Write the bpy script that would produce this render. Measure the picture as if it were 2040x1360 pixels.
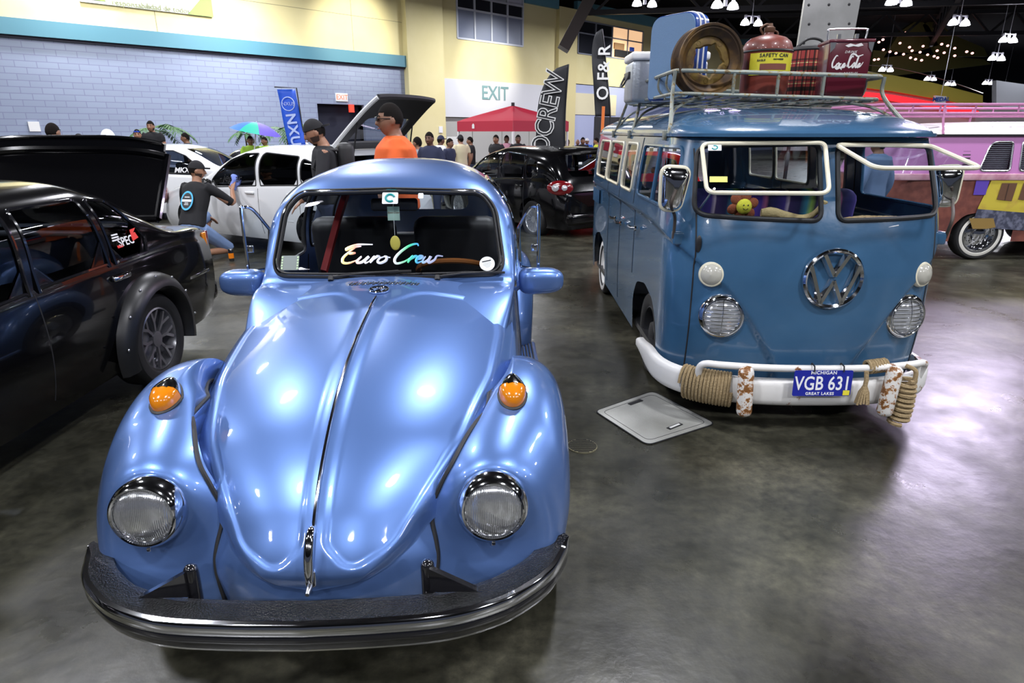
import bpy, bmesh, math, random
import numpy as np
from mathutils import Vector, Matrix
random.seed(7); rng=np.random.RandomState(7)
PI=math.pi
for o in list(bpy.data.objects): bpy.data.objects.remove(o)
S=bpy.context.scene; COL=S.collection
# ---------------- camera, world, exposure ----------------
F_PX=1270.0; PITCH=math.radians(18.2); CAM_H=1.64
cam_d=bpy.data.cameras.new('camera'); cam=bpy.data.objects.new('camera',cam_d); COL.objects.link(cam)
cam.location=(0,0,CAM_H); cam.rotation_euler=(PI/2-PITCH,0,0)
cam_d.sensor_width=36.0; cam_d.lens=F_PX/2040*36.0; cam_d.clip_end=400
S.camera=cam
w=bpy.data.worlds.new('hall_air'); S.world=w; w.use_nodes=True
w.node_tree.nodes['Background'].inputs[0].default_value=(.55,.62,.85,1)
w.node_tree.nodes['Background'].inputs[1].default_value=.07
S.view_settings.view_transform='Standard'; S.view_settings.look='None'; S.view_settings.gamma=1
S.view_settings.use_curve_mapping=False; S.view_settings.exposure=0.15
# high-bay lamps: pairs hung on a grid; each pair carries one real light (see the fixtures below)
LAMP_Z=8.2; LAMP_W=480.0
def lamp_light(x,y,z,power,size=.42,col=(.93,.94,1.0)):
    l=bpy.data.lights.new('high_bay_light','AREA'); l.shape='DISK'; l.size=size; l.energy=power; l.color=col
    o=bpy.data.objects.new('high_bay_light',l); COL.objects.link(o); o.location=(x,y,z); return o
# ---------------- pixel helpers (photo frame 2040x1360) ----------------
_c,_s=math.cos(PITCH),math.sin(PITCH)
def ray(u,v):
    a=(u-1020)/F_PX; b=(v-680)/F_PX
    return np.array([a,_c-b*_s,-_s-b*_c])
def G(u,v,z=0.0):
    r=ray(u,v); t=(z-CAM_H)/r[2]; return r[0]*t,r[1]*t
def AT(u,v,y):
    r=ray(u,v); t=y/r[1]; return r[0]*t, y, CAM_H+r[2]*t
# ---------------- materials ----------------
MATS={}
def mat(name,col,rough=.5,metal=0.,coat=0.,emit=None,es=1.,spec=.5,noise=None,bump=None,alpha=None):
    """noise=(scale,colour2,amount,detail) mixes a second colour; bump=(scale,strength)"""
    m=bpy.data.materials.new(name); m.use_nodes=True; nt=m.node_tree; b=nt.nodes['Principled BSDF']
    b.inputs['Base Color'].default_value=(*col,1); b.inputs['Roughness'].default_value=rough
    b.inputs['Metallic'].default_value=metal; b.inputs['Coat Weight'].default_value=coat
    b.inputs['Coat Roughness'].default_value=.03; b.inputs['Specular IOR Level'].default_value=spec
    if emit: b.inputs['Emission Color'].default_value=(*emit,1); b.inputs['Emission Strength'].default_value=es
    tc=None
    def coord():
        nonlocal tc
        if tc is None: tc=nt.nodes.new('ShaderNodeTexCoord')
        return tc.outputs['Object']
    if noise:
        sc,c2,lo,hi=noise[:4]; n=nt.nodes.new('ShaderNodeTexNoise'); n.inputs['Scale'].default_value=sc; n.inputs['Detail'].default_value=6
        r=nt.nodes.new('ShaderNodeValToRGB'); r.color_ramp.elements[0].position=lo; r.color_ramp.elements[1].position=hi
        r.color_ramp.elements[0].color=(*col,1); r.color_ramp.elements[1].color=(*c2,1)
        nt.links.new(coord(),n.inputs['Vector']); nt.links.new(n.outputs['Fac'],r.inputs['Fac']); nt.links.new(r.outputs['Color'],b.inputs['Base Color'])
    if bump:
        n=nt.nodes.new('ShaderNodeTexNoise'); n.inputs['Scale'].default_value=bump[0]; n.inputs['Detail'].default_value=4
        bp=nt.nodes.new('ShaderNodeBump'); bp.inputs['Strength'].default_value=bump[1]; bp.inputs['Distance'].default_value=.01
        nt.links.new(coord(),n.inputs['Vector']); nt.links.new(n.outputs['Fac'],bp.inputs['Height']); nt.links.new(bp.outputs['Normal'],b.inputs['Normal'])
    MATS[name]=m; return m
def glass(name,tint=(.8,.85,.88),gloss=.12,rough=.02,f0=1.45):
    m=bpy.data.materials.new(name); m.use_nodes=True; nt=m.node_tree; nt.nodes.clear()
    o=nt.nodes.new('ShaderNodeOutputMaterial'); mx=nt.nodes.new('ShaderNodeMixShader'); t=nt.nodes.new('ShaderNodeBsdfTransparent')
    g=nt.nodes.new('ShaderNodeBsdfGlossy'); f=nt.nodes.new('ShaderNodeFresnel'); gm=nt.nodes.new('ShaderNodeNewGeometry'); mr=nt.nodes.new('ShaderNodeMapRange'); mr.inputs[3].default_value=f0; mr.inputs[4].default_value=1/f0; nt.links.new(gm.outputs['Backfacing'],mr.inputs[0]); nt.links.new(mr.outputs[0],f.inputs['IOR'])
    g.inputs['Roughness'].default_value=rough; t.inputs['Color'].default_value=(*tint,1)
    nt.links.new(f.outputs[0],mx.inputs[0]); nt.links.new(t.outputs[0],mx.inputs[1]); nt.links.new(g.outputs[0],mx.inputs[2]); nt.links.new(mx.outputs[0],o.inputs[0])
    MATS[name]=m; return m
def nodes_of(m):
    nt=m.node_tree; return nt,nt.nodes,nt.links,nt.nodes['Principled BSDF']
# ---------------- object helpers ----------------
def tag(o,label=None,cat=None,group=None,kind=None):
    if label: o['label']=label
    if cat: o['category']=cat
    if group: o['group']=group
    if kind: o['kind']=kind
    return o
def empty(name,loc=(0,0,0),rz=0.,label=None,cat=None,group=None):
    o=bpy.data.objects.new(name,None); COL.objects.link(o); o.location=loc; o.rotation_euler=(0,0,rz); o.empty_display_size=.1
    return tag(o,label,cat,group)
def mk(name,vf,m,parent=None,smooth=True,loc=None,rot=None,sharp=40):
    v,f=vf[0],vf[1]
    me=bpy.data.meshes.new(name); me.from_pydata([tuple(map(float,p)) for p in v],[],[tuple(int(i) for i in q) for q in f]); me.update()
    ms=m if isinstance(m,(list,tuple)) else [m]
    for k in ms: me.materials.append(k)
    if len(vf)>2:
        for p,i in zip(me.polygons,vf[2]): p.material_index=int(i)
    if smooth:
        me.shade_smooth()
        try: me.set_sharp_from_angle(angle=math.radians(sharp))
        except Exception: pass
    o=bpy.data.objects.new(name,me); COL.objects.link(o)
    if parent: o.parent=parent
    if loc is not None: o.location=loc
    if rot is not None: o.rotation_euler=rot
    return o
def copy_tree(o,parent=None):
    c=o.copy(); COL.objects.link(c); c.parent=parent
    for ch in list(o.children): copy_tree(ch,c)
    return c
class MB:
    def __init__(s): s.v=[]; s.f=[]; s.m=[]; s.k=0
    def add(s,vf,M=None):
        b=len(s.v)
        for p in vf[0]:
            p=Vector(p); s.v.append(tuple(M@p) if M is not None else tuple(p))
        for i,q in enumerate(vf[1]): s.f.append([b+j for j in q]); s.m.append(vf[2][i] if len(vf)>2 else s.k)
        return s
    def box(s,c,d,rz=0.,M=None,bev=0.):
        hx,hy,hz=d[0]/2,d[1]/2,d[2]/2
        if bev>0:
            b=bev; r=rbox(d,b)
        else:
            r=([(x,y,z) for x in(-hx,hx) for y in(-hy,hy) for z in(-hz,hz)],[(0,1,3,2),(4,6,7,5),(0,4,5,1),(2,3,7,6),(0,2,6,4),(1,5,7,3)])
        T=Matrix.Translation(c)@Matrix.Rotation(rz,4,'Z')
        if M is not None: T=M@T
        return s.add(r,T)
    def tube(s,pts,r,closed=False,n=8,M=None): return s.add(tube(pts,r,closed,n),M)
    def lathe(s,prof,M=None,n=32): return s.add(lathe(prof,n),M)
    def prism(s,poly,d,M=None): return s.add(prism(poly,d),M)
    def vf(s): return (s.v,s.f,s.m)
    def build(s,name,m,parent=None,smooth=True,**k): return mk(name,s.vf(),m,parent,smooth,**k)
def rbox(d,b):
    bm=bmesh.new(); bmesh.ops.create_cube(bm,size=1.0)
    for v in bm.verts: v.co=Vector((v.co.x*d[0],v.co.y*d[1],v.co.z*d[2]))
    bmesh.ops.bevel(bm,geom=bm.edges[:],offset=min(b,min(d)*.49),segments=3,affect='EDGES',profile=.5)
    bm.verts.index_update(); r=([tuple(v.co) for v in bm.verts],[[v.index for v in f.verts] for f in bm.faces]); bm.free(); return r
def tube(pts,r,closed=False,n=8):
    P=[Vector(p) for p in pts]; N=len(P); R=r if hasattr(r,'__len__') else [r]*N
    T=[]
    for i in range(N):
        a=P[(i-1)%N] if (closed or i>0) else P[i]; b=P[(i+1)%N] if (closed or i<N-1) else P[i]
        t=(b-a); T.append(t.normalized() if t.length>1e-9 else Vector((0,0,1)))
    up=Vector((0,0,1)) if abs(T[0].z)<.9 else Vector((1,0,0))
    nrm=(up-T[0]*up.dot(T[0])).normalized(); V=[];Fc=[]; NN=[nrm]
    for i in range(1,N):
        q=T[i-1].rotation_difference(T[i]); nrm=(q@nrm); nrm=(nrm-T[i]*nrm.dot(T[i])).normalized(); NN.append(nrm)
    tw=0.
    if closed:
        q=T[-1].rotation_difference(T[0]); e=q@NN[-1]; tw=math.atan2(e.cross(NN[0]).dot(T[0]),e.dot(NN[0]))
    for i in range(N):
        b=T[i].cross(NN[i]); a0=tw*i/N
        for k in range(n):
            a=2*PI*k/n+a0; V.append(tuple(P[i]+(NN[i]*math.cos(a)+b*math.sin(a))*R[i]))
    for i in range(N if closed else N-1):
        j=(i+1)%N
        for k in range(n): Fc.append((i*n+k,i*n+(k+1)%n,j*n+(k+1)%n,j*n+k))
    if not closed: Fc.append(tuple(range(n))[::-1]); Fc.append(tuple((N-1)*n+k for k in range(n)))
    return (V,Fc)
def ribbon(pts,w,t,closed=False,up=(0,0,1)):
    """flat bar section w (along up) x t (across) swept along pts"""
    P=[Vector(p) for p in pts]; N=len(P); up=Vector(up); V=[];Fc=[]
    for i in range(N):
        a=P[(i-1)%N] if (closed or i>0) else P[i]; b=P[(i+1)%N] if (closed or i<N-1) else P[i]
        T=(b-a).normalized(); sd=T.cross(up).normalized(); uu=sd.cross(T).normalized()
        for (x,y) in ((-1,-1),(1,-1),(1,1),(-1,1)): V.append(tuple(P[i]+sd*(x*t/2)+uu*(y*w/2)))
    for i in range(N if closed else N-1):
        j=(i+1)%N
        for k in range(4): Fc.append((i*4+k,i*4+(k+1)%4,j*4+(k+1)%4,j*4+k))
    if not closed: Fc+= [(3,2,1,0),tuple((N-1)*4+k for k in range(4))]
    return (V,Fc)
def lathe(prof,n=32):
    """prof: (radius, axial z) pairs, around Z"""
    V=[];Fc=[];N=len(prof)
    for (r,z) in prof:
        for k in range(n): a=2*PI*k/n; V.append((r*math.cos(a),r*math.sin(a),z))
    for i in range(N-1):
        for k in range(n): Fc.append((i*n+k,i*n+(k+1)%n,(i+1)*n+(k+1)%n,(i+1)*n+k))
    if prof[0][0]>1e-6 and prof[0][0]<.001: pass
    return (V,Fc)
def prism(poly,d):
    """polygon in XY extruded along Z by d"""
    N=len(poly); V=[(p[0],p[1],0) for p in poly]+[(p[0],p[1],d) for p in poly]
    Fc=[tuple(range(N))[::-1],tuple(range(N,2*N))]+[(i,(i+1)%N,N+(i+1)%N,N+i) for i in range(N)]
    return (V,Fc)
def ellipsoid(c,r,n=16,m=10,M=None):
    V=[];Fc=[]
    for i in range(m+1):
        th=PI*i/m
        for k in range(n): a=2*PI*k/n; V.append((c[0]+r[0]*math.sin(th)*math.cos(a),c[1]+r[1]*math.sin(th)*math.sin(a),c[2]+r[2]*math.cos(th)))
    for i in range(m):
        for k in range(n): Fc.append((i*n+k,(i+1)*n+k,(i+1)*n+(k+1)%n,i*n+(k+1)%n))
    return (V,Fc)
def frame(o,x,y,z):
    """matrix with origin o, axes x,y,z"""
    x,y,z=Vector(x).normalized(),Vector(y).normalized(),Vector(z).normalized()
    return Matrix(((x.x,y.x,z.x,o[0]),(x.y,y.y,z.y,o[1]),(x.z,y.z,z.z,o[2]),(0,0,0,1)))
def aim(o,z,up=(0,0,1)):
    """matrix at o with local Z along z and local Y near up"""
    z=Vector(z).normalized(); x=Vector(up).cross(z).normalized(); y=z.cross(x); return frame(o,x,y,z)
def pchip(xs,ys):
    xs=np.array(xs,float); ys=np.array(ys,float)
    if xs[0]>xs[-1]: xs,ys=xs[::-1],ys[::-1]
    h=np.diff(xs); d=np.diff(ys)/h; m=np.zeros(len(xs))
    for i in range(1,len(xs)-1):
        if d[i-1]*d[i]>0: w1=2*h[i]+h[i-1]; w2=h[i]+2*h[i-1]; m[i]=(w1+w2)/(w1/d[i-1]+w2/d[i])
    m[0]=d[0]; m[-1]=d[-1]
    def f(x):
        x=np.clip(np.asarray(x,float),xs[0],xs[-1]); i=np.clip(np.searchsorted(xs,x)-1,0,len(h)-1); t=(x-xs[i])/h[i]
        return (2*t**3-3*t**2+1)*ys[i]+(t**3-2*t**2+t)*h[i]*m[i]+(-2*t**3+3*t**2)*ys[i+1]+(t**3-t**2)*h[i]*m[i+1]
    return f
def crv(pts,n,closed=False):
    """Catmull-Rom through points"""
    P=np.array(pts,float); N=len(P); out=[]
    segs=N if closed else N-1
    for i in range(segs):
        p1,p2=P[i],P[(i+1)%N]
        p0=P[(i-1)%N] if (closed or i>0) else 2*p1-p2
        p3=P[(i+2)%N] if (closed or i<N-2) else 2*p2-p1
        for t in np.linspace(0,1,n,endpoint=False):
            out.append(.5*((2*p1)+(-p0+p2)*t+(2*p0-5*p1+4*p2-p3)*t*t+(-p0+3*p1-3*p2+p3)*t**3))
    if not closed: out.append(P[-1])
    return np.array(out)
def rpoly(pts,r,n=6,dens=.03):
    """closed polygon with rounded corners, densified"""
    P=[np.array(p,float) for p in pts]; N=len(P); R=r if hasattr(r,'__len__') else [r]*N; out=[]
    for i in range(N):
        a,b,c=P[i-1],P[i],P[(i+1)%N]; e1=(a-b)/np.linalg.norm(a-b); e2=(c-b)/np.linalg.norm(c-b)
        ang=math.acos(max(-1,min(1,float(e1@e2)))); d=min(R[i]/math.tan(ang/2),.49*np.linalg.norm(a-b),.49*np.linalg.norm(c-b))
        p0=b+e1*d; p1=b+e2*d
        for t in np.linspace(0,1,n+1): out.append((1-t)**2*p0+2*t*(1-t)*b+t*t*p1)
    res=[]
    for i in range(len(out)):
        a,b=out[i],out[(i+1)%len(out)]; k=max(1,int(np.linalg.norm(b-a)/dens))
        for j in range(k): res.append(a+(b-a)*j/k)
    return np.array(res)
def inpoly(q,poly):
    x,y=q[:,0],q[:,1]; r=np.zeros(len(q),bool); n=len(poly); j=n-1
    for i in range(n):
        xi,yi=poly[i]; xj,yj=poly[j]
        if yi!=yj:
            c=((yi>y)!=(yj>y))&(x<(xj-xi)*(y-yi)/(yj-yi)+xi); r^=c
        j=i
    return r
def nearpoly(q,poly):
    A=poly; B=np.roll(poly,-1,0); d=B-A; L=(d**2).sum(1)+1e-12; best=np.full(len(q),1e9); res=q.copy()
    for a,dd,l in zip(A,d,L):
        t=np.clip(((q-a)@dd)/l,0,1); p=a+t[:,None]*dd; e=((q-p)**2).sum(1); k=e<best; best[k]=e[k]; res[k]=p[k]
    return res
PR_SIDE=lambda P:P[:,[1,2]]
PR_FRONT=lambda P:P[:,[0,2]]
class Surf:
    def __init__(s,fn,U,V): 
        s.fn=fn; s.U=np.array(U,float); s.V=np.array(V,float); s.uu,s.vv=np.meshgrid(s.U,s.V,indexing='ij'); s.P=fn(s.uu.ravel(),s.vv.ravel())
    def newton(s,u,v,q,pr,it=5):
        u=u.copy(); v=v.copy(); du=1e-4*(s.U[-1]-s.U[0]); dv=1e-4*(s.V[-1]-s.V[0]); mu=4*abs(s.U[1]-s.U[0]); mv=4*abs(s.V[1]-s.V[0])
        for _ in range(it):
            p=pr(s.fn(u,v)); a=(pr(s.fn(u+du,v))-p)/du; b=(pr(s.fn(u,v+dv))-p)/dv; e=q-p
            det=a[:,0]*b[:,1]-a[:,1]*b[:,0]; det=np.where(abs(det)<1e-7,1e-7,det)
            su=(e[:,0]*b[:,1]-e[:,1]*b[:,0])/det; sv=(a[:,0]*e[:,1]-a[:,1]*e[:,0])/det
            u+=np.clip(su,-mu,mu); v+=np.clip(sv,-mv,mv)
            u=np.clip(u,min(s.U[0],s.U[-1]),max(s.U[0],s.U[-1])); v=np.clip(v,min(s.V[0],s.V[-1]),max(s.V[0],s.V[-1]))
        return u,v
    def cut(s,holes,keep='out',off=0.):
        """holes: list of (poly, proj, sel). keep 'out' = remove the holes; 'in' = keep only first hole"""
        nu,nv=len(s.U),len(s.V); P=s.P.copy(); u=s.uu.ravel().copy(); v=s.vv.ravel().copy(); ins=np.zeros(len(P),int)
        for k,(poly,pr,sel) in enumerate(holes):
            m=inpoly(pr(P),poly)&(sel(P) if sel else True); ins[m]=k+1
        I=ins.reshape(nu,nv); idx=np.arange(nu*nv).reshape(nu,nv)
        q=np.stack([idx[:-1,:-1],idx[1:,:-1],idx[1:,1:],idx[:-1,1:]],-1).reshape(-1,4); qi=ins[q]
        if keep=='out': kf=(qi==0).any(1); snap=np.zeros(len(P),bool); kk=q[kf].ravel(); snap[kk]=ins[kk]>0
        else: kf=(qi==1).any(1); snap=np.zeros(len(P),bool); kk=q[kf].ravel(); snap[kk]=ins[kk]==0; ins[snap]=1
        for k,(poly,pr,sel) in enumerate(holes):
            w_=np.where(snap&(ins==k+1))[0]
            if len(w_)==0: continue
            tgt=nearpoly(pr(P[w_]),poly); a,b=s.newton(u[w_],v[w_],tgt,pr); u[w_]=a; v[w_]=b
        P=s.fn(u,v)
        if off:
            e=1e-3; du=(s.U[-1]-s.U[0])*e; dv=(s.V[-1]-s.V[0])*e; n=np.cross(s.fn(u+du,v)-P,s.fn(u,v+dv)-P); n/=np.linalg.norm(n,axis=1)[:,None]+1e-12; P=P+n*off
        q=q[kf]; used=np.unique(q); mp=-np.ones(len(P),int); mp[used]=np.arange(len(used))
        return P[used],mp[q]
    def mesh(s): return s.cut([])
    def line(s,poly,pr,sel=None,off=0.):
        """3-D points of a polygon laid on the surface"""
        poly=np.array(poly,float); c=pr(s.P); m=sel(s.P) if sel else np.ones(len(c),bool); ids=np.where(m)[0]; out=[]
        k=[ids[np.argmin(((c[ids]-p)**2).sum(1))] for p in poly]
        u,v=s.newton(s.uu.ravel()[k],s.vv.ravel()[k],poly,pr,8); P=s.fn(u,v)
        if off:
            e=1e-3; du=(s.U[-1]-s.U[0])*e; dv=(s.V[-1]-s.V[0])*e; n=np.cross(s.fn(u+du,v)-P,s.fn(u,v+dv)-P); n/=np.linalg.norm(n,axis=1)[:,None]+1e-12; P=P+n*off
        return P
def text_vf(txt,size,depth=.002,shear=0.,align='CENTER',bold=0.,spacing=1.,font=None):
    c=bpy.data.curves.new('t','FONT'); c.body=txt; c.size=size; c.extrude=depth/2; c.shear=shear; c.align_x=align; c.align_y='CENTER'; c.offset=bold; c.space_character=spacing
    c.resolution_u=3
    o=bpy.data.objects.new('t',c); COL.objects.link(o); dg=bpy.context.evaluated_depsgraph_get(); me=o.evaluated_get(dg).to_mesh()
    vf=([tuple(v.co) for v in me.vertices],[tuple(p.vertices) for p in me.polygons]); o.evaluated_get(dg).to_mesh_clear()
    bpy.data.objects.remove(o); bpy.data.curves.remove(c); return vf
def tf(vf,M): return ([tuple(M@Vector(p)) for p in vf[0]],)+tuple(vf[1:])
def smoothstep(a,b,x): t=np.clip((x-a)/(b-a),0,1); return t*t*(3-2*t)
def circ(c,r,n=48): return np.array([(c[0]+r*math.cos(2*PI*k/n),c[1]+r*math.sin(2*PI*k/n)) for k in range(n)])
# ---------------- common materials ----------------
BLK=mat('black_rubber',(.012,.012,.013),.55)
DARK=mat('dark_plastic',(.02,.02,.022),.4)
CHR=mat('chrome',(.82,.83,.86),.07,1.)
STEEL=mat('brushed_steel',(.55,.56,.58),.28,1.)
WHT=mat('white_paint',(.8,.8,.78),.4)
GLASS=glass('clear_glass'); TINT=glass('tinted_glass',(.35,.38,.42)); DTINT=glass('dark_tinted_glass',(.08,.085,.1))
# ---------------- floor: polished stained concrete ----------------
FL=mat('polished_concrete',(.1,.1,.085),.2,spec=.5)
def _floor():
    nt,N,L,b=nodes_of(FL)
    tc=N.new('ShaderNodeTexCoord'); co=tc.outputs['Object']
    def noise(sc,det,rough=.6):
        n=N.new('ShaderNodeTexNoise'); n.inputs['Scale'].default_value=sc; n.inputs['Detail'].default_value=det; n.inputs['Roughness'].default_value=rough; L.new(co,n.inputs['Vector']); return n.outputs['Fac']
    r=N.new('ShaderNodeValToRGB'); r.color_ramp.elements[0].position=.36; r.color_ramp.elements[0].color=(.010,.010,.006,1)
    r.color_ramp.elements[1].position=.72; r.color_ramp.elements[1].color=(.12,.115,.082,1)
    e=r.color_ramp.elements.new(.52); e.color=(.04,.039,.028,1)
    L.new(noise(1.1,9,.68),r.inputs['Fac'])
    r2=N.new('ShaderNodeValToRGB'); r2.color_ramp.elements[0].position=.35; r2.color_ramp.elements[0].color=(.55,.55,.55,1); r2.color_ramp.elements[1].position=.7; r2.color_ramp.elements[1].color=(1.35,1.33,1.25,1)
    L.new(noise(17,9,.75),r2.inputs['Fac'])
    mx=N.new('ShaderNodeMixRGB'); mx.blend_type='MULTIPLY'; mx.inputs[0].default_value=1; L.new(r.outputs[0],mx.inputs[1]); L.new(r2.outputs[0],mx.inputs[2])
    v=N.new('ShaderNodeTexVoronoi'); v.feature='DISTANCE_TO_EDGE'; v.inputs['Scale'].default_value=.22; v.inputs['Randomness'].default_value=.0; 
    mp=N.new('ShaderNodeMapping'); mp.inputs['Rotation'].default_value=(0,0,PI/4); L.new(co,mp.inputs[0]); L.new(mp.outputs[0],v.inputs['Vector'])
    cr=N.new('ShaderNodeValToRGB'); cr.color_ramp.elements[0].position=.0; cr.color_ramp.elements[0].color=(.8,.8,.8,1); cr.color_ramp.elements[1].position=.0035; cr.color_ramp.elements[1].color=(1,1,1,1); L.new(v.outputs['Distance'],cr.inputs[0])
    m2=N.new('ShaderNodeMixRGB'); m2.blend_type='MULTIPLY'; m2.inputs[0].default_value=1; L.new(mx.outputs[0],m2.inputs[1]); L.new(cr.outputs[0],m2.inputs[2]); L.new(m2.outputs[0],b.inputs['Base Color'])
    rr=N.new('ShaderNodeMapRange'); rr.inputs[1].default_value=.3; rr.inputs[2].default_value=.7; rr.inputs[3].default_value=.24; rr.inputs[4].default_value=.42; L.new(noise(2.3,6),rr.inputs[0]); L.new(rr.outputs[0],b.inputs['Roughness'])
    bp=N.new('ShaderNodeBump'); bp.inputs['Strength'].default_value=.12; bp.inputs['Distance'].default_value=.02; L.new(noise(7,5),bp.inputs['Height']); L.new(bp.outputs[0],b.inputs['Normal'])
_floor()
m=MB(); m.box((10,35,-.05),(120,130,.1)); tag(m.build('floor',FL),kind='structure')
# ---------------- hall walls (the long wall runs at 45 degrees to the cars) ----------------
WA=np.array([-5.34,34.16]); WD=np.array([.70711,.70711]); WN=np.array([.70711,-.70711])
WM=frame((WA[0],WA[1],0),(WD[0],WD[1],0),(-WN[0],-WN[1],0),(0,0,1))   # local x along wall, y into wall, z up
def W(u,v,o=0.):
    """photo pixel -> (s, z) on the long wall"""
    r=ray(u,v); base=WA+WN*o; t=(base@WN)/(r[0]*WN[0]+r[1]*WN[1]); p=r[:2]*t; return float((p-WA)@WD),float(CAM_H+r[2]*t)
def brickmat(name,c1,c2,mort,bw,bh,mw=.012):
    m=mat(name,c1,.6); nt,N,L,b=nodes_of(m); tc=N.new('ShaderNodeTexCoord'); sx=N.new('ShaderNodeSeparateXYZ'); cx=N.new('ShaderNodeCombineXYZ')
    L.new(tc.outputs['Object'],sx.inputs[0]); L.new(sx.outputs[0],cx.inputs[0]); L.new(sx.outputs[2],cx.inputs[1])
    br=N.new('ShaderNodeTexBrick'); br.inputs['Scale'].default_value=1; br.inputs['Brick Width'].default_value=bw; br.inputs['Row Height'].default_value=bh; br.inputs['Mortar Size'].default_value=mw; br.inputs['Mortar Smooth'].default_value=.2
    br.inputs['Color1'].default_value=(*c1,1); br.inputs['Color2'].default_value=(*c2,1); br.inputs['Mortar'].default_value=(*mort,1)
    L.new(cx.outputs[0],br.inputs['Vector']); L.new(br.outputs['Color'],b.inputs['Base Color']); return m
BLOCK=brickmat('block_wall_paint',(.25,.295,.40),(.275,.325,.435),(.19,.205,.32),.62,.205,.012)
YEL=mat('yellow_plaster',(.68,.60,.30),.7,noise=(.6,(.74,.66,.36),.35,.7))
TEAL=mat('teal_trim_paint',(.085,.235,.30),.55)
CREAM=mat('cream_panel',(.66,.67,.68),.6)
DOORG=mat('door_beige',(.42,.42,.38),.6)
LILAC=mat('lilac_wall_paint',(.40,.44,.62),.7)
NAVY=mat('dark_opening',(.012,.014,.03),.8)
def wbox(mb,s0,s1,z0,z1,o0=0.,o1=.2):
    """box on wall: from o0 in front of the plane (positive toward viewer) to o1 behind"""
    mb.box(((s0+s1)/2,(o1-o0)/2,(z0+z1)/2),(s1-s0,o0+o1,z1-z0)); return mb
def wobj(name,m,boxes,**k):
    mb=MB()
    for b in boxes: wbox(mb,*b)
    o=mb.build(name,m,smooth=False); o.matrix_world=WM; return o
S0=tag(wobj('wall_left',BLOCK,[(-45,-4.9,0,4.6),(-4.9,-2.45,2.85,4.6),(-2.45,0,0,4.6)]),kind='structure')
tag(wobj('wall_left_upper',YEL,[(-45,0,5.17,10.2,.0,.3)]),kind='structure')
tag(wobj('trim_1',TEAL,[(-45,0,4.66,5.17,.22,.2)]),kind='structure')
tag(wobj('trim_2',mat('shadow_gap',(.03,.03,.05),.7),[(-45,0,4.58,4.66,.1,.2)]),kind='structure')
tag(wobj('trim_3',mat('joint_line',(.3,.27,.15),.7),[(-45,0,6.66,6.68,.004,.0),(-11.2,-11.17,5.17,10,.004,0),(-2.8,-2.78,5.17,10,.004,0)]),kind='structure')
tag(wobj('door_1',NAVY,[(-4.9,-2.45,0,2.85,-.5,.6)]),kind='structure')
tag(wobj('wall_pilaster',YEL,[(0,2.27,0,10.2,.35,.3)]),kind='structure')
tag(wobj('wall_entrance_upper',YEL,[(2.27,3.45,4.3,10.2),(3.45,8.45,4.3,6.28),(3.45,8.45,9.0,10.2),(8.45,11.3,4.3,10.2)]),kind='structure')
tag(wobj('wall_entrance_header',CREAM,[(2.27,11.3,2.4,4.3,.05,.3)]),kind='structure')
tag(wobj('door_2',DOORG,[(2.3,4.55,0,2.4,-.15,.3),(4.6,6.85,0,2.4,-.15,.3),(6.9,9.15,0,2.4,-.15,.3),(9.2,11.3,0,2.4,-.15,.3)]),kind='structure')
tag(wobj('trim_4',mat('pilaster_yellow',(.62,.54,.27),.7),[(11.3,13.0,0,8.7,.25,.3)]),kind='structure')
tag(wobj('wall_office_upper',YEL,[(13.0,13.3,4.55,8.6),(13.3,20.4,4.55,6.3),(20.4,46,4.55,8.6),(13.3,20.4,8.25,8.6)]),kind='structure')
tag(wobj('wall_right',LILAC,[(13.0,46,0,4.5)]),kind='structure')
tag(wobj('trim_5',TEAL,[(8.45,11.3,8.55,9.1,.2,.1),(13,46,8.6,9.2,.2,.1)]),kind='structure')
tag(wobj('door_3',mat('dark_doorway',(.03,.03,.035),.7),[(15.3,20.5,0,2.6,.03,.0)]),kind='structure')
tag(wobj('trim_6',mat('pale_yellow_panel',(.70,.64,.42),.6),[(13.05,17.6,2.7,4.0,.05,.0)]),kind='structure')
# windows on the upper wall
def wwin(name,s0,s1,z0,z1,cols,rows,pane_mats,frame_m,fw=.09):
    r=MB()
    for i in range(cols+1): s=s0+(s1-s0)*i/cols; wbox(r,s-fw/2,s+fw/2,z0,z1,.06,.1)
    for z in rows: wbox(r,s0,s1,z-fw/2,z+fw/2,.06,.1)
    o=r.build(name,frame_m,smooth=False); o.matrix_world=WM; tag(o,kind='structure')
    zz=rows
    for j in range(len(zz)-1):
        for i in range(cols):
            a=s0+(s1-s0)*i/cols; b=s0+(s1-s0)*(i+1)/cols; p=MB(); wbox(p,a+fw/2,b-fw/2,zz[j]+fw/2,zz[j+1]-fw/2,-.02,.05)
            p.build('pane',pane_mats[j][i%len(pane_mats[j])],o,smooth=False)
FRM=mat('window_frame_white',(.55,.58,.66),.5)
GRYP=mat('grey_infill_panel',(.20,.23,.32),.45); DRKP=mat('dark_window_glass',(.02,.022,.03),.1); BLND=mat('window_blind',(.45,.47,.55),.6)
WARM=mat('lit_office_interior',(.7,.45,.25),.8,emit=(1.,.62,.35),es=.75)
wwin('window_1',3.5,8.4,6.3,9.0,4,[6.3,7.72,8.35,9.0],[[GRYP],[DRKP],[BLND]],FRM)
wwin('window_2',13.35,20.35,6.32,8.2,4,[6.32,7.5,8.2],[[DRKP,DRKP,WARM,WARM],[DRKP,DRKP,WARM,WARM]],mat('window_mullion',(.25,.27,.33),.5),.07)
o=wobj('office_table',DARK,[(17.2,20.1,6.4,6.85,.06,.02)]); tag(o,'dark draped table edge behind lit upper office window','table')
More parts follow.
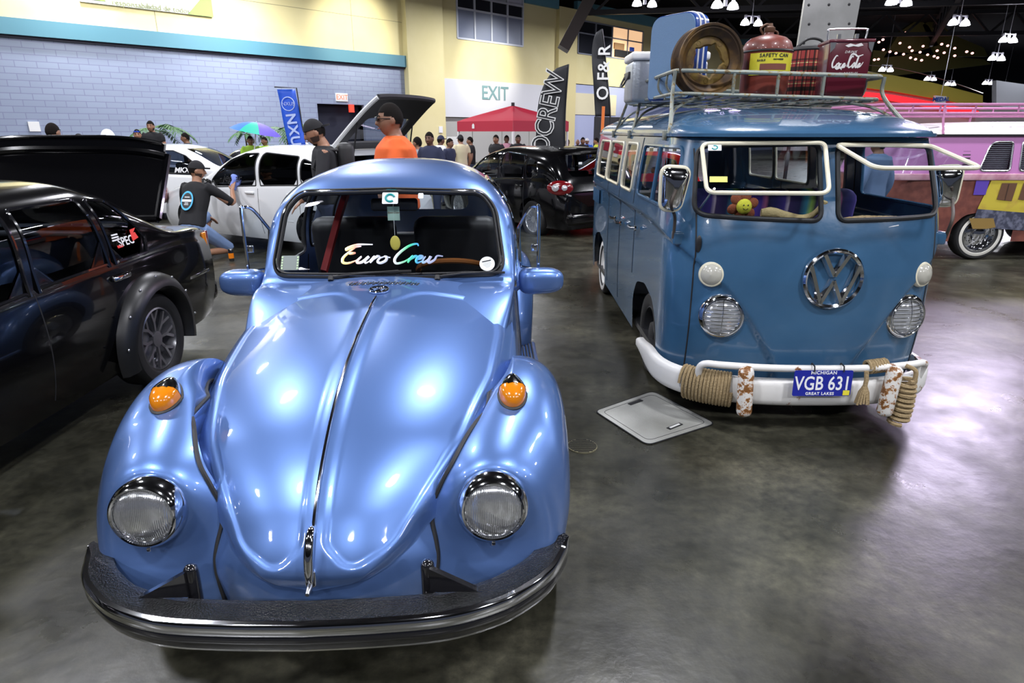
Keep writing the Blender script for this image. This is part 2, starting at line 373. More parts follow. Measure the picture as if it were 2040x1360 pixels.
o=wobj('cardboard_carton',mat('carton_brown',(.35,.2,.09),.8),[(17.1,18.2,6.87,7.25,.06,.02)]); tag(o,'brown carton on dark table behind lit upper office window','box')
o=wobj('storage_tub',mat('tub_blue',(.03,.1,.6),.5),[(18.9,19.35,6.87,7.12,.06,.02)]); tag(o,'blue tub beside the carton in the lit office window','box')
def wtext(txt,s,z,h,m,name,label,cat,o=.06,bold=0.,shear=0.,parent=None):
    vf=text_vf(txt,h*1.42,.01,shear,bold=bold); X=frame((s,-o,z),(1,0,0),(0,0,1),(0,-1,0)); vf=tf(vf,X)
    ob=mk(name,vf,m,parent,smooth=False)
    if not parent: ob.matrix_world=WM; tag(ob,label,cat)
    return ob
s_,z_=W(985,187); wtext('EXIT',s_,z_,.72,mat('faded_green_lettering',(.17,.30,.30),.6),'exit_lettering','large faded green EXIT lettering on the white header panel above the doors','sign',o=.07,bold=.012)
# small lit exit signs
def exit_sign(u,v,m,label,o=.03):
    s,z=W(u,v); t=empty('exit_sign',(0,0,0)); t.matrix_world=WM@Matrix.Translation((s,-o,z)); tag(t,label,'sign',None)
    b=MB(); b.box((0,0,0),(.62,.06,.36),bev=.01); b.build('housing',m,t)
    vf=text_vf('EXIT',.3,.008); mk('lettering',tf(vf,frame((0,-.034,0),(1,0,0),(0,0,1),(0,-1,0))),mat('exit_red',(.8,.1,.05),.5,emit=(1,.12,.05),es=1.5),t,smooth=False)
exit_sign(680,194,WHT,'small white exit sign with red letters on block wall above dark doorway')
s_,z_=W(699,216); o=wobj('exit_sign',mat('red_sign',(.8,.03,.02),.5,emit=(1,.05,.02),es=1.2),[(s_-.12,s_+.12,z_-.17,z_+.17,.1,.0)]); tag(o,'small red lit sign hanging in the dark doorway','sign')
s_,z_=W(68,252); o=wobj('wall_switch_plate',WHT,[(s_-.16,s_+.16,z_-.16,z_+.16,.04,0)]); tag(o,'small white square plate on left block wall','plate')
s_,z_=W(869,258); o=wobj('wall_switch_plate',WHT,[(s_-.12,s_+.12,z_-.16,z_+.16,.4,0)]); tag(o,'small white plate on yellow pilaster','plate')
# banner high on the yellow wall
bn=empty('wall_banner'); tag(bn,'white banner with green corners and lettering hung high on yellow wall','banner'); bn.matrix_world=WM
a=W(160,8,.1); b_=W(425,36,.1)
p=MB(); wbox(p,a[0],b_[0],5.9,8.9,.1,-.06); p.build('cloth',mat('banner_white',(.74,.76,.74),.6),bn,smooth=False)
p=MB(); p.add(prism([(b_[0]-.95,5.9),(b_[0],5.9),(b_[0],6.9)],.01),frame((0,-.115,0),(1,0,0),(0,0,1),(0,-1,0))); p.build('green_corner',mat('banner_green',(.25,.45,.08),.6),bn,smooth=False)
s_,z_=W(303,14,.1); wtext('responsabilidad de todos',s_,z_+.0,.185,mat('banner_olive',(.25,.28,.12),.6),'lettering',None,None,o=.12,parent=bn)
p=MB(); p.add(prism([(a[0],6.0),(a[0]+.8,6.0),(a[0]+.5,6.4),(a[0]+.1,6.3)],.01),frame((0,-.115,0),(1,0,0),(0,0,1),(0,-1,0))); p.build('green_leaf',MATS['banner_green'],bn,smooth=False)
tag(wobj('wall_back',mat('far_dark_wall',(.015,.015,.018),.9),[]),kind='structure') if 0 else None
m=MB(); m.box((40,97,5.2),(160,.3,10.6)); tag(m.build('wall_back',mat('far_dark_wall',(.015,.015,.018),.9)),kind='structure')
# ceiling + trusses
CEI=mat('black_ceiling',(.012,.012,.014),.8)
m=MB(); m.box((10,40,10.6),(130,150,.2)); tag(m.build('ceiling',CEI),kind='structure')
TRU=mat('dark_steel_truss',(.028,.028,.032),.5)
def beam(p0,p1,wd,ht,name,label,cat='beam',m_=None,group=None):
    p0,p1=Vector(p0),Vector(p1); L=(p1-p0).length; z=(p1-p0).normalized(); up=Vector((0,0,1)) if abs(z.z)<.95 else Vector((0,1,0))
    b=MB(); b.box((0,0,L/2),(wd,ht,L)); o=mk(name,tf(b.vf(),Matrix.Identity(4)),m_ or TRU,smooth=False); o.matrix_world=aim(p0,z,up); return tag(o,label,cat,group)
# big inclined brace
p0=np.array(AT(1122,98,31)); p1=np.array(AT(1210,-70,31)); beam(p0,p1,1.15,.5,'diagonal_brace','thick dark brown diagonal brace running up into the black ceiling','beam',mat('brace_brown',(.035,.025,.02),.5))
def truss(x0,y0,x1,y1,z,lab):
    t=empty('roof_truss',(x0,y0,z)); tag(t,lab,'truss'); L=math.hypot(x1-x0,y1-y0); a=math.atan2(y1-y0,x1-x0); t.rotation_euler=(0,0,a)
    c=MB(); c.box((L/2,0,0),(L,.28,.28)); c.build('lower_chord',TRU,t,smooth=False)
    c=MB(); c.box((L/2,0,1.5),(L,.28,.28)); c.build('upper_chord',TRU,t,smooth=False)
    n=int(L/3); d=MB()
    for i in range(n):
        xa=i*L/n; xb=(i+1)*L/n; h=(xa+xb)/2
        for (p,q) in (((xa,0,0),(h,0,1.5)),((h,0,1.5),(xb,0,0))): d.add(ribbon([p,q],.14,.14,up=(0,1,0)))
    d.build('web',TRU,t,smooth=False)
truss(-5,36,40,27,8.4,'nearest long dark steel roof truss crossing above the vans')
truss(2,44,55,36,8.6,'dark steel roof truss behind the nearest truss')
truss(6,57,70,50,8.8,'far dark steel roof truss above the mezzanine')
truss(13,18,36,60,8.7,'dark steel roof truss running away on the right')
# ---------------- high-bay lamps in pairs ----------------
LB=mat('lamp_glow',(1,1,1),.3,emit=(.88,.86,1.),es=14); LH=mat('lamp_housing',(.5,.5,.55),.4)
def lamp_vf(sc=1.):
    return lathe([(.001,.30*sc),(.07*sc,.29*sc),(.13*sc,.24*sc),(.2*sc,.14*sc),(.235*sc,.03*sc),(.24*sc,0),(.2*sc,-.01*sc),(.001,-.012*sc)],20)
LAMP_ME=None
def lamp_pair(x,y,z,yaw,label,first=[None]):
    t=empty('high_bay_lamp',(x,y,z),yaw,label,'ceiling lamp','pairs of high bay ceiling lamps')
    if first[0] is None:
        a=mk('glowing_bell',lamp_vf(),LB,t,loc=(-.42,0,0)); first[0]=a.data
        c=MB(); c.lathe([(.001,.5),(.05,.5),(.06,.3),(.001,.28)],n=12); c.box((0.0,0,.45),(.9,.05,.05)); c.box((.42,0,.4),(.12,.12,.2),bev=.02); c.box((-.42,0,.4),(.12,.12,.2),bev=.02); c.box((0,0,.25),(.14,.12,.36),bev=.02); 
        rd=MB(); rd.tube([(0,0,0),(0,0,1)],.015,n=6)
        h=c.build('bracket',LH,t); first.append(h.data); r_=rd.build('hanging_rod',LH,t,loc=(0,0,.5)); r_.scale=(1,1,10.5-z-.5); first.append(r_.data)
        b=mk('glowing_bell',lamp_vf(),LB,t,loc=(.42,0,0))
    else:
        for nm,me,lo in (('glowing_bell',first[0],(-.42,0,0)),('glowing_bell',first[0],(.42,0,0)),('bracket',first[1],(0,0,0))):
            o=bpy.data.objects.new(nm,me); COL.objects.link(o); o.parent=t; o.location=lo
        o=bpy.data.objects.new('hanging_rod',first[2]); COL.objects.link(o); o.parent=t; o.location=(0,0,.5); o.scale=(1,1,10.5-z-.5)
    return t
def lamp_at(u,v,z,label,yaw=.3):
    x,y=G(u,v,z); lamp_pair(x,y,z,yaw,label); return x,y
for (u,v,z,lab) in [(1284,12,7.6,'lamp pair above the long block wall side, left of the steel column'),(1497,50,7.2,'lamp pair seen between wheel rim and red fuel can'),(1790,10,6.9,'lamp pair nearest the top edge, right of the steel column'),
    (1910,50,7.0,'lamp pair above the twinkling far lights'),(2008,84,6.9,'lamp pair at the right edge of the photo')]:
    lamp_at(u,v,z,lab)
for (u,v) in [(1765,142),(1853,160),(1893,170),(1968,168),(2000,177),(1985,120)]:
    lamp_at(u,v,6.2,'distant high bay lamp pair glowing under the dark far ceiling at right')
# lamps over the cars: they give the hall its light
k=0
for ix in range(5):
    for iy in range(5):
        x=-14+ix*8.0+(iy%2)*2.0; y=-9+iy*8.0; z=8.6
        if iy>=3 and ix>=2: continue
        lamp_pair(x,y,z,.5,'high bay lamp pair hanging out of frame over the cars, row %s'%('one two three four five'.split()[iy]))
        lamp_light(x,y,z-.06,LAMP_W,.9); k+=1
for (x,y) in [(-9,26),(0,33),(8,40),(14,26),(24,30),(20,44),(32,42)]: lamp_light(x,y,7.6,LAMP_W*1.3,.9)
# wall washers on the yellow wall
def wall_spot(u,v,pw,back=4.5,up=1.6,ang=62):
    s,z=W(u,v); a=WM@Vector((s,-back,min(10.3,z+up))); b=WM@Vector((s,0,z)); l=bpy.data.lights.new('wall_flood','SPOT'); l.energy=pw; l.spot_size=math.radians(ang); l.spot_blend=.8; l.shadow_soft_size=.3; l.color=(1,.96,.86)
    o=bpy.data.objects.new('wall_flood',l); COL.objects.link(o); o.location=a; o.rotation_euler=(b-a).to_track_quat('-Z','Y').to_euler()
for a in ((705,70,1500),(975,128,1000),(430,60,450),(200,50,300),(1230,150,1300),(40,0,300)): wall_spot(*a)
# lilac area lights and fixtures added to give the right floor its sheen
for (x,y,z,c,pw) in [(12.5,16.5,7.2,(.84,.74,1.),2.1),(17,22,7,(.8,.66,1.),1.8),(9,30,6.5,(.8,.6,1.),1.2)]: lamp_pair(x,y,z+.1,.4,'high bay lamp pair added as fixture for a lilac floor-sheen light at right'); lamp_light(x,y,z,LAMP_W*pw,2.2,c)
# ================= light-blue metallic beetle =================
def carpaint(name,c,c2=None,metal=.55,rough=.34,coat=1.,flake=.0):
    m=mat(name,c,rough,metal,coat)
    nt,N,L,b=nodes_of(m); b.inputs['Coat Roughness'].default_value=.04
    return m
BPAINT=carpaint('ice_blue_metallic',(.115,.215,.50),metal=.65,rough=.37)
LENS=mat('headlamp_lens',(.75,.77,.8),.12,.55,.6); LENSR=mat('fluted_lens',(.80,.82,.85),.14,.88,1.)
def _flute():
    nt,N,L,b=nodes_of(LENSR); tc=N.new('ShaderNodeTexCoord'); w=N.new('ShaderNodeTexWave'); w.inputs['Scale'].default_value=60; w.inputs['Distortion'].default_value=.6; w.bands_direction='X'
    bp=N.new('ShaderNodeBump'); bp.inputs['Strength'].default_value=.35; bp.inputs['Distance'].default_value=.01; L.new(tc.outputs['Object'],w.inputs[0]); L.new(w.outputs[0],bp.inputs['Height']); L.new(bp.outputs[0],b.inputs['Normal'])
_flute()
AMB=mat('amber_lens',(.62,.19,.005),.15,coat=1.); SEAM=mat('panel_gap',(.01,.01,.012),.7)
REDV=mat('red_vinyl',(.25,.012,.012),.5); SEATB=mat('black_seat_vinyl',(.012,.012,.014),.5)
PEB=mat('pebbled_black',(.003,.003,.004),.16,spec=.6,bump=(230,1.)); GBLK=mat('gloss_black',(.008,.008,.01),.12,coat=1.)
def vw_emblem(R,dp=.012,t=.13):
    """V over W inside a ring, in the XY plane, front toward +Z"""
    mb=MB(); r=R*.12
    mb.lathe([(R-r*1.25,0),(R-r*1.15,dp),(R-.5*r,dp*1.5),(R,dp),(R,0)],n=56)
    def bar(a,b,w):
        a=Vector((a[0]*R,a[1]*R,0)); b=Vector((b[0]*R,b[1]*R,0)); d=(b-a).normalized(); s=Vector((-d.y,d.x,0))*w*R/2
        mb.add(([tuple(a-s),tuple(b-s),tuple(b+s),tuple(a+s),tuple(a-s*.5+Vector((0,0,dp*1.4))),tuple(b-s*.5+Vector((0,0,dp*1.4))),tuple(b+s*.5+Vector((0,0,dp*1.4))),tuple(a+s*.5+Vector((0,0,dp*1.4)))],
          [(4,5,6,7),(0,1,5,4),(1,2,6,5),(2,3,7,6),(3,0,4,7)]))
    for sx in (-1,1):
        bar((sx*.40,.80),(sx*.0,.10),t)                      # V
        bar((sx*.80,.44),(sx*.34,-.80),t)                    # W outer
        bar((sx*.34,-.80),(sx*.0,-.06),t)                    # W inner
    return mb.vf()
def wheel(parent,loc,R=.31,w=.19,rimR=.2,style='steel',side=1,rimm=None,tyre_wall=None):
    """wheel part: tyre + rim, axis along X, outer face toward side*X"""
    M=frame((0,0,0),(0,1,0),(0,0,1),(side,0,0))
    t=MB(); t.lathe([(rimR,-w*.42),(rimR+.02,-w*.5),(R*.93,-w*.5),(R*.985,-w*.4),(R,-w*.2),(R,w*.2),(R*.985,w*.4),(R*.93,w*.5),(rimR+.02,w*.5),(rimR,w*.42),(rimR,-w*.42)],M,40)
    o=t.build('tyre',BLK,parent,loc=loc); 
    rimm=rimm or STEEL; r=MB()
    r.lathe([(rimR,w*.42),(rimR*.95,w*.44),(rimR*.9,w*.3),(rimR*.86,-w*.1),(rimR*.86,-w*.4)],M,40)
    if style=='steel':
        r.lathe([(rimR*.86,w*.05),(rimR*.7,w*.12),(rimR*.45,w*.2),(rimR*.3,w*.2)],M,40); r.lathe([(rimR*.42,w*.22),(rimR*.38,w*.36),(rimR*.2,w*.42),(.001,w*.43)],M,32)
    else:
        n,tw,yy={'multi':(10,.014,1),'y':(8,.02,0),'five':(5,.04,0),'mesh':(14,.012,1)}[style]
        for i in range(n):
            a=2*PI*i/n
            for da in ((-.16,.16) if style in('y','mesh','multi') else (0,)):
                p0=(rimR*.22*math.cos(a),rimR*.22*math.sin(a),w*.30); mid=(rimR*.55*math.cos(a),rimR*.55*math.sin(a),w*.30); p1=(rimR*.93*math.cos(a+da*1.2),rimR*.93*math.sin(a+da*1.2),w*.36)
                r.add(ribbon([p0,mid,p1],.016,tw,up=(0,0,1)),M)
        r.lathe([(rimR*.27,w*.22),(rimR*.25,w*.36),(.001,w*.37)],M,24)
        r.lathe([(rimR*.86,-w*.1),(.001,-w*.12)],M,24); 
    r.build('rim',rimm,o)
    if tyre_wall:
        q=MB(); q.lathe([(rimR+.022,w*.502),(rimR+.024,w*.515),(rimR+.062,w*.51),(rimR+.064,w*.502)],M,48); q.build('white_wall',tyre_wall,o)
    return o
BT=empty('vintage_beetle_car',(-.545,1.345,0),math.radians(1.7),'light metallic blue vintage beetle car with open vent windows in the foreground','car')
# ---- hood profile (centre line, front is y=0) ----
HP=crv([(1.615,.972),(1.50,.962),(1.35,.948),(1.1,.925),(.85,.89),(.65,.845),(.48,.785),(.34,.71),(.235,.63),(.175,.56),(.135,.495),(.112,.435)],16)
_a=np.r_[0,np.cumsum(np.linalg.norm(np.diff(HP,axis=0),axis=1))]; HL=_a[-1]
def prof(s,P=HP,A=_a):
    s=np.asarray(s,float); y=np.interp(s,A,P[:,0]); z=np.interp(s,A,P[:,1])
    ds=.01; dy=np.interp(np.clip(s+ds,0,A[-1]),A,P[:,0])-np.interp(np.clip(s-ds,0,A[-1]),A,P[:,0]); dz=np.interp(np.clip(s+ds,0,A[-1]),A,P[:,1])-np.interp(np.clip(s-ds,0,A[-1]),A,P[:,1])
    L=np.hypot(dy,dz)+1e-9; return y,z,dz/L,-dy/L      # normal (ny,nz) outward
_cd=pchip([0,.3,.9,HL-.5,HL-.3,HL-.15,HL,HL+.3],[.07,.09,.125,.155,.25,.33,.33,.33])
def drop(x,s): return _cd(s)*np.abs(x/.5)**2.3
_w=pchip([0,.05,.15,.3,.55,.8,.95,HL-.50,HL-.40,HL-.30,HL-.20,HL-.13,HL-.08,HL-.04,HL-.015,HL],[.47,.535,.582,.59,.575,.545,.515,.462,.42,.37,.312,.272,.23,.18,.12,0.0])
print('HL',HL)
lobe=rpoly([(.030,HL-.12),(.035,.62),(.05,.36),(.17,.20),(.51,.17),(.522,.45),(.49,.80),(.395,HL-.50),(.30,HL-.30),(.215,HL-.12),(.10,HL-.045)],[.05,.3,.2,.12,.07,.4,.5,.5,.5,.15,.08],8,.02)
def hood_fn(u,v):
    s=v; w_=_w(s)*(1.0); x=u*w_
    y,z,ny,nz=prof(s)
    q=np.stack([np.abs(x),s],1); d=np.sqrt(((q-nearpoly(q,lobe))**2).sum(1)); ins=inpoly(q,lobe); sd=np.where(ins,d,-d)
    h=.0065*(1-smoothstep(-.006,.014,sd))
    e=(1-np.abs(u))*w_; e=np.minimum(e,(HL-s)*.9+.0)       # distance to the edge
    roll=-.026*(1-smoothstep(0,.06,e))**1.6
    cen=.004*np.exp(-(x/.02)**2)*smoothstep(.3,.45,s)
    d_=-drop(x,s)+h+roll+cen+.012
    return np.stack([x,y+ny*d_,z+nz*d_],1)
us=np.sin(np.linspace(-PI/2,PI/2,111))*.55+np.linspace(-1,1,111)*.45
HOOD=Surf(hood_fn,us,np.r_[np.linspace(0,1.2,90),np.linspace(1.2,HL,70)[1:]])
hood=mk('hood',HOOD.mesh(),BPAINT,BT,sharp=75)
# under-body nose
NP=crv([(1.66,.955),(1.50,.945),(1.35,.93),(1.1,.905),(.85,.87),(.65,.825),(.48,.768),(.34,.693),(.24,.615),(.183,.55),(.145,.49),(.128,.43),(.125,.37),(.14,.27)],12)
_na=np.r_[0,np.cumsum(np.linalg.norm(np.diff(NP,axis=0),axis=1))]
_nw=pchip([0,.6,1.0,1.3,1.6,1.8,_na[-1]],[.60,.60,.57,.52,.45,.42,.42])
def nose_fn(u,v):
    x=np.clip(u,-1,1)*_nw(v); y,z,ny,nz=prof(v,NP,_na); d_=-drop(x,v)*1.02-.03*smoothstep(.75,1.,np.abs(u)); k=np.clip(np.abs(u)-1,0,1)
    return np.stack([x,y+ny*d_+k*.9*smoothstep(1.2,1.5,v),z+nz*d_-k*1.1*(1-smoothstep(1.2,1.5,v))],1)
NM=Surf(nose_fn,np.r_[-1.4,-1.2,-1.05,np.linspace(-1,1,61),1.05,1.2,1.4],np.linspace(0,_na[-1],90)).mesh(); mk('front_panel',NM,BPAINT,BT,sharp=75)
from mathutils.bvhtree import BVHTree
NB=BVHTree.FromPolygons([tuple(map(float,p)) for p in NM[0]],[tuple(int(i) for i in f) for f in NM[1]])
# ---- fenders ----
def fender_fn(side,cy,cz,Rt,xo,xi,xc,hl=True,nn=2.3,Rin=.345):
    fR=pchip(*Rt); fo=pchip(*xo); fi=pchip(*xi)
    def fn(u,v):
        ph=np.radians(v); R0=fR(v); o=fo(v); i=fi(v)
        inner=u<=0; t=np.clip(-u,0,1); cu=np.clip(-u-1,0,1); th=np.clip(u,0,1)*PI/2
        xa=xc-(xc-i)*t; Ra=R0-cu*.9-(.03+.065*(1-smoothstep(85,150,v)) if hl else .055)*t**2
        xb=xc+(o-xc)*np.sin(th)**(2/nn*1.0); Rb=Rin+(R0-Rin)*np.clip(np.cos(th),0,1)**(2/nn)
        x=np.where(inner,xa,xb); R=np.where(inner,Ra,Rb)
        y=cy+R*np.cos(ph); z=cz+R*np.sin(ph)
        if hl:
            r=np.hypot(x-.498,(z-.597)); front=(y<cy-.1); k=(1-smoothstep(.10,.22,r))*front; k=k**1.1
            y=y*(1-k)+(.285+ (z-.595)*.12)*k
        return np.stack([x*side,y,z],1)
    return fn
RtF=([-8,20,45,70,90,110,130,150,165,180,188],[.515,.515,.525,.535,.54,.545,.55,.558,.565,.58,.60])
xoF=([-8,60,120,150,170,188],[.745,.757,.757,.752,.73,.70]); xiF=([-8,40,70,93,103,119,132,143,157,188],[.60,.60,.575,.52,.475,.415,.37,.33,.29,.28])
RtR=([-10,20,60,90,120,160,190],[.56,.56,.55,.54,.52,.50,.50]); xoR=([-10,30,90,190],[.70,.77,.785,.76]); xiR=([-10,90,190],[.45,.58,.62])
uF=np.r_[-1.3,-1.2,-1.1,-1.04,np.linspace(-1,0,36)[:-1],np.sin(np.linspace(0,PI/2,40))**1.0]
for sd in (-1,1):
    fs=Surf(fender_fn(sd,.80,.31,RtF,xoF,xiF,.575),uF,np.linspace(-8,181,120))
    f=mk('front_fender',fs.mesh(),BPAINT,BT,sharp=75)
    # black fender beading
    pts=[]; AN=np.linspace(60,181,80); UB=[]
    for a in AN:
        d=Vector((0,math.cos(math.radians(a)),math.sin(math.radians(a)))); hit=None
        for uu_ in np.linspace(-.05,-1.3,60):
            p=Vector(fs.fn(np.array([uu_]),np.array([a]))[0]); R_=(p-Vector((p.x,.80,.31))).length
            h=NB.ray_cast(Vector((p.x,.80,.31)),d)
            if h[0] is not None and h[3]>=R_-.002: hit=uu_; break
        UB.append(-.96 if (hit is None or a<140) else max(hit,-.96))
    UB=np.convolve(np.r_[[UB[0]]*4,UB,[UB[-1]]*4],np.ones(9)/9,'valid')
    for a,uu_ in zip(AN,UB): pts.append(fs.fn(np.array([uu_]),np.array([a]))[0]+np.array([0,math.cos(math.radians(a)),math.sin(math.radians(a))])*.003)
    mk('beading',tube(pts,.0075,n=6),BLK,f)
    fr=Surf(fender_fn(sd,3.15,.31,RtR,xoR,xiR,.62,False),uF[::2],np.linspace(-10,190,70)); mk('rear_fender',fr.mesh(),BPAINT,BT)
    wheel(BT,(sd*.66,.80,.31),.31,.17,.2,'steel',sd,CHR); wheel(BT,(sd*.67,3.15,.31),.31,.17,.2,'steel',sd,CHR)
    # headlight
    M=aim((sd*.498,.268,.598),(0.0,-1,.10))@Matrix.Diagonal((.94,.94,1.15,1))
    h=MB(); h.lathe([(.112,-.06),(.113,-.02),(.111,.012),(.104,.03),(.096,.036),(.091,.034),(.089,.028)],M,56); ho=h.build('headlight_rim',CHR,BT)
    h=MB(); h.lathe([(.0905,.026),(.08,.034),(.06,.041),(.03,.046),(.0005,.047)],M,48); h.build('lens',LENSR,ho)
    h=MB(); h.box((sd*.498,.235,.494),(.012,.012,.014),bev=.003); h.build('rim_screw',CHR,ho)
    # turn signal
    c=fs.fn(np.array([-.08]),np.array([112.]))[0]; M=frame(c+np.array([0,0,-.004]),(1,0,0),Vector((0,.88,.30)),Vector((0,-.3,.95)))
    def sig(a,b_,h0,h1,sc=1.): 
        pr=[]; 
        V=[];Fc=[];n=28;K=[(1.,0.),(1.,h0),(.93,h0+(h1-h0)*.5),(.72,h0+(h1-h0)*.85),(.35,h1),(.02,h1*1.02)]
        for (k,hh) in K:
            for i in range(n):
                t=2*PI*i/n; yy=math.sin(t); xx=math.cos(t)*(1-.38*max(0,yy)); V.append((xx*a*k*sc,yy*b_*k*sc,hh))
        for j in range(len(K)-1):
            for i in range(n): Fc.append((j*n+i,j*n+(i+1)%n,(j+1)*n+(i+1)%n,(j+1)*n+i))
        return (V,Fc)
    q=mk('turn_signal_base',tf(sig(.047,.072,.004,.01,1.08),M),BLK,BT)
    vs,fc=sig(.045,.070,.018,.052); vv=np.array(vs)
    cap=lambda f_:np.mean([vv[i][1] for i in f_])>-.004
    ff=[f_ for f_ in fc if not cap(f_)]; mk('amber_lens',tf((vs,ff),M),AMB,q)
    ff=[f_ for f_ in fc if cap(f_)]; mk('chrome_hood',tf((vv*1.03,ff),M),CHR,q)
# ---- cabin ----
_zt=pchip([1.10,1.56,1.62,1.66,1.90,2.0,2.1,2.25,2.45,2.75,3.1,3.5,3.8,4.0],[.80,.955,.958,.975,1.365,1.425,1.455,1.482,1.497,1.485,1.38,1.15,.93,.75])
_ca=pchip([1.1,1.56,1.75,2.0,2.4,3.0,3.5,4.0],[.53,.60,.612,.622,.632,.61,.52,.36]); _cn=pchip([1.56,1.8,2.0,2.4,3.5,4.],[7,5.5,4.0,2.9,2.5,2.3])
_zb=pchip([1.1,1.56,2.4,3.2,4.0],[.66,.92,.93,.90,.55])
def cabin_fn(u,v):
    a=_ca(v); n=_cn(v); zb=_zb(v); h=np.maximum(_zt(v)-zb,.005); t=np.abs(u); th=np.clip(t/.6,0,1)*PI/2
    x=a*np.sin(th)**(2/n); z=zb+h*np.clip(np.cos(th),0,1)**(2/n)
    lo=np.clip((t-.6)/.4,0,1); x=np.where(t>.6,a+.045*np.sin(lo*PI*.5)*(1-.2*lo),x); z=np.where(t>.6,zb-(zb-.27)*lo,z)
    return np.stack([np.sign(u)*x,v,z],1)
yv=np.r_[np.linspace(1.1,1.56,20)[:-1],np.linspace(1.56,1.66,12),np.linspace(1.66,2.0,60)[1:],np.linspace(2.0,4.0,110)[1:]]
CAB=Surf(cabin_fn,np.linspace(-1,1,181),yv)
WS=rpoly([(-.555,.985),(0,.978),(.555,.985),(.515,1.27),(.45,1.352),(0,1.362),(-.45,1.352),(-.515,1.27)],[.07,.5,.07,.14,.14,.8,.14,.14],8,.03)
frontsel=lambda P:(P[:,1]<2.02)&(P[:,2]>.95)
def sd_(s,lo,hi): return lambda P:(P[:,0]*s>.2)&(P[:,1]>lo)&(P[:,1]<hi)
DW=rpoly([(1.86,.955),(2.52,.955),(2.50,1.40),(2.15,1.39),(2.02,1.32)],[.03,.05,.08,.1,.06],6)
QW=rpoly([(2.62,.96),(3.12,.985),(3.02,1.25),(2.88,1.37),(2.62,1.40)],[.05,.08,.1,.1,.06],6)
RW=rpoly([(-.34,1.08),(.34,1.08),(.30,1.34),(-.30,1.34)],.09,6)
holes=[(WS,PR_FRONT,frontsel),(DW,PR_SIDE,sd_(-1,1.8,2.6)),(DW,PR_SIDE,sd_(1,1.8,2.6)),(QW,PR_SIDE,sd_(-1,2.55,3.3)),(QW,PR_SIDE,sd_(1,2.55,3.3)),(RW,PR_FRONT,lambda P:P[:,1]>2.9)]
body=mk('cabin_body',CAB.cut(holes),BPAINT,BT,sharp=75)
wsg=mk('windshield',CAB.cut([holes[0]],'in',.004),GLASS,BT)
L3=CAB.line(WS,PR_FRONT,frontsel); nrm=np.array([0,-.75,.55])
mk('rubber_seal',tube(L3+nrm*.002,.017,True,8),BLK,wsg); mk('chrome_trim',tube(L3+nrm*.016,.0055,True,8),CHR,wsg)
for s in (-1,1):
    for nm,pl,lo,hi in (('door_window_trim',DW,1.8,2.6),('quarter_window_trim',QW,2.55,3.3)):
        l=CAB.line(pl,PR_SIDE,sd_(s,lo,hi)); mk(nm,tube(l,.009,True,6),CHR if s>0 else BLK,body)
    mk('quarter_glass',CAB.cut([(QW,PR_SIDE,sd_(s,2.55,3.3))],'in',.003),GLASS,BT)
    # door seam, handle, running board
    l=CAB.line([(1.80,.90),(1.80,.6),(1.86,.34),(2.52,.34),(2.56,.6),(2.56,.93)],PR_SIDE,lambda P,s=s:(P[:,0]*s>.2)&(P[:,2]<.96)); mk('door_seam',tube(l,.004,n=5),SEAM,body)
    h=MB(); h.tube([(s*.69,2.42,.83),(s*.70,2.50,.83)],.012); h.tube([(s*.66,2.42,.83),(s*.69,2.42,.83)],.008); h.build('door_handle',CHR,BT)
    b=MB(); b.box((s*.70,2.05,.262),(.17,1.45,.04),bev=.015); rb=b.build('running_board',BPAINT,BT)
    b=MB(); 
    for k in range(7): b.box((s*(.635+.02*k),2.05,.286),(.008,1.42,.008))
    b.build('rubber_tread',BLK,rb,smooth=False)
    # mirror
    V,Fc=ellipsoid((0,0,0),(1,1,1),28,18); sp=lambda a,e:math.copysign(abs(a)**e,a)
    V=[(sp(x,.6)*.115-s*.01,min(sp(y,.8)*.065,.02),sp(z,.62)*.066*(1-.12*s*x)) for x,y,z in V]
    mo=mk('side_mirror',(V,Fc),BPAINT,BT,loc=(s*.755,1.80,.925),rot=(0,0,s*.12))
    mm=MB(); mm.tube([(-s*.16,.02,-.05),(-s*.12,.01,-.02),(-s*.07,0,0)],.022); mm.build('mirror_arm',BPAINT,mo)
    # open vent window frame
    hx=s*.60; p0=Vector((hx,1.84,.96)); tip=Vector((s*.83,1.90,1.30)) 
    q=[(s*.735,1.86,.965),(s*.735,1.86,1.26),(s*.725,1.87,1.285),(s*.69,1.90,1.27),(s*.635,1.94,1.17)]
    vf_=MB(); vf_.tube(crv(q,6),.008,n=6); vf_.tube([(s*.635,1.94,1.17),(s*.65,1.93,.97)],.007,n=6); vf_.tube([(s*.65,1.93,.97),(s*.735,1.86,.965)],.007,n=6); vf_.box((s*.715,1.865,1.08),(.035,.012,.035),bev=.004)
    vo=vf_.build('vent_window_frame',CHR,BT); mk('vent_glass',([(s*.735,1.86,.965),(s*.735,1.86,1.26),(s*.725,1.87,1.285),(s*.69,1.90,1.27),(s*.635,1.94,1.17),(s*.65,1.93,.97)],[(0,1,2,3,4,5)]),GLASS,vo)
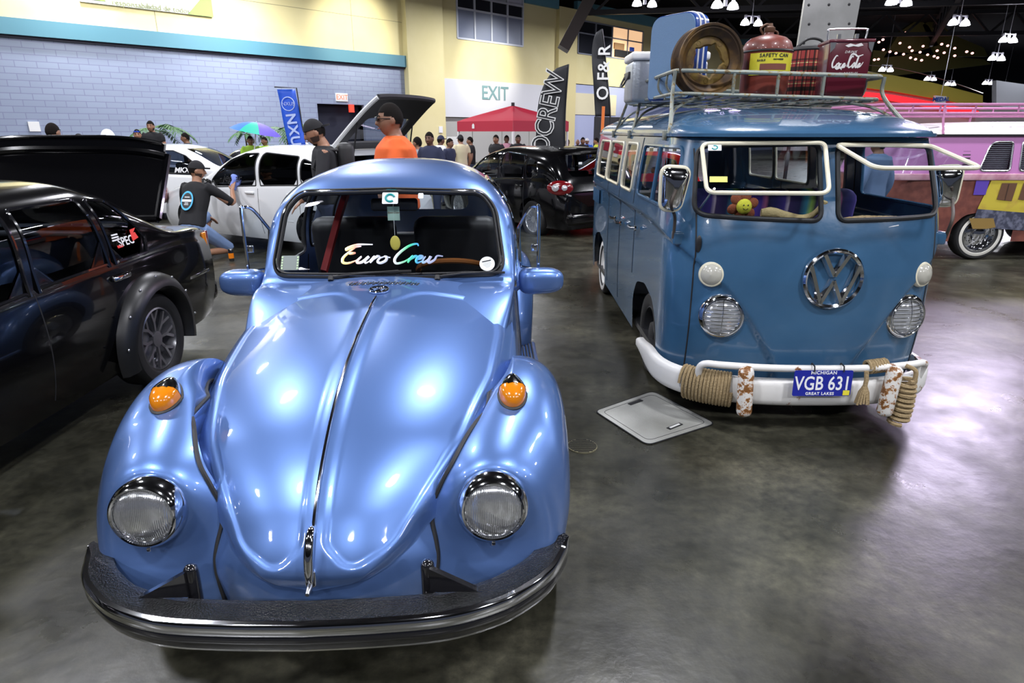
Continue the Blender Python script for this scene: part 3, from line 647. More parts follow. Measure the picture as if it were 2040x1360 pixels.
# rear window glass, rear lid hint, floor pan and interior
mk('rear_glass',CAB.cut([holes[5]],'in',.003),GLASS,BT)
m=MB(); m.box((0,2.5,.26),(1.2,2.9,.04)); m.build('floor_pan',DARK,BT)
m=MB(); m.box((0,1.75,.86),(1.1,.16,.20),bev=.05); m.build('dashboard',DARK,BT)
m=MB(); m.box((0,3.0,.72),(1.1,.16,.55),bev=.07); m.box((0,2.8,.52),(1.1,.45,.16),bev=.07); m.build('rear_seat',SEATB,BT)
for s in (-1,1):
    m=MB(); M=Matrix.Translation((s*.29,2.42,.80))@Matrix.Rotation(.25,4,'X'); m.add(rbox((.48,.14,.78),.06),M); m.add(rbox((.48,.5,.16),.06),Matrix.Translation((s*.29,2.18,.48))); so=m.build('front_seat',SEATB,BT)
    m=MB(); M=Matrix.Translation((s*.29,2.335,.72))@Matrix.Rotation(.25,4,'X'); m.add(rbox((.40,.03,.04),.01),M); m.build('red_seat_band',REDV,so)
m=MB(); m.add(ribbon([(-.40,2.02,.93),(-.34,2.2,1.20),(-.30,2.5,1.43)],.05,.03,up=(0,-1,0))); m.build('red_belt_strap',REDV,BT)
# steering wheel (wood rim)
sw=MB(); M=aim((.30,1.92,.955),(0,.45,.9)); sw.tube([tuple(M@Vector((.185*math.cos(a),.185*math.sin(a),0))) for a in np.linspace(0,2*PI,40,endpoint=False)],.014,True,8)
so=sw.build('steering_wheel',mat('varnished_wood',(.22,.075,.02),.25,coat=.7),BT); sp=MB()
for a in (0,PI,1.5*PI): sp.add(ribbon([tuple(M@Vector((.03*math.cos(a),.03*math.sin(a),-.02))),tuple(M@Vector((.18*math.cos(a),.18*math.sin(a),0)))],.02,.006))
sp.build('spokes',CHR,so)
m=MB(); m.box((.0,1.985,1.285),(.24,.03,.065),bev=.02); m.tube([(0,1.98,1.31),(0,2.0,1.38)],.008); m.build('rear_view_mirror',DARK,BT)
# stickers and tags behind the glass; lettering on the glass
def on_ws(x,z,off=.008):
    P=CAB.line([(x,z)],PR_FRONT,frontsel)[0]; return P
wsn=Vector((0,-.835,.55)).normalized()
def ws_frame(x,z,off): 
    p=on_ws(x,z); yv_=Vector((0,.55,.835)); return frame(np.array(p)+np.array(wsn)*off,(1,0,0),yv_,wsn)
def ws_quad(x,z,w_,h_,m_,name,off=.008,parent=None,r=.006):
    return mk(name,tf(prism(rpoly([(-w_/2,-h_/2),(w_/2,-h_/2),(w_/2,h_/2),(-w_/2,h_/2)],r,4,1),.0012),ws_frame(x,z,off)),m_,parent or wsg,smooth=False)
STW=mat('sticker_white',(.75,.78,.78),.5); STG=mat('sticker_teal',(.0,.27,.27),.5)
q=ws_quad(.0,1.325,.078,.062,STW,'inspection_sticker'); M=ws_frame(0,1.325,.0105)
mk('teal_swirl',tf(tube([(.021*math.cos(a),.019*math.sin(a),0) for a in np.linspace(.3,5.4,24)],.0055,n=6),M),STG,q)
q=ws_quad(.15,1.335,.026,.03,STW,'paper_slip')
HOLO=mat('holographic_vinyl',(.8,.8,.85),.25,.4)
def _holo():
    nt,N,L,b=nodes_of(HOLO); tc=N.new('ShaderNodeTexCoord'); sx=N.new('ShaderNodeSeparateXYZ'); mp=N.new('ShaderNodeMapRange'); mp.inputs[1].default_value=-.22; mp.inputs[2].default_value=.24
    r=N.new('ShaderNodeValToRGB'); e=r.color_ramp.elements; e[0].position=0; e[0].color=(.95,.75,.25,1); e[1].position=1; e[1].color=(.45,.5,.75,1)
    for p,c in ((.12,(.9,.35,.25)),(.2,(.8,.8,.85)),(.42,(.6,.65,.8)),(.55,(.75,.8,.8)),(.68,(.1,.8,.35)),(.78,(.1,.5,.9)),(.88,(.55,.6,.8))):
        k=e.new(p); k.color=(*c,1)
    L.new(tc.outputs['Object'],sx.inputs[0]); L.new(sx.outputs[0],mp.inputs[0]); L.new(mp.outputs[0],r.inputs[0]); L.new(r.outputs[0],b.inputs['Base Color'])
_holo()
# "Euro Crew" script strokes, unit: letter x-height = 1
def script(strokes,W_,H_,M,r,shear=.35):
    mb=MB()
    for st in strokes:
        P=crv([(p[0]+p[1]*shear,p[1],0) for p in st],8); n=len(P); R=[r*(.45+.75*math.sin(PI*min(1,max(0,(i+1)/(n+1))))) for i in range(n)]
        V,Fc=tube([(p[0]*W_,p[1]*H_,0) for p in P],R,n=6); V=[(a,b,c*.15) for a,b,c in V]; mb.add((V,Fc),M)
    return mb.vf()
EU=[ [(1.7,2.9),(.9,2.75),(.0,2.3),(.15,2.7),(1.2,3.2),(3.1,3.2)],[(1.1,2.9),(.5,1.9),(.1,.9),(.4,.1),(1.2,0),(2.1,.5)],[(.55,1.6),(1.4,1.75)],
     [(2.1,.5),(2.4,1.1),(2.2,.5),(2.3,.05),(2.9,.2),(3.4,1.1),(3.2,.4),(3.4,.0),(3.8,.3)],[(3.8,.3),(4.2,1.1),(4.0,.0)],[(4.1,.5),(4.5,1.1),(4.9,1.1)],[(5.5,1.1),(4.95,.8),(4.9,.2),(5.4,.0),(5.9,.4),(5.8,1.0),(5.5,1.1),(6.3,.9)],
     [(9.3,2.9),(8.9,3.3),(8.0,2.9),(7.2,1.7),(7.0,.6),(7.5,-.1),(8.4,.2),(9.0,.9)],[(9.0,.9),(9.2,1.15),(9.0,.6),(8.95,0)],[(9.05,.5),(9.5,1.1),(9.9,1.05)],
     [(9.9,.5),(10.4,.7),(10.5,1.05),(10.1,1.1),(9.9,.5),(10.2,.0),(10.8,.3)],[(10.9,1.1),(10.8,.4),(11.0,.0),(11.5,.5),(11.6,1.1),(11.55,.4),(11.8,.0),(12.3,.5),(12.4,1.15),(13.2,1.1)]]
M=ws_frame(-.235,1.032,.012)
mk('euro_crew_lettering',script(EU,.0365,.030,M,.0068),HOLO,wsg)
M=ws_frame(.475,1.025,.012); dsk=MB(); dsk.lathe([(.037,0),(.037,.0012),(.0005,.0012)],M,32); q=dsk.build('round_white_sticker',STW,wsg,smooth=False)
for k,(w_,h_,z_) in enumerate(((.044,.006,.014),(.036,.0015,.004),(.042,.0015,-.003),(.030,.0015,-.010),(.020,.0015,-.017))): mb=MB(); mb.box((0,0,0),(w_,h_,.0004),M=M@Matrix.Rotation(.22,4,'Z')@Matrix.Translation((0,z_,.0016))); mb.build('sticker_print',DARK if k==0 else mat('print_grey',(.3,.3,.32),.6),q,smooth=False)
q=ws_quad(-.475,1.035,.085,.075,mat('clear_permit_sticker',(.10,.13,.12),.4),'permit_sticker')
for sx in(-1,1): 
    mb=MB(); M=ws_frame(-.475,1.035,.0105)
    for k in range(5): mb.box((sx*.037,-.028+.014*k,0),(.008,.009,.001),M=M)
    mb.build('permit_marks',mat('pale_green_print',(.45,.6,.35),.5) if sx<0 else MATS['pale_green_print'],q,smooth=False)
# hanging tag under the mirror
pt=empty('air_freshener_tag',(0,0,0),0); pt.parent=None
q=MB(); q.box((0,0,-.05),(.062,.002,.07),bev=.004); tg=q.build('card',mat('mint_card',(.45,.62,.50),.6),None)
tg.parent=pt; pt.location=BT.matrix_world@Vector((0,0,0)); 
bpy.context.view_layer.update()
pt.matrix_world=BT.matrix_world@Matrix.Translation((.0,1.94,1.295)); tag(pt,'mint green card and round charm hanging on a string inside the blue beetle windshield','tag')
mk('string',tube([(0,.03,.02),(0,0,-.012),(0,0,-.09),(0,0,-.16)],.0012,n=5),WHT,pt)
q=MB(); q.add(ellipsoid((0,0,-.20),(.026,.005,.038),20,12)); q.build('charm',mat('charm_yellow',(.8,.65,.12),.5),pt)
mk('print',tf(text_vf('Euro Crew',.013,.0006,.3),frame((0,-.0016,-.045),(1,0,0),(0,0,1),(0,-1,0))),mat('print_brown',(.25,.08,.03),.5),pt,smooth=False)
# wipers, washer jet, cowl vents, badge, chrome strip, handle
for x0,x1,z1 in ((-.26,.05,.995),(.24,.50,.985)):
    wp=MB(); wp.tube([(x0,1.60,.975),(x0,1.615,.992)],.014); wp.tube([(x0,1.61,.99),(x0+.12,1.64,.998),(x1,1.665,z1+.012)],.005,n=6); wp.add(ribbon([(x0-.02+.06,1.648,.995),((x0+x1)/2,1.655,1.0),(x1+.06,1.668,z1+.01)],.008,.016)); wp.build('wiper',BLK,BT)
def on_hood(x,s,off=0.):
    u=x/float(_w(s)); e=.004; p=hood_fn(np.array([u]),np.array([s]))[0]; a=hood_fn(np.array([u+e]),np.array([s]))[0]-p; b=hood_fn(np.array([u]),np.array([s-e]))[0]-p
    n=Vector(a).cross(Vector(b)).normalized(); return frame(p+np.array(n)*off,a,Vector(n).cross(Vector(a)),n)
v=MB()
for k in range(13): v.add(rbox((.007,.04,.004),.0018),on_hood((k-6)*.0245+.0,.105,.003)@Matrix.Rotation(-.25,4,'Z'))
v.build('air_vent_slots',CHR,hood)
v=MB()
for k in range(13): v.add(rbox((.007,.036,.002),.0008),on_hood((k-6)*.0245+.011,.105,.001)@Matrix.Rotation(-.25,4,'Z'))
v.build('vent_gap',SEAM,hood)
q=MB(); q.lathe([(.0,0),(.045,0)],on_hood(0,.215,.002),40); bd=mk('hood_badge',tf(vw_emblem(.045,.006),on_hood(0,.215,.004)),CHR,hood); q=MB(); q.lathe([(.0445,0),(.0445,.003),(.0003,.003)],on_hood(0,.215,.001),40); q.build('badge_disc',BPAINT,bd)
ss=np.linspace(.285,HL-.165,70); pts=[on_hood(0,s,.0035).translation for s in ss]; mk('chrome_strip',tube(pts,[.0025]+[.0055]*(len(pts)-2)+[.003],n=8),CHR,hood)
hd=MB(); P=[on_hood(0,s,o).translation for s,o in ((HL-.165,.010),(HL-.16,.024),(HL-.135,.034),(HL-.10,.034),(HL-.075,.028),(HL-.055,.022),(HL-.045,.018))]; hd.tube(crv(P,6),[.010+.004*math.sin(i/36*PI) for i in range(37)],n=10)
hd.add(rbox((.030,.05,.02),.008),on_hood(0,HL-.045,.006)); hd.add(rbox((.018,.02,.03),.006),on_hood(0,HL-.16,.006)); ho=hd.build('hood_handle',CHR,hood)
q=MB(); M=on_hood(0,HL-.035,.015); q.lathe([(.0003,.036),(.006,.036),(.008,.02),(.008,0)],M,12); q.build('handle_button',STEEL,ho)
# front apron round plug
P=nose_fn(np.array([0.03]),np.array([_na[-1]-.06]))[0]; q=MB(); q.tube([(.02+.034*math.cos(a),P[1]-.003,P[2]+.01+.034*math.sin(a)) for a in np.linspace(0,2*PI,30,endpoint=False)],.0012,True,5); q.build('tow_plug_seam',SEAM,BT)
# bumper
bpx=[(0,-.02),(.2,-.012),(.38,.008),(.52,.06),(.61,.125),(.675,.195),(.715,.275),(.732,.32)]
half=crv(bpx,10); path=np.vstack([np.stack([-half[::-1,0],half[::-1,1]],1)[:-1],half])
def sweep(sec,taper=True,z0=0.):
    """sec: list of (back, z) ; back = distance behind the path"""
    V=[];Fc=[];N=len(path);K=len(sec)
    for i,p in enumerate(path):
        a=path[max(0,i-1)]; b=path[min(N-1,i+1)]; t=(b-a)/np.linalg.norm(b-a); n=np.array([-t[1],t[0]])
        e=smoothstep(0,10,min(i,N-1-i)); k=.25+.75*float(e) if taper else 1
        for d,z in sec: V.append((p[0]+n[0]*d*k,p[1]+n[1]*d*k,.37+(z-.37)*(.75+.25*float(e))+.03*(1-float(e))+z0))
    for i in range(N-1):
        for k in range(K-1): Fc.append((i*K+k,i*K+k+1,(i+1)*K+k+1,(i+1)*K+k))
    Fc.append(tuple(range(K))); Fc.append(tuple((N-1)*K+k for k in range(K))[::-1])
    return (V,Fc)
bu=mk('front_bumper',sweep([(.02,.437),(.004,.432),(0.0,.42),(.006,.41),(.0,.40),(-.004,.392),(-.003,.378),(.006,.37),(.008,.355),(.016,.342),(.03,.335),(.06,.33),(.06,.34)]),GBLK,BT,sharp=50)
mk('pebbled_top_pad',sweep([(.014,.440),(.025,.444),(.065,.450),(.080,.448),(.083,.435)]),PEB,bu)
mk('chrome_bead',sweep([(.018,.440),(.002,.438),(-.005,.430),(-.006,.412),(-.002,.402),(.006,.400)]),CHR,bu)
mk('chrome_lower_bead',sweep([(.014,.347),(.013,.342),(.020,.337),(.03,.333)]),CHR,bu)
for s in (-1,1):
    b=MB(); b.add(rbox((.038,.035,.13),.016),Matrix.Translation((s*.318,.105,.47))); b.add(prism([(0,0),(s*.13,-.0),(0,.075)],.02),Matrix.Translation((s*.325,.10,.45))@Matrix.Rotation(PI/2,4,'X')); b.build('bumper_bracket',GBLK,BT)
an=MB(); an.tube([(.61,1.72,.93),(.625,1.70,1.0),(.635,1.72,1.22)],.0035,n=6); an.lathe([(.012,0),(.011,.02),(.004,.05)],Matrix.Translation((.61,1.72,.915)),12); an.build('antenna',CHR,BT)
m=MB(); m.add(ellipsoid((0,1.6,.968),(.012,.012,.008),10,6)); m.build('washer_jet',DARK,BT)
# ================= lowered blue split-window van =================
VPAINT=mat('aged_blue_paint',(.042,.115,.215),.25,coat=.8,noise=(2.2,(.028,.088,.175),.35,.7))
def _vp():
    nt,N,L,b=nodes_of(VPAINT); base=b.inputs['Base Color'].links[0].from_socket
    tc=[n for n in N if n.type=='TEX_COORD'][0]
    n=N.new('ShaderNodeTexNoise'); n.inputs['Scale'].default_value=5.5; n.inputs['Detail'].default_value=8; n.inputs['Roughness'].default_value=.75; L.new(tc.outputs['Object'],n.inputs['Vector'])
    r=N.new('ShaderNodeValToRGB'); r.color_ramp.elements[0].position=.735; r.color_ramp.elements[0].color=(0,0,0,1); r.color_ramp.elements[1].position=.75; r.color_ramp.elements[1].color=(1,1,1,1); L.new(n.outputs['Fac'],r.inputs[0])
    mx=N.new('ShaderNodeMixRGB'); mx.inputs[2].default_value=(.22,.07,.025,1); L.new(r.outputs[0],mx.inputs[0]); L.new(base,mx.inputs[1]); L.new(mx.outputs[0],b.inputs['Base Color'])
    n2=N.new('ShaderNodeTexNoise'); n2.inputs['Scale'].default_value=3; n2.inputs['Detail'].default_value=5; L.new(tc.outputs['Object'],n2.inputs['Vector'])
    bp=N.new('ShaderNodeBump'); bp.inputs['Strength'].default_value=.18; bp.inputs['Distance'].default_value=.03; L.new(n2.outputs['Fac'],bp.inputs['Height']); L.new(bp.outputs[0],b.inputs['Normal'])
_vp()
RUSTW=mat('rusty_white_paint',(.74,.73,.70),.45,coat=.2)
def rusty(m,sc,c2,lo,hi):
    nt,N,L,b=nodes_of(m); tc=N.new('ShaderNodeTexCoord'); n=N.new('ShaderNodeTexNoise'); n.inputs['Scale'].default_value=sc; n.inputs['Detail'].default_value=8; n.inputs['Roughness'].default_value=.7
    r=N.new('ShaderNodeValToRGB'); c=b.inputs['Base Color'].default_value[:3]; e=r.color_ramp.elements; e[0].position=lo; e[0].color=(*c,1); e[1].position=hi; e[1].color=(*c2,1); k=e.new((lo+hi)/2); k.color=(c2[0]*2,c2[1]*2.2,c2[2]*2,1)
    L.new(tc.outputs['Object'],n.inputs['Vector']); L.new(n.outputs['Fac'],r.inputs[0]); L.new(r.outputs[0],b.inputs['Base Color'])
rusty(RUSTW,7,(.16,.06,.02),.62,.67)
RUSTY2=mat('peeling_white_rust',(.72,.70,.66),.5); rusty(RUSTY2,22,(.20,.08,.02),.50,.56)
CREAMP=mat('cream_enamel',(.72,.68,.52),.35,coat=.3)
ROPE=mat('sisal_rope',(.34,.25,.13),.9,bump=(120,.8)); FROST=mat('frosted_lens',(.45,.44,.38),.2,coat=.6)
RACKM=mat('weathered_rack_steel',(.23,.25,.22),.5,.4); rusty(RACKM,30,(.13,.09,.04),.55,.62)
VT=empty('split_window_van',(1.705,3.33,0),0,'lowered aged blue split-window van with rusty white bumper and loaded roof rack','van')
_y0=pchip([.2,.35,.6,.85,1.0,1.17,1.58,1.64],[.12,.09,.075,.08,.10,.14,.285,.30])
_hw=pchip([.2,.6,1.1,1.2,1.6,1.66],[.775,.79,.79,.785,.735,.72])
_zl=pchip([0,.10,.14,.20,.28,.38,.50,.62,.78,1.1,1.6,5],[.15,.22,.40,.53,.67,.79,.885,.955,1.02,1.08,1.10,1.10])
VL=4.15
def van_pt(t,hw,y0,D=.50,n=2.6,yr=VL-.35):
    """t in [-1,1] round the plan outline, 0 = nose centre"""
    a=np.abs(t); th=np.clip(a/.34,0,1)*PI/2; x=hw*np.sin(th)**(2/n); y=y0+D*(1-np.clip(np.cos(th),0,1)**(2/n))
    s=np.clip((a-.34)/.5,0,1); y=np.where(a>.34,y0+D+s*(yr-y0-D),y); x=np.where(a>.34,hw,x)
    r=np.clip((a-.84)/.16,0,1)*PI/2; x=np.where(a>.84,hw*np.clip(np.cos(r),0,1)**(2/4),x); y=np.where(a>.84,yr+.35*np.sin(r)**(2/4),y)
    return np.sign(t)*x,y
def van_fn(u,v):
    z=v; hw=_hw(z); x,y=van_pt(u,hw,_y0(z))
    p=np.where(np.abs(u)<.34,np.abs(u)/.34*1.05,1.05+(np.abs(u)-.34)/.5*3.2)
    d=(z-_zl(p))*.8; h=.020*smoothstep(-.014,.010,d)*(1-smoothstep(1.13,1.16,z)*.0)
    e=2e-3; x2,y2=van_pt(u+e,hw,_y0(z)); x1,y1=van_pt(u-e,hw,_y0(z)); tx,ty=x2-x1,y2-y1; L=np.hypot(tx,ty)+1e-9; nx,ny=ty/L,-tx/L
    return np.stack([x+nx*h,y+ny*h,z],1)
tu=np.r_[-np.linspace(.84,1,14)[::-1],-np.linspace(.34,.84,150)[::-1][1:],np.linspace(-.34,.34,171)[1:-1],np.linspace(.34,.84,150),np.linspace(.84,1,14)[1:]]
VB=Surf(van_fn,tu,np.r_[np.linspace(.2,1.15,64),np.linspace(1.15,1.608,44)[1:]])
fsel=lambda s:(lambda P:(P[:,1]<.75)&(P[:,0]*s>.0)&(np.abs(P[:,0])<.75))
def pane(s): return rpoly([(s*.045,1.185),(s*.685,1.20),(s*.655,1.565),(s*.05,1.58)],[.05,.07,.07,.05],7,.03)
vs=lambda s:(lambda P:P[:,0]*s>.4)
def sidewin(a,b,z0=1.215,z1=1.555,r=.05,sl=.0): return rpoly([(a,z0),(b,z0),(b,z1),(a+sl,z1)],r,5,.04)
arch=lambda c:rpoly([(c-.42,.0),(c-.41,.45),(c-.28,.60),(c,.65),(c+.28,.60),(c+.41,.45),(c+.42,.0)],[0,.2,.2,.3,.2,.2,0],6,.03)
SW=[('cab_door_window',.42,1.36,.10),('side_window',1.60,2.06,0),('side_window',2.22,2.92,0),('side_window',2.98,3.62,0)]
vh=[(pane(-1),PR_FRONT,fsel(-1)),(pane(1),PR_FRONT,fsel(1))]
vh.append((rpoly([(-.52,1.10),(.52,1.10),(.50,1.53),(-.50,1.53)],.08,6),PR_FRONT,lambda P:P[:,1]>3.6))
for s in(-1,1):
    for nm,a,b,sl in SW: vh.append((sidewin(a,b,sl=sl),PR_SIDE,vs(s)))
    vh.append((arch(.98),PR_SIDE,vs(s))); vh.append((arch(3.35),PR_SIDE,vs(s)))
van=mk('body',VB.cut(vh),VPAINT,VT,sharp=60)
# roof dome with gutter
def roof_fn(u,v):
    x,y=van_pt(u,np.full_like(u,.75),np.full_like(u,.20),D=.52,n=2.4); r=v; yc=2.2
    z=1.625+.18*(1-r**3.0)**(1/1.9)
    f=smoothstep(.3,1.3,yc+(y-yc)*r)          # lower over the cab nose
    return np.stack([x*r,yc+(y-yc)*r,z-.012*(1-f)],1)
RF=Surf(roof_fn,tu[::2],np.r_[np.linspace(.0,.8,24),np.linspace(.8,1,26)[1:]]); mk('roof',RF.mesh(),VPAINT,VT,sharp=70)
gl=[]; 
for t in np.linspace(-.99,.99,160): x,y=van_pt(np.array([t]),np.array([.75]),np.array([.20]),D=.52,n=2.4); gl.append((x[0],y[0],1.623))
gu=MB(); gu.add(ribbon(gl,.018,.022)); gu.build('rain_gutter',VPAINT,VT)
# fittings of the windows
NAVY2=mat('dark_headliner',(.02,.025,.05),.7)
for s in(-1,1):
    l=VB.line(pane(s),PR_FRONT,fsel(s)); mk('windscreen_rubber',tube(l,.014,True,8),BLK,van)
    for nm,a,b,sl in SW:
        P=sidewin(a,b,sl=sl); l=VB.line(P,PR_SIDE,vs(s)); o=mk(nm+'_frame',tube(l,.012,True,6),CREAMP if nm=='side_window' else VPAINT,van)
        mk('glass',VB.cut([(P,PR_SIDE,vs(s))],'in',-.006),GLASS,o)
    if s<0:
        l=VB.line([(.86,1.22),(.87,1.55)],PR_SIDE,vs(s)); mk('quarterlight_bar',tube(l,.014,n=6),VPAINT,van)
    # seams
    def seam(pts,name='door_seam',r=.004): mk(name,tube(VB.line(pts,PR_SIDE,vs(s)),r,n=5),SEAM,van)
    seam([(.60,z) for z in np.linspace(.24,.62,6)] if 0 else [(1.46,z) for z in np.linspace(.62,1.6,14)])
    for yy in (2.12,2.78): seam([(yy,z) for z in np.linspace(.26,1.2,14)],'cargo_door_seam')
    l=VB.line([(s*.67,z) for z in np.linspace(.24,1.55,26)],PR_FRONT,lambda P,s=s:(P[:,1]<.8)&(P[:,0]*s>0)); mk('front_corner_seam',tube(l,.005,n=5),SEAM,van)
    # handles
    for (yy,zz) in ((1.36,.98),(2.0,.93),(2.30,.93)):
        h=MB(); h.tube([(s*.805,yy-.07,zz),(s*.845,yy-.04,zz),(s*.845,yy+.05,zz)],.011); h.lathe([(.02,0),(.018,.012),(.001,.014)],aim((s*.812,yy-.07,zz),(s,0,0)),12); h.build('door_handle',CHR,VT)
    # vents at the rear
    h=MB()
    for k in range(7): h.add(rbox((.012,.05,.14),.004),Matrix.Translation((s*.80,3.42+k*.07,1.0))@Matrix.Rotation(.35*s,4,'Z'))
    h.build('air_louvres',VPAINT,VT)
    # headlights with stone guards
    hx=s*.515; hz=.648; yb=.155
    ax=Vector((s*.22,-1,.04)).normalized(); M=aim((hx,yb-.0,hz),ax)
    q=MB(); q.lathe([(.128,-.05),(.130,.0),(.127,.018),(.118,.032),(.108,.036),(.102,.030),(.100,.02)],M,56); ho=q.build('headlight_ring',CHR,VT)
    q=MB(); q.lathe([(.101,.018),(.08,.034),(.045,.043),(.0005,.046)],M,48); q.build('lens',LENS,ho)
    q=MB(); 
    for k in range(-4,5):
        zz=k*.0215; w_=math.sqrt(max(.0001,.100**2-zz*zz)); q.tube([tuple(M@Vector((x,zz,.036+.022*(1-(x/.1)**2-(zz/.1)**2)))) for x in np.linspace(-w_,w_,9)],.0028,n=5)
    q.tube([tuple(M@Vector((0,z,.038+.022*(1-(z/.1)**2)))) for z in np.linspace(-.1,.1,9)],.0028,n=5); q.tube([tuple(M@Vector((.1*math.cos(a),.1*math.sin(a),.036))) for a in np.linspace(0,2*PI,40,endpoint=False)],.004,True,6)
    q.build('stone_guard',CHR,ho)
    q=MB(); q.add(rbox((.022,.02,.018),.004),M@Matrix.Translation((-s*.135,-.01,.01))); q.build('clamp_screw',STEEL,ho)
    # front indicators
    ix=s*.585; iz=.882; yi=float(.075+.5*(1-(1-(abs(ix)/.79)**2.6)**(1/2.6)))
    M=aim((ix,yi+.004,iz),Vector((s*.42,-1,.08)).normalized())
    q=MB(); q.lathe([(.070,-.02),(.072,.01),(.066,.022),(.058,.024)],M,44); io=q.build('indicator_ring',CREAMP,VT)
    q=MB(); q.lathe([(.060,.020),(.05,.034),(.03,.044),(.0005,.048)],M,40); q.build('frosted_lens',FROST,io)
    # wheels
    wheel(VT,(s*.66,.98,.29),.29,.17,.19,'steel',s,BLK); wheel(VT,(s*.66,3.35,.29),.29,.17,.19,'steel',s,WHT,WHT)
    q=MB(); q.add(ellipsoid((s*.60,.98,.36),(.22,.44,.34),18,12)); q.add(ellipsoid((s*.60,3.35,.36),(.22,.44,.34),18,12))
    # outside mirror
    if s<0: c=Vector((-.825,.22,1.345))
    else: c=Vector((.905,.60,1.33))
    M=aim(c,Vector((-s*.10,-1,0)) if s<0 else Vector((-.30,-1,0)),(0,0,1))@Matrix.Rotation(-s*-.06,4,'Z')
    o2=rpoly([(-.062,-.115),(.050,-.115),(.082,.115),(-.082,.115)] if s<0 else [(-.050,-.115),(.062,-.115),(.08,.115),(-.08,.115)],[.05,.05,.045,.045],6,.02)
    def ringed(poly,ks): 
        V=[];Fc=[];n=len(poly)
        for k,(sc,h) in enumerate(ks): V+= [(p[0]*sc,p[1]*sc,h) for p in poly]
        for j in range(len(ks)-1):
            for i in range(n): Fc.append((j*n+i,j*n+(i+1)%n,(j+1)*n+(i+1)%n,(j+1)*n+i))
        Fc.append(tuple((len(ks)-1)*n+i for i in range(n))); return (V,Fc)
    mo=mk('outside_mirror',tf(ringed(o2,[(1.,-.02),(.99,.0),(.93,.018),(.82,.030),(.6,.04),(.3,.045)]),M),CHR,VT)
    mk('mirror_rim',tf(tube([(p[0],p[1],-.008) for p in o2],.011,True,8),M),CREAMP,mo)
    b0=Vector((s*.735,.36,1.06)); q=MB(); pth=crv([tuple(b0+Vector((s*.045,-.03,0))),tuple(b0+Vector((s*.05,-.05,.12))),tuple(c+Vector((-s*-.02,.0-.05,-.08))),tuple(c+Vector((0,-.048,0)))],8); q.tube(pth,.009,n=8); q.build('mirror_arm',mat('rusty_arm',(.06,.045,.035),.6) if s<0 else MATS['rusty_arm'],mo)
    q=MB(); q.add(rbox((.07,.07,.075),.012),Matrix.Translation(b0+Vector((s*.012,-.01,0)))); q.build('mirror_bracket',VPAINT,mo)
# centre pillar and emblem
yc_=float(_y0(np.array([.88]))[0]); M=aim((.03,yc_-.022,.885),(0,-1,.02)); eo=mk('round_emblem',tf(vw_emblem(.165,.020,.235),M),CHR,VT)
q=MB(); q.add(ellipsoid((-.662,.225,1.045),(.018,.010,.048),14,10)); q.build('air_intake_grommet',DARK,VT)
q=MB()
for x_ in(-.22,.33): q.add(ellipsoid((x_,.135+abs(x_)*.06,1.15),(.02,.014,.012),12,8)); q.tube([(x_,.12+abs(x_)*.06,1.15),(x_+.06,.125+abs(x_)*.08,1.158)],.005)
q.build('wiper_spindle',STEEL,VT)
# dent line under the emblem
q=MB(); q.tube([(x,.062,.655+.006*math.sin(x*60)) for x in np.linspace(-.05,.10,14)],.0016,n=4); q.build('dent_crease',SEAM,van)
# opened safari windscreen frames
def safari(s,h0,h1,b0,b1,m=CREAMP):
    """hinge ends h0 (centre), h1 (outer); bottom ends b0, b1"""
    P=[Vector(p) for p in (h0,h1,b1,b0)]; X=(P[1]-P[0]).normalized(); Wd=(P[1]-P[0]).length; Y=(P[3]-P[0]); Hh=Y.length; Y.normalize(); Z=X.cross(Y).normalized(); M=frame(P[0],X,Y,Z)
    po=rpoly([(0,0),(Wd,0),((P[2]-P[0]).dot(X),Hh),((P[3]-P[0]).dot(X),Hh)],[.04,.04,.055,.055],7,.03)
    o=mk('opening_windscreen_frame',tf(tube([(p[0],p[1],0) for p in po],.0115,True,8),M),m,VT); mk('glass',tf(([(p[0],p[1],0) for p in po],[tuple(range(len(po)))]),M),GLASS,o); return o,M
fo,FM=safari(-1,(-.05,.20,1.585),(-.665,.33,1.578),(-.105,-.055,1.345),(-.69,.045,1.345))
safari(1,(.01,.20,1.575),(.59,.33,1.568),(.06,-.175,1.475),(.665,-.03,1.46))
M=FM@Matrix.Translation((.56,.035,.004)); mk('inspection_sticker',tf(prism([(-.035,-.022),(.035,-.022),(.035,.022),(-.035,.022)],.001),M),STW,fo,smooth=False); mk('sticker_swirl',tf(tube([(.014*math.cos(a),.014*math.sin(a),.001) for a in np.linspace(.3,5.2,16)],.004,n=5),M),STG,fo)
mk('permit_sticker',tf(prism([(-.045,-.02),(.045,-.02),(.045,.02),(-.045,.02)],.001),FM@Matrix.Translation((.54,.265,.004))),mat('permit_yellow',(.6,.62,.12),.5),fo,smooth=False)
for s in (-1,):
    q=MB(); q.tube([(s*.655,.31,1.22),(s*.655,.06 if s<0 else .02,1.36 if s<0 else 1.455)],.006); q.build('window_stay',STEEL,VT)
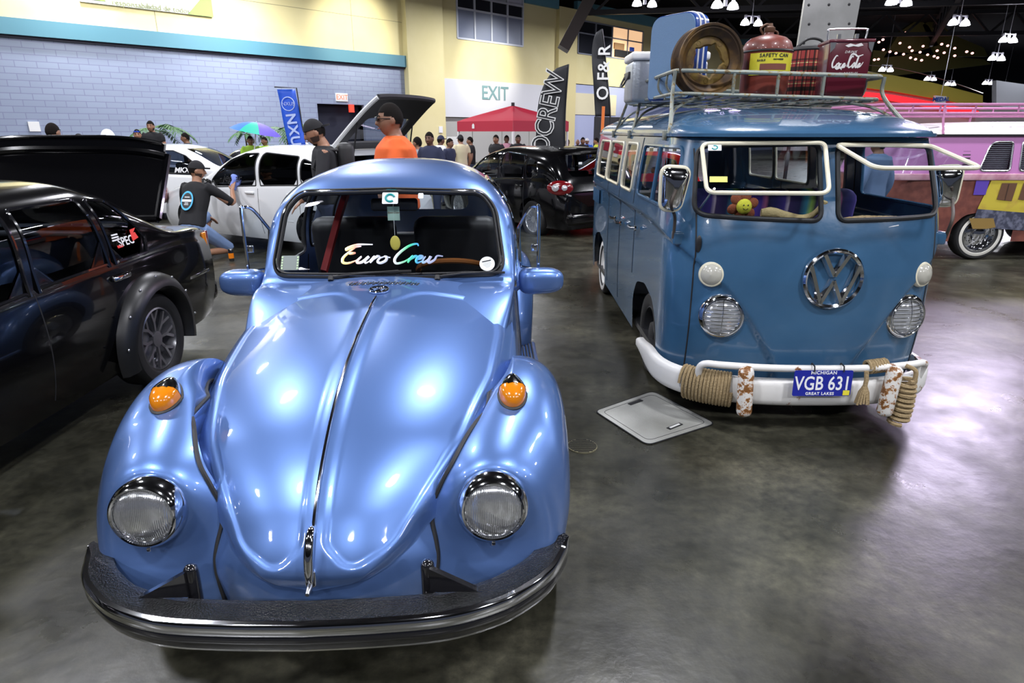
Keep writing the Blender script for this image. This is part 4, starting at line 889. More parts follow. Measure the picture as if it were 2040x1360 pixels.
# cab interior
q=MB(); q.box((0,.34,1.10),(1.25,.16,.12),bev=.04); q.build('dashboard',VPAINT,VT)
q=MB(); q.box((0,2.0,.24),(1.50,3.5,.04)); q.build('floor_pan',DARK,VT)
SER=mat('striped_blanket',(.05,.03,.2),.9)
def _ser():
    nt,N,L,b=nodes_of(SER); tc=N.new('ShaderNodeTexCoord'); sx=N.new('ShaderNodeSeparateXYZ'); mp=N.new('ShaderNodeMath'); mp.operation='MULTIPLY'; mp.inputs[1].default_value=2.1; fr=N.new('ShaderNodeMath'); fr.operation='FRACT'
    r=N.new('ShaderNodeValToRGB'); e=r.color_ramp.elements; e[0].position=0; e[0].color=(.03,.03,.16,1); e[1].position=1; e[1].color=(.03,.03,.16,1)
    for p,c in ((.12,(.08,.05,.3)),(.17,(.6,.5,.6)),(.19,(.05,.03,.12)),(.33,(.02,.02,.08)),(.42,(.05,.25,.35)),(.48,(.3,.5,.1)),(.54,(.03,.03,.05)),(.68,(.13,.06,.4)),(.8,(.07,.04,.3)),(.86,(.5,.15,.3)),(.9,(.02,.02,.08))): k=e.new(p); k.color=(*c,1)
    L.new(tc.outputs['Object'],sx.inputs[0]); L.new(sx.outputs[0],mp.inputs[0]); L.new(mp.outputs[0],fr.inputs[0]); L.new(fr.outputs[0],r.inputs[0]); L.new(r.outputs[0],b.inputs['Base Color'])
_ser()
q=MB(); M=Matrix.Translation((-.05,.98,.98))@Matrix.Rotation(.18,4,'X'); q.add(rbox((1.18,.16,.62),.06),M); q.add(rbox((1.18,.5,.16),.06),Matrix.Translation((-.05,.74,.72))); q.build('front_bench',SER,VT)
q=MB(); q.box((0,2.2,.80),(1.4,.16,.7),bev=.06); q.box((0,3.3,.80),(1.5,.7,.5),bev=.04); q.build('rear_bench',SEATB,VT)
q=MB(); q.box((0,2.2,1.60),(1.30,3.0,.02)); q.build('headliner',NAVY2,VT)
# bumper: blade, hoop, overriders
bp_=[]; 
for t in np.linspace(-.40,.40,70): x,y=van_pt(np.array([t]),np.array([.84]),np.array([-.045]),D=.55,n=2.5); bp_.append((x[0],y[0]))
def vsweep(sec,pth,ends=True):
    V=[];Fc=[];N=len(pth);K=len(sec)
    for i,p in enumerate(pth):
        a=np.array(pth[max(0,i-1)]); b=np.array(pth[min(N-1,i+1)]); t=(b-a)/np.linalg.norm(b-a); n=np.array([-t[1],t[0]]); e=float(smoothstep(0,5,min(i,N-1-i)))
        for d,z in sec: V.append((p[0]+n[0]*d,p[1]+n[1]*d,.245+(z-.245)*(.45+.55*e)))
    for i in range(N-1):
        for k in range(K): Fc.append((i*K+k,i*K+(k+1)%K,(i+1)*K+(k+1)%K,(i+1)*K+k))
    Fc.append(tuple(range(K))); Fc.append(tuple((N-1)*K+k for k in range(K))[::-1]); return (V,Fc)
vb=mk('front_bumper',vsweep([(.05,.325),(.025,.325),(.008,.312),(.0,.29),(0,.21),(.008,.185),(.025,.17),(.05,.17)],bp_),RUSTW,VT,sharp=60)
q=MB(); hp=[(-.63,.10,.29),(-.635,.08,.36),(-.61,.055,.395),(-.53,.015,.402),(-.3,-.03,.402),(0,-.045,.402),(.3,-.03,.402),(.52,.02,.402),(.63,.07,.395),(.655,.10,.36),(.65,.12,.29)]; q.tube(crv(hp,8),.020,n=12); q.build('bumper_hoop',RUSTW,vb)
q=MB(); q.tube([(.60,.06,.40),(.605,.06,.28)],.012,n=8); q.build('hoop_stay',RUSTW,vb)
for s in(-1,1):
    x,y=(-.415 if s<0 else .385),-.055; q=MB()
    V,Fc=rbox((.085,.07,.30),.034); q.add((V,Fc),Matrix.Translation((x,y-.01,.275))@Matrix.Rotation(s*.06,4,'Y')); q.build('overrider',RUSTY2,vb)
# licence plate
PB=mat('plate_blue',(.012,.02,.30),.35,coat=.4); PW=mat('plate_white',(.85,.86,.88),.5)
M=frame((-.005,-.085,.333),(1,0,0),(0,.05,1),(0,-1,.05)); pl=mk('licence_plate',tf(prism(rpoly([(-.16,-.074),(.16,-.074),(.16,.074),(-.16,.074)],.012,5,.2),.002),M),PB,VT,smooth=False)
def ptxt(t,x,y,h,name='plate_lettering',m_=None,sp=1.,bold=.0,sx=1.):
    vf=text_vf(t,h*1.42,.001,spacing=sp,bold=bold); vf=([(a*sx,b,c) for a,b,c in vf[0]],vf[1]); mk(name,tf(vf,M@Matrix.Translation((x,y,.003))),m_ or PW,pl,smooth=False)
ptxt('VGB 631',0,-.004,.078,bold=.0015,sx=.74,sp=1.02); ptxt('MICHIGAN',0,.060,.019,sp=1.1,bold=.0005); ptxt('GREAT LAKES',-.01,-.060,.016,sp=1.15,bold=.0005)
mk('month_tag',tf(prism([(-.018,-.014),(.018,-.014),(.018,.014),(-.018,.014)],.001),M@Matrix.Translation((.135,-.055,.003))),mat('tag_yellow',(.8,.7,.05),.5),pl,smooth=False)
ptxt('AUG',.135,-.055,.014,'tag_lettering',DARK)
q=MB()
for x_ in(-.06,.10): q.tube([(x_,-.09,.40),(x_,-.082,.43),(x_+.004,-.04,.432),(x_+.004,-.02,.40),(x_,-.08,.375)],.004)
q.build('plate_ties',BLK,pl)
# ropes (separate things wound on the bumper)
def coil(name,center_fn,n,ra,rb,r,label,m=ROPE,ppt=14):
    pts=[]
    for i in range(n*ppt+1):
        k=i/(n*ppt); c,t_,up=center_fn(k); a=2*PI*i/ppt; nn=Vector(t_).cross(Vector(up)).normalized(); pts.append(Vector(c)+Vector(up)*ra*math.sin(a)+nn*rb*math.cos(a))
    t=mk(name,tube([tuple(VT.matrix_world@p) for p in pts],r,n=6),m); tag(t,label,'rope'); return t
bpy.context.view_layer.update()
def cf(k):
    i=10+k*9.5; j=int(i); f=i-j; p=np.array(bp_[j])*(1-f)+np.array(bp_[j+1])*f; q_=np.array(bp_[j+1])-np.array(bp_[j]); n=np.array([-q_[1],q_[0]])/np.linalg.norm(q_)
    return (p[0]+n[0]*.03,p[1]+n[1]*.03,.245),(q_[0],q_[1],0),(0,0,1)
def cfx(x0,x1):
    X=np.array([b[0] for b in bp_]); Y=np.array([b[1] for b in bp_])
    def g(k):
        x=x0+(x1-x0)*k; y=np.interp(x,X,Y); dy=np.interp(x+.01,X,Y)-np.interp(x-.01,X,Y); return (x-dy*1.2,y+.025,.245),(.02,dy,0),(0,0,1)
    return g
coil('rope_coil',cfx(-.715,-.465),15,.098,.052,.0095,'thick sisal rope wound tightly round the left part of the white van bumper')
coil('rope_coil',lambda k:((.26+.13*k,-.02-.0+.04*k,.402),(1,.2,0),(0,0,1)),7,.033,.033,.0095,'sisal rope wound on the bumper hoop above the right overrider')
def tassel(x,y,z0,L,r,label):
    mb=MB(); mb.tube([(x,y,z0+.05),(x+.003,y-.01,z0),(x,y-.012,z0-.03)],.012,n=8)
    for k in range(14):
        a=2*PI*k/14; mb.tube([(x,y-.012,z0-.02),(x+r*.55*math.cos(a),y-.012+r*.5*math.sin(a),z0-L*.5),(x+r*math.cos(a)*random.uniform(.7,1),y-.012+r*math.sin(a)*.8,z0-L*random.uniform(.9,1))],.007,n=5)
    o=mk('rope_tassel',mb.vf(),ROPE); o.matrix_world=VT.matrix_world; tag(o,label,'rope'); 
tassel(.215,-.10,.36,.14,.04,'frayed rope end hanging beside the blue licence plate')
coil('rope_coil',lambda k:((.475+.012*math.sin(k*3),-.045,.34-.26*k),(0,.1,-1),(1,0,0)),9,.048,.036,.013,'knotted rope bundle hanging down at the right end of the van bumper')
mk_=MB(); mk_.tube(crv([(.46,-.04,.42),(.50,-.07,.40),(.505,-.075,.34)],6),.012,n=8); o=mk_.build('rope_loop',ROPE); o.matrix_world=VT.matrix_world; tag(o,'short rope loop tying the knotted bundle to the bumper hoop','rope')
# ---- roof rack (lies on the gutters) and its load; local frame of the van ----
VM=VT.matrix_world.copy()
def vplace(o,label,cat,group=None): o.matrix_world=VM@o.matrix_world if o.parent is None else o.matrix_world; return tag(o,label,cat,group)
rk=empty('roof_rack',(0,0,0)); rk.matrix_world=VM; tag(rk,'weathered grey green tube roof rack clamped to the blue van gutters','roof rack')
def zt_(x): return 1.99-.028*x
xa,xb,ya,yb_=-.67,.66,1.02,2.75
top=rpoly([(xa,ya),(xb,ya),(xb,yb_),(xa,yb_)],[.10,.10,.10,.10],6,.2)
mk('top_rail',tube([(p[0],p[1],zt_(p[0])) for p in top],.0135,True,8),RACKM,rk)
mk('lower_rail',tube([(p[0],p[1],zt_(p[0])-.135) for p in top],.0115,True,8),RACKM,rk)
for i,x in enumerate((-.30,-.02,.27)): mk('rail_post',tube([(x,ya,zt_(x)),(x,ya,zt_(x)-.135)],.011,n=8),RACKM,rk)
for y in (1.25,1.50,1.75,2.0,2.3):
    for s,x in ((-1,xa),(1,xb)): mk('rail_post',tube(crv([(x,y,zt_(x)),(x+s*.0,y+.01,zt_(x)-.08),(x-s*.05,y,zt_(x)-.145)],5),.008,n=6),RACKM,rk)
m=MB()
for k in range(11): x=xa+.06+k*(xb-xa-.12)/10; m.add(ribbon([(x,ya,zt_(x)-.15),(x,yb_,zt_(x)-.15)],.008,.022))
for y in (1.3,1.7,2.1,2.5): m.add(ribbon([(xa,y,zt_(xa)-.156),(xb,y,zt_(xb)-.156)],.008,.022))
m.build('floor_slats',RACKM,rk,smooth=False)
for s,x in ((-1,xa),(1,xb)):
    for y,fy in ((ya+.02,.80),(2.1,2.05),(yb_-.02,2.9)):
        m=MB(); m.tube(crv([(x,y,zt_(x)),(x+s*.01,y-.01,zt_(x)-.12),(s*.735,fy,1.66),(s*.765,fy-.01,1.615)],6),.0125,n=8); m.tube(crv([(x-s*.20,y+.05,zt_(x)-.15),(x-s*.02,y,1.78),(s*.73,fy,1.66)],6),.009,n=6); m.box((s*.765,fy,1.62),(.02,.05,.06),bev=.004); m.build('rack_leg',RACKM,rk)
RZ=1.845 # rack floor height
def vthing(name,x,y,z,rz,label,cat):
    t=empty(name); t.matrix_world=VM@Matrix.Translation((x,y,z))@Matrix.Rotation(rz,4,'Z'); return tag(t,label,cat)
# rusty wheel rim leaning at the front
RUST=mat('rusty_brown_steel',(.05,.028,.014),.55,.35,noise=(9,(.16,.085,.02),.45,.7))
RUSTY=mat('yellow_rust',(.16,.10,.018),.6,.2,noise=(14,(.07,.03,.012),.45,.7))
t=vthing('wheel_rim',-.455,1.13,RZ+.012,.12,'old rusty steel wheel rim standing at front left of the roof rack','wheel rim')
t.scale=(.88,.88,.88); M=Matrix.Translation((0,0,.245))@frame((0,0,0),(1,0,0),(0,0,1),(0,-1,0))
m=MB(); m.lathe([(.236,.075),(.243,.085),(.240,.095),(.225,.092),(.218,.075),(.205,.066),(.198,.045),(.178,.03),(.172,-.02),(.178,-.035),(.205,-.055),(.235,-.062),(.243,-.075),(.236,-.08),(.20,-.07),(.168,-.045),(.160,0),(.165,.035),(.19,.055),(.21,.08),(.236,.075)],M,64); m.build('rim_barrel',RUST,t)
def annulus(Ro,Ri,ns,z0,h,rip=.0): 
    V=[];Fc=[];n=72
    for (R_,z) in ((Ro,z0),(Ro-.02,z0+h),(Ri+.012,z0+h),(Ri,z0)):
        for i in range(n):
            a=2*PI*i/n; q=max(0,math.cos(5*a+.4)); rr=R_+(rip*q**4 if R_<Ro-.01 else 0); V.append((rr*math.cos(a),rr*math.sin(a),z))
    for j in range(3):
        for i in range(n): Fc.append((j*n+i,j*n+(i+1)%n,(j+1)*n+(i+1)%n,(j+1)*n+i))
    return (V,Fc)
m=MB(); m.add(annulus(.172,.098,5,.012,.012,.022),M); m.build('bolt_flange',RUSTY,t)
m=MB()
for k in range(5): a=2*PI*(k+.5)/5+.3; m.lathe([(.016,.026),(.016,.012),(.0,.012)],M@Matrix.Translation((.137*math.cos(a),.137*math.sin(a),0)),12)
m.build('bolt_holes',BLK,t)
# blue suitcase on end
SUB=mat('suitcase_blue_cloth',(.13,.23,.38),.7,bump=(300,.3)); SUD=mat('suitcase_blue_shell',(.01,.06,.30),.3,coat=.5)
t=vthing('suitcase',-.54,1.55,RZ+.01,.62,'tall pale blue suitcase standing on end behind the rusty rim','suitcase')
m=MB(); pl_=rpoly([(-.20,0),(.20,0),(.20,.55),(-.20,.55)],[.04,.04,.10,.10],8,.05); m.add(prism(pl_,.13),frame((-.065+.0,0,0),(0,1,0),(0,0,1),(1,0,0))); m.build('shell',SUD,t)
m=MB(); p2=[(p[0]*.96,p[1]*.97+.01) for p in pl_]; m.add(prism(p2,.012),frame((-.076,0,0),(0,1,0),(0,0,1),(1,0,0))); m.build('side_panel',SUB,t)
for xo_ in (-.03,.02): mk('white_piping',tf(tube([(p[0]*1.012,p[1]*1.008-.002,0) for p in pl_],.006,True,6),frame((xo_,0,0),(0,1,0),(0,0,1),(1,0,0))),WHT,t)
# metal cooler
ALU=mat('dull_aluminium',(.42,.45,.48),.42,.7,bump=(60,.2))
t=vthing('metal_cooler',-.50,2.1,RZ+.012,0,'dented pale metal cooler box at the rear left of the roof rack','cooler')
m=MB(); m.box((0,0,.15),(.58,.34,.30),bev=.03); m.build('box',ALU,t); m=MB(); m.box((0,0,.33),(.60,.36,.06),bev=.02); m.build('lid',WHT,t)
m=MB(); m.tube(crv([(-.30,-.08,.20),(-.335,-.07,.13),(-.335,.07,.13),(-.30,.08,.20)],5),.008); m.box((-.298,0,.2),(.015,.2,.05),bev=.004); m.build('handle',DARK,t)
# red fuel can
FRED=mat('fuel_can_red',(.17,.028,.016),.42,coat=.3,noise=(6,(.075,.02,.012),.5,.75))
t=vthing('fuel_can',-.03,1.24,RZ+.012,.08,'round shouldered rusty red fuel can with a yellow label on the rack','fuel can')
m=MB(); m.lathe([(.0,0),(.135,0),(.145,.01),(.150,.05),(.156,.26),(.158,.275)],n=44); m.build('body',FRED,t)
m=MB(); m.lathe([(.158,.272),(.165,.276),(.158,.285)],n=44); m.build('seam_ring',BLK,t)
m=MB(); m.lathe([(.157,.283),(.156,.30),(.142,.335),(.11,.362),(.06,.378),(.03,.385),(.028,.40),(.0,.40)],n=44); m.build('shoulder',FRED,t)
m=MB(); m.lathe([(.030,.395),(.034,.40),(.034,.425),(.02,.432),(.016,.45),(.0,.452)],n=20); m.tube(crv([(-.04,0,.385),(-.06,0,.42),(-.02,0,.445),(.02,0,.43)],5),.007); m.tube([(.03,0,.41),(.055,0,.40),(.06,0,.385)],.006); m.build('spout',mat('old_brown_metal',(.12,.06,.035),.5,.4),t)
YL=mat('yellow_label',(.60,.54,.03),.5,noise=(12,(.35,.16,.05),.66,.72))
def curved(poly_w,h0,h1,R_,tpr=0.): 
    V=[];Fc=[];n=16
    for i in range(n+1):
        a=-PI/2-.1+(i/n-.5)*poly_w; f=i/n
        for z in (h0+.0,h1): 
            k=1.0; V.append((R_*math.cos(a)*k,R_*math.sin(a)*k,z-(tpr if z==h0 else 0)*(0)))
    for i in range(n): Fc.append((2*i,2*i+2,2*i+3,2*i+1))
    return (V,Fc)
V,Fc=curved(2.0,.13,.262,.1585); V=[(x*(.86+.14*(z-.13)/.132) if 0 else x,y,z) for x,y,z in V]; lb=mk('yellow_label',(V,Fc),YL,t)
def wrap(vf,R_,a0): 
    V=[]
    for p in vf[0]: a=a0+p[0]/R_; V.append(((R_+p[2])*math.cos(a),(R_+p[2])*math.sin(a),p[1]))
    return (V,vf[1])
def wtx(s,h,z,m_,nm,a0=-PI/2-.1): vf=text_vf(s,h*1.42,.001,spacing=1.15,bold=.0006); mk(nm,wrap(([(p[0],p[1]+z,p[2]) for p in vf[0]],vf[1]),.1605,a0),m_,lb,smooth=False)
wtx('SAFETY CAN',.021,.245,DARK,'label_lettering'); wtx('EAGLE',.011,.217,DARK,'label_lettering',-PI/2-.62); wtx('GALVANIZED',.007,.222,DARK,'label_lettering',-PI/2+.05)
V,Fc=curved(1.1,.160,.197,.1605); mk('rust_patch',(V,Fc),mat('label_rust_brown',(.17,.05,.03),.6),lb)
# plaid bag
PLD=mat('tartan_cloth',(.25,.02,.02),.85)
def _pl():
    nt,N,L,b=nodes_of(PLD); tc=N.new('ShaderNodeTexCoord'); sx=N.new('ShaderNodeSeparateXYZ'); L.new(tc.outputs['Object'],sx.inputs[0])
    at=N.new('ShaderNodeMath'); at.operation='ARCTAN2'; L.new(sx.outputs[1],at.inputs[0]); L.new(sx.outputs[0],at.inputs[1])
    cur=None
    def stripes(sock,sc):
        m=N.new('ShaderNodeMath'); m.operation='MULTIPLY'; m.inputs[1].default_value=sc; L.new(sock,m.inputs[0]); f=N.new('ShaderNodeMath'); f.operation='FRACT'; L.new(m.outputs[0],f.inputs[0])
        r=N.new('ShaderNodeValToRGB'); r.color_ramp.interpolation='CONSTANT'; e=r.color_ramp.elements; e[0].position=0; e[0].color=(1,1,1,1); e[1].position=.42; e[1].color=(.12,.3,.22,1)
        for p,c in ((.62,(1,1,1)),(.78,(2.2,12,7)),(.81,(1,1,1)),(.9,(.3,.3,.3))): k=e.new(p); k.color=(*c,1)
        L.new(f.outputs[0],r.inputs[0]); return r.outputs[0]
    a=stripes(at.outputs[0],2.6); c=stripes(sx.outputs[2],7.5)
    m1=N.new('ShaderNodeMixRGB'); m1.blend_type='MULTIPLY'; m1.inputs[0].default_value=1; m1.inputs[1].default_value=(.30,.035,.03,1); L.new(a,m1.inputs[2])
    m2=N.new('ShaderNodeMixRGB'); m2.blend_type='MULTIPLY'; m2.inputs[0].default_value=1; L.new(m1.outputs[0],m2.inputs[1]); L.new(c,m2.inputs[2]); L.new(m2.outputs[0],b.inputs['Base Color'])
_pl()
t=vthing('tartan_bag',.40,1.60,RZ+.012,0,'round red tartan cooler bag between the fuel can and the dark red cooler','bag')
m=MB(); m.lathe([(0,0),(.13,0),(.145,.02),(.15,.17),(.145,.325),(.13,.34),(0,.345)],n=40); m.build('body',PLD,t)
m=MB(); m.lathe([(.146,.318),(.150,.328),(.142,.345),(.06,.36),(0,.362)],n=40); m.tube(crv([(-.10,-.03,.35),(-.03,-.03,.40),(.05,-.03,.395),(.11,-.03,.35)],6),.009); m.build('lid_and_handle',BLK,t)
# dark red cooler
CRD=mat('cola_red_enamel',(.085,.004,.014),.3,coat=.6); 
t=vthing('drinks_cooler',.465,1.21,RZ+.005,-.12,'dark red metal drinks cooler with white script and wire handle','cooler')
m=MB(); V,Fc=rbox((.27,.22,.34),.018); V=[(x*(1-.10*(.18-z)/.36),y,z+.17) for x,y,z in V]; m.add((V,Fc)); cb=m.build('box',CRD,t)
m=MB(); m.box((0,0,.338),(.282,.232,.022),bev=.008); m.build('lid',CRD,t)
m=MB(); m.tube(crv([(-.115,0,.345),(-.12,0,.405),(-.10,0,.42),(.10,0,.42),(.12,0,.405),(.115,0,.345)],5),.006); m.box((-.05,0,.365),(.02,.02,.05)); m.box((.06,0,.365),(.02,.02,.05)); m.build('wire_handle',STEEL,t)
for s in(-1,1): m=MB(); m.add(prism([(0,0),(-s*.035,0),(-s*.03,-.03),(-s*.006,-.06)],.003),frame((s*.132,-.1125,.328),(1,0,0),(0,0,1),(0,-1,0))); m.build('corner_plate',STEEL,t)
CC=[ [(1.6,3.0),(.9,3.1),(.2,2.2),(-.1,1.0),(.5,.1),(1.5,.5),(2.0,1.2)],[(2.4,1.3),(1.9,.6),(2.2,.0),(2.8,.4),(2.8,1.1),(2.4,1.3),(3.3,1.0)],[(3.9,1.1),(3.4,.9),(3.3,.2),(3.9,.0),(4.5,.6)],[(5.0,1.2),(4.5,.7),(4.6,.0),(5.2,.6),(5.2,1.2),(5.1,.3),(5.5,.1),(6.0,.8)],
     [(8.4,2.6),(8.0,3.0),(7.2,2.2),(6.9,1.0),(7.4,.1),(8.2,.3),(8.9,1.0)],[(6.5,.2),(7.2,3.2),(8.8,3.4),(10.2,2.9),(12.4,3.3)],[(9.2,1.3),(8.8,.6),(9.1,.0),(9.6,.5),(9.6,1.1),(9.2,1.3),(10.0,1.0)],[(10.0,1.0),(10.6,2.8),(10.3,.6),(10.5,.0),(11.0,.4)],[(11.6,1.2),(11.1,.6),(11.3,.0),(11.8,.6),(11.9,1.2),(11.8,.2),(12.4,.4),(13.2,1.4)],[(1.2,.2),(2.4,-.3),(3.6,.0),(4.6,-.5)] ]
CW=mat('cooler_white_print',(.7,.68,.66),.5)
Mf=frame((-.104,-.1125,.18),(1,0,0),(0,0,1),(0,-1,0)); mk('script_lettering',script(CC,.0140,.023,Mf,.0048,.18),CW,cb)
for tx,hh,zz in (('DRINK',.015,.272),('IN BOTTLES',.013,.146)): vf=text_vf(tx,hh*1.42,.001,.3,spacing=1.2); mk('small_lettering',tf(vf,frame((.0,-.1125,zz),(1,0,0),(0,0,1),(0,-1,0))),CW,cb,smooth=False)
mk('paint_chips',tf(([(x,y,0) for x,y in [(-.05,0),(-.02,.012),(.01,.004),(.045,.014),(.06,.0),(.03,-.008),(0,-.003),(-.03,-.010)]],[tuple(range(8))]),frame((.01,-.1128,.31),(1,0,0),(0,0,1),(0,-1,0))),CW,cb)
# tall drilled aluminium panel behind
t=vthing('aluminium_panel',.57,1.80,RZ+.01,-.08,'tall grey riveted aluminium panel standing upright behind the tartan bag','metal panel')
m=MB(); m.add(prism(rpoly([(-.19,0),(.19,0),(.23,1.12),(-.16,1.12)],[.02,.02,.05,.10],6,.3),.035),frame((0,0,0),(1,0,0),(0,0,1),(0,-1,0))); m.build('sheet',mat('scratched_aluminium',(.50,.50,.49),.38,.75,noise=(4,(.38,.38,.37),.4,.6)),t)
m=MB()
for k in range(8):
    for j in range(3): m.lathe([(.0,.004),(.008,.003),(.010,0)],frame((-.14+j*.14+.02*(k%2),-.035,.15+k*.125),(1,0,0),(0,0,1),(0,-1,0)),10)
m.build('rivets',DARK,t)
# wicker bundle behind the can
m=MB()
for k in range(16): m.tube([( -.10+.004*(k%2),1.45,RZ+.012+k*.012),(-.02,1.43,RZ+.016+k*.012),(.03,1.46,RZ+.012+k*.012)],.006,n=5)
o=m.build('wicker_basket',ROPE); o.matrix_world=VM; tag(o,'small woven wicker basket seen between rim and fuel can','basket')
# things on the dash: plush flower, driftwood, rope bundle
PLB=mat('plush_brown',(.22,.06,.025),.95,bump=(200,.5)); PLY=mat('plush_yellow',(.62,.60,.05),.95,bump=(200,.5))
t=vthing('plush_flower',-.43,.24,1.165,.0,'plush flower toy with brown petals and yellow face on the van dashboard','toy')
m=MB()
for k in range(6):
    a=2*PI*k/6+.3; m.add(ellipsoid((0,0,0),(.036,.018,.030),12,8),Matrix.Translation((.052*math.cos(a),.01,.085+.052*math.sin(a)))@Matrix.Rotation(-a,4,'Y'))
pb=m.build('petals',PLB,t)
m=MB(); m.add(ellipsoid((0,-.012,.085),(.042,.028,.042),18,12)); f_=m.build('face',PLY,t)
m=MB(); m.add(ellipsoid((-.012,-.040,.095),(.004,.002,.004),8,6)); m.add(ellipsoid((.012,-.040,.095),(.004,.002,.004),8,6)); m.tube(crv([(-.014,-.039,.078),(0,-.041,.070),(.014,-.039,.078)],5),.0015,n=5); m.build('smile',DARK,f_)
m=MB(); P=crv([(-.33,.235,1.215),(-.27,.225,1.215),(-.20,.22,1.20),(-.12,.205,1.19),(-.06,.19,1.215),(-.03,.17,1.265),(-.02,.165,1.29)],8); m.tube(P,[float(np.interp(i/len(P),[0,.12,.3,.55,.8,.93,1],[.022,.032,.026,.017,.014,.02,.012])) for i in range(len(P))],n=12)
o=m.build('driftwood',mat('driftwood_tan',(.38,.30,.14),.8,bump=(60,.6))); o.matrix_world=VM; tag(o,'bent tan driftwood piece lying behind the left windscreen pane of the van','driftwood')
m=MB(); P=crv([(.09,.17,1.172),(.20,.18,1.185),(.32,.20,1.18),(.42,.22,1.175)],8); 
for k in range(5): m.tube([(p[0],p[1]+.014*math.cos(k*1.26+i*.5),p[2]+.014*math.sin(k*1.26+i*.5)) for i,p in enumerate(P)],.011,n=6)
o=m.build('rope_bundle',ROPE); o.matrix_world=VM; tag(o,'twisted tan rope bundle lying behind the right windscreen pane of the van','rope')
# ================= other cars (one generic lofted shell) =================
BLKP=mat('deep_black_paint',(.002,.002,.0025),.14,coat=.55,spec=.2); BLKP.node_tree.nodes['Principled BSDF'].inputs['Coat IOR'].default_value=1.4; WP=mat('white_car_paint',(.78,.79,.80),.25,coat=.8)
REDL=mat('tail_lamp_red',(.13,.003,.005),.12,coat=1.); LBRT=mat('clear_lamp',(.6,.6,.62),.1,.5)
SATB=mat('satin_black_flare',(.012,.012,.013),.38)
WT=['front_door_window','rear_door_window','quarter_window']
def make_car(name,loc,rz,label,paint,T,gl=DTINT,wheels=None,wo=-.10,wins=(),front=None,rear=None,z0=0.,n_=None,cat='car',trim=BLK,ext=True):
    """T: dict of tables zt, zb, a (y -> value); front = y 0"""
    t=empty(name,(loc[0],loc[1],z0),rz,label,cat); L=T['L']
    zt,zb,a,nn=(pchip(*T[k]) for k in('zt','zb','a','n')); sill=T.get('sill',.20)
    def fn(u,v):
        A=a(v); n=nn(v); B=zb(v); h=np.maximum(zt(v)-B,.004); tt=np.abs(u); th=np.clip(tt/.6,0,1)*PI/2
        x=A*np.sin(th)**(2/n); z=B+h*np.clip(np.cos(th),0,1)**(2/n); lo=np.clip((tt-.6)/.4,0,1)
        x=np.where(tt>.6,A+.03*np.sin(lo*PI)**.8-.05*lo**3+.008*smoothstep(.0,.04,lo),x); z=np.where(tt>.6,B-(B-sill)*lo,z); return np.stack([np.sign(u)*x,v,z],1)
    ny=int(L/.035); SF=Surf(fn,np.linspace(-1,1,121),np.linspace(0,L,ny)); H=[]; sides={}
    for s in(-1,1):
        sl=lambda P,s=s:P[:,0]*s>.25
        for wy in T['wheels']: H.append((circ((wy,.31),.355,40),PR_SIDE,sl))
        for i,w in enumerate(T['wins']): p=rpoly(w,T.get('wr',.05),5,.05); H.append((p,PR_SIDE,sl)); sides[(s,i)]=(p,sl)
    fw=rpoly(T['ws'],.09,6); H.append((fw,PR_FRONT,lambda P:(P[:,1]<L*.55)&(P[:,2]>T['ws'][0][1]-.05))); rw=rpoly(T['rw'],.09,6); H.append((rw,PR_FRONT,lambda P:P[:,1]>L*.6))
    b=mk('body',SF.cut(H),paint,t,sharp=60)
    for s in(-1,1):
        for i,w in enumerate(T['wins']):
            p,sl=sides[(s,i)]; g=mk(WT[min(i,2)],SF.cut([(p,PR_SIDE,sl)],'in',-.006),gl,t); mk('window_trim',tube(SF.line(p,PR_SIDE,sl),.010,True,5),trim,g)
        for wy in T['seams']: mk('door_seam',tube(SF.line([(wy,z) for z in np.linspace(sill+.08,T['seamtop'],8)],PR_SIDE,lambda P,s=s:P[:,0]*s>.25),.004,n=4),SEAM,b)
        for hy in T['handles']:
            P=SF.line([(hy,T['hz'])],PR_SIDE,lambda P,s=s:P[:,0]*s>.25)[0]; m=MB(); m.add(rbox((.03,.17,.035),.012),Matrix.Translation((P[0]+s*.015,P[1],P[2]))); m.build('door_handle',T.get('hm',paint),t)
        P=SF.line([(T['mir'],T['mz'])],PR_SIDE,lambda P,s=s:P[:,0]*s>.25)[0]; m=MB(); m.add(ellipsoid((P[0]+s*.12,P[1],P[2]+.05),(.10,.06,.075),16,12)); m.tube([(P[0],P[1],P[2]),(P[0]+s*.08,P[1],P[2]+.02)],.02); m.build('side_mirror',T.get('mm',paint),t)
        for wy in T['wheels']: wheel(t,(s*(float(a(np.array([wy]))[0])+wo),wy,.31),.31,.20,.215,T['rim'],s,T['rimm'])
    m=mk('windscreen',SF.cut([(fw,PR_FRONT,lambda P:(P[:,1]<L*.55)&(P[:,2]>T['ws'][0][1]-.05))],'in',-.004),gl,t); m=mk('rear_window',SF.cut([(rw,PR_FRONT,lambda P:P[:,1]>L*.6)],'in',-.004),gl,t)
    # ends
    for yy,nm in((0,'nose_panel'),(L,'tail_panel')):
        P=fn(np.linspace(-1,1,81),np.full(81,float(yy))); s=-1 if yy==0 else 1
        V=[tuple(p) for p in P]+[(p[0]*.93,p[1]+s*.05,sill+(p[2]-sill)*.95+.01) for p in P]+[(p[0]*.5,p[1]+s*.075,sill+(p[2]-sill)*.6+.05) for p in P]; n=81
        Fc=[(i,i+1,n+i+1,n+i) for i in range(n-1)]+[(n+i,n+i+1,2*n+i+1,2*n+i) for i in range(n-1)]+[tuple(range(2*n,3*n)),(0,n,2*n,3*n-1,2*n-1,n-1)]
        mk(nm,(V,Fc),paint,t)
        aa=float(a(np.array([yy]))[0]); m=MB(); m.add(rbox((aa*2+.02,.20,.20),.07),Matrix.Translation((0,yy+s*.02,.38))); m.build('bumper',T.get('bm',paint),t)
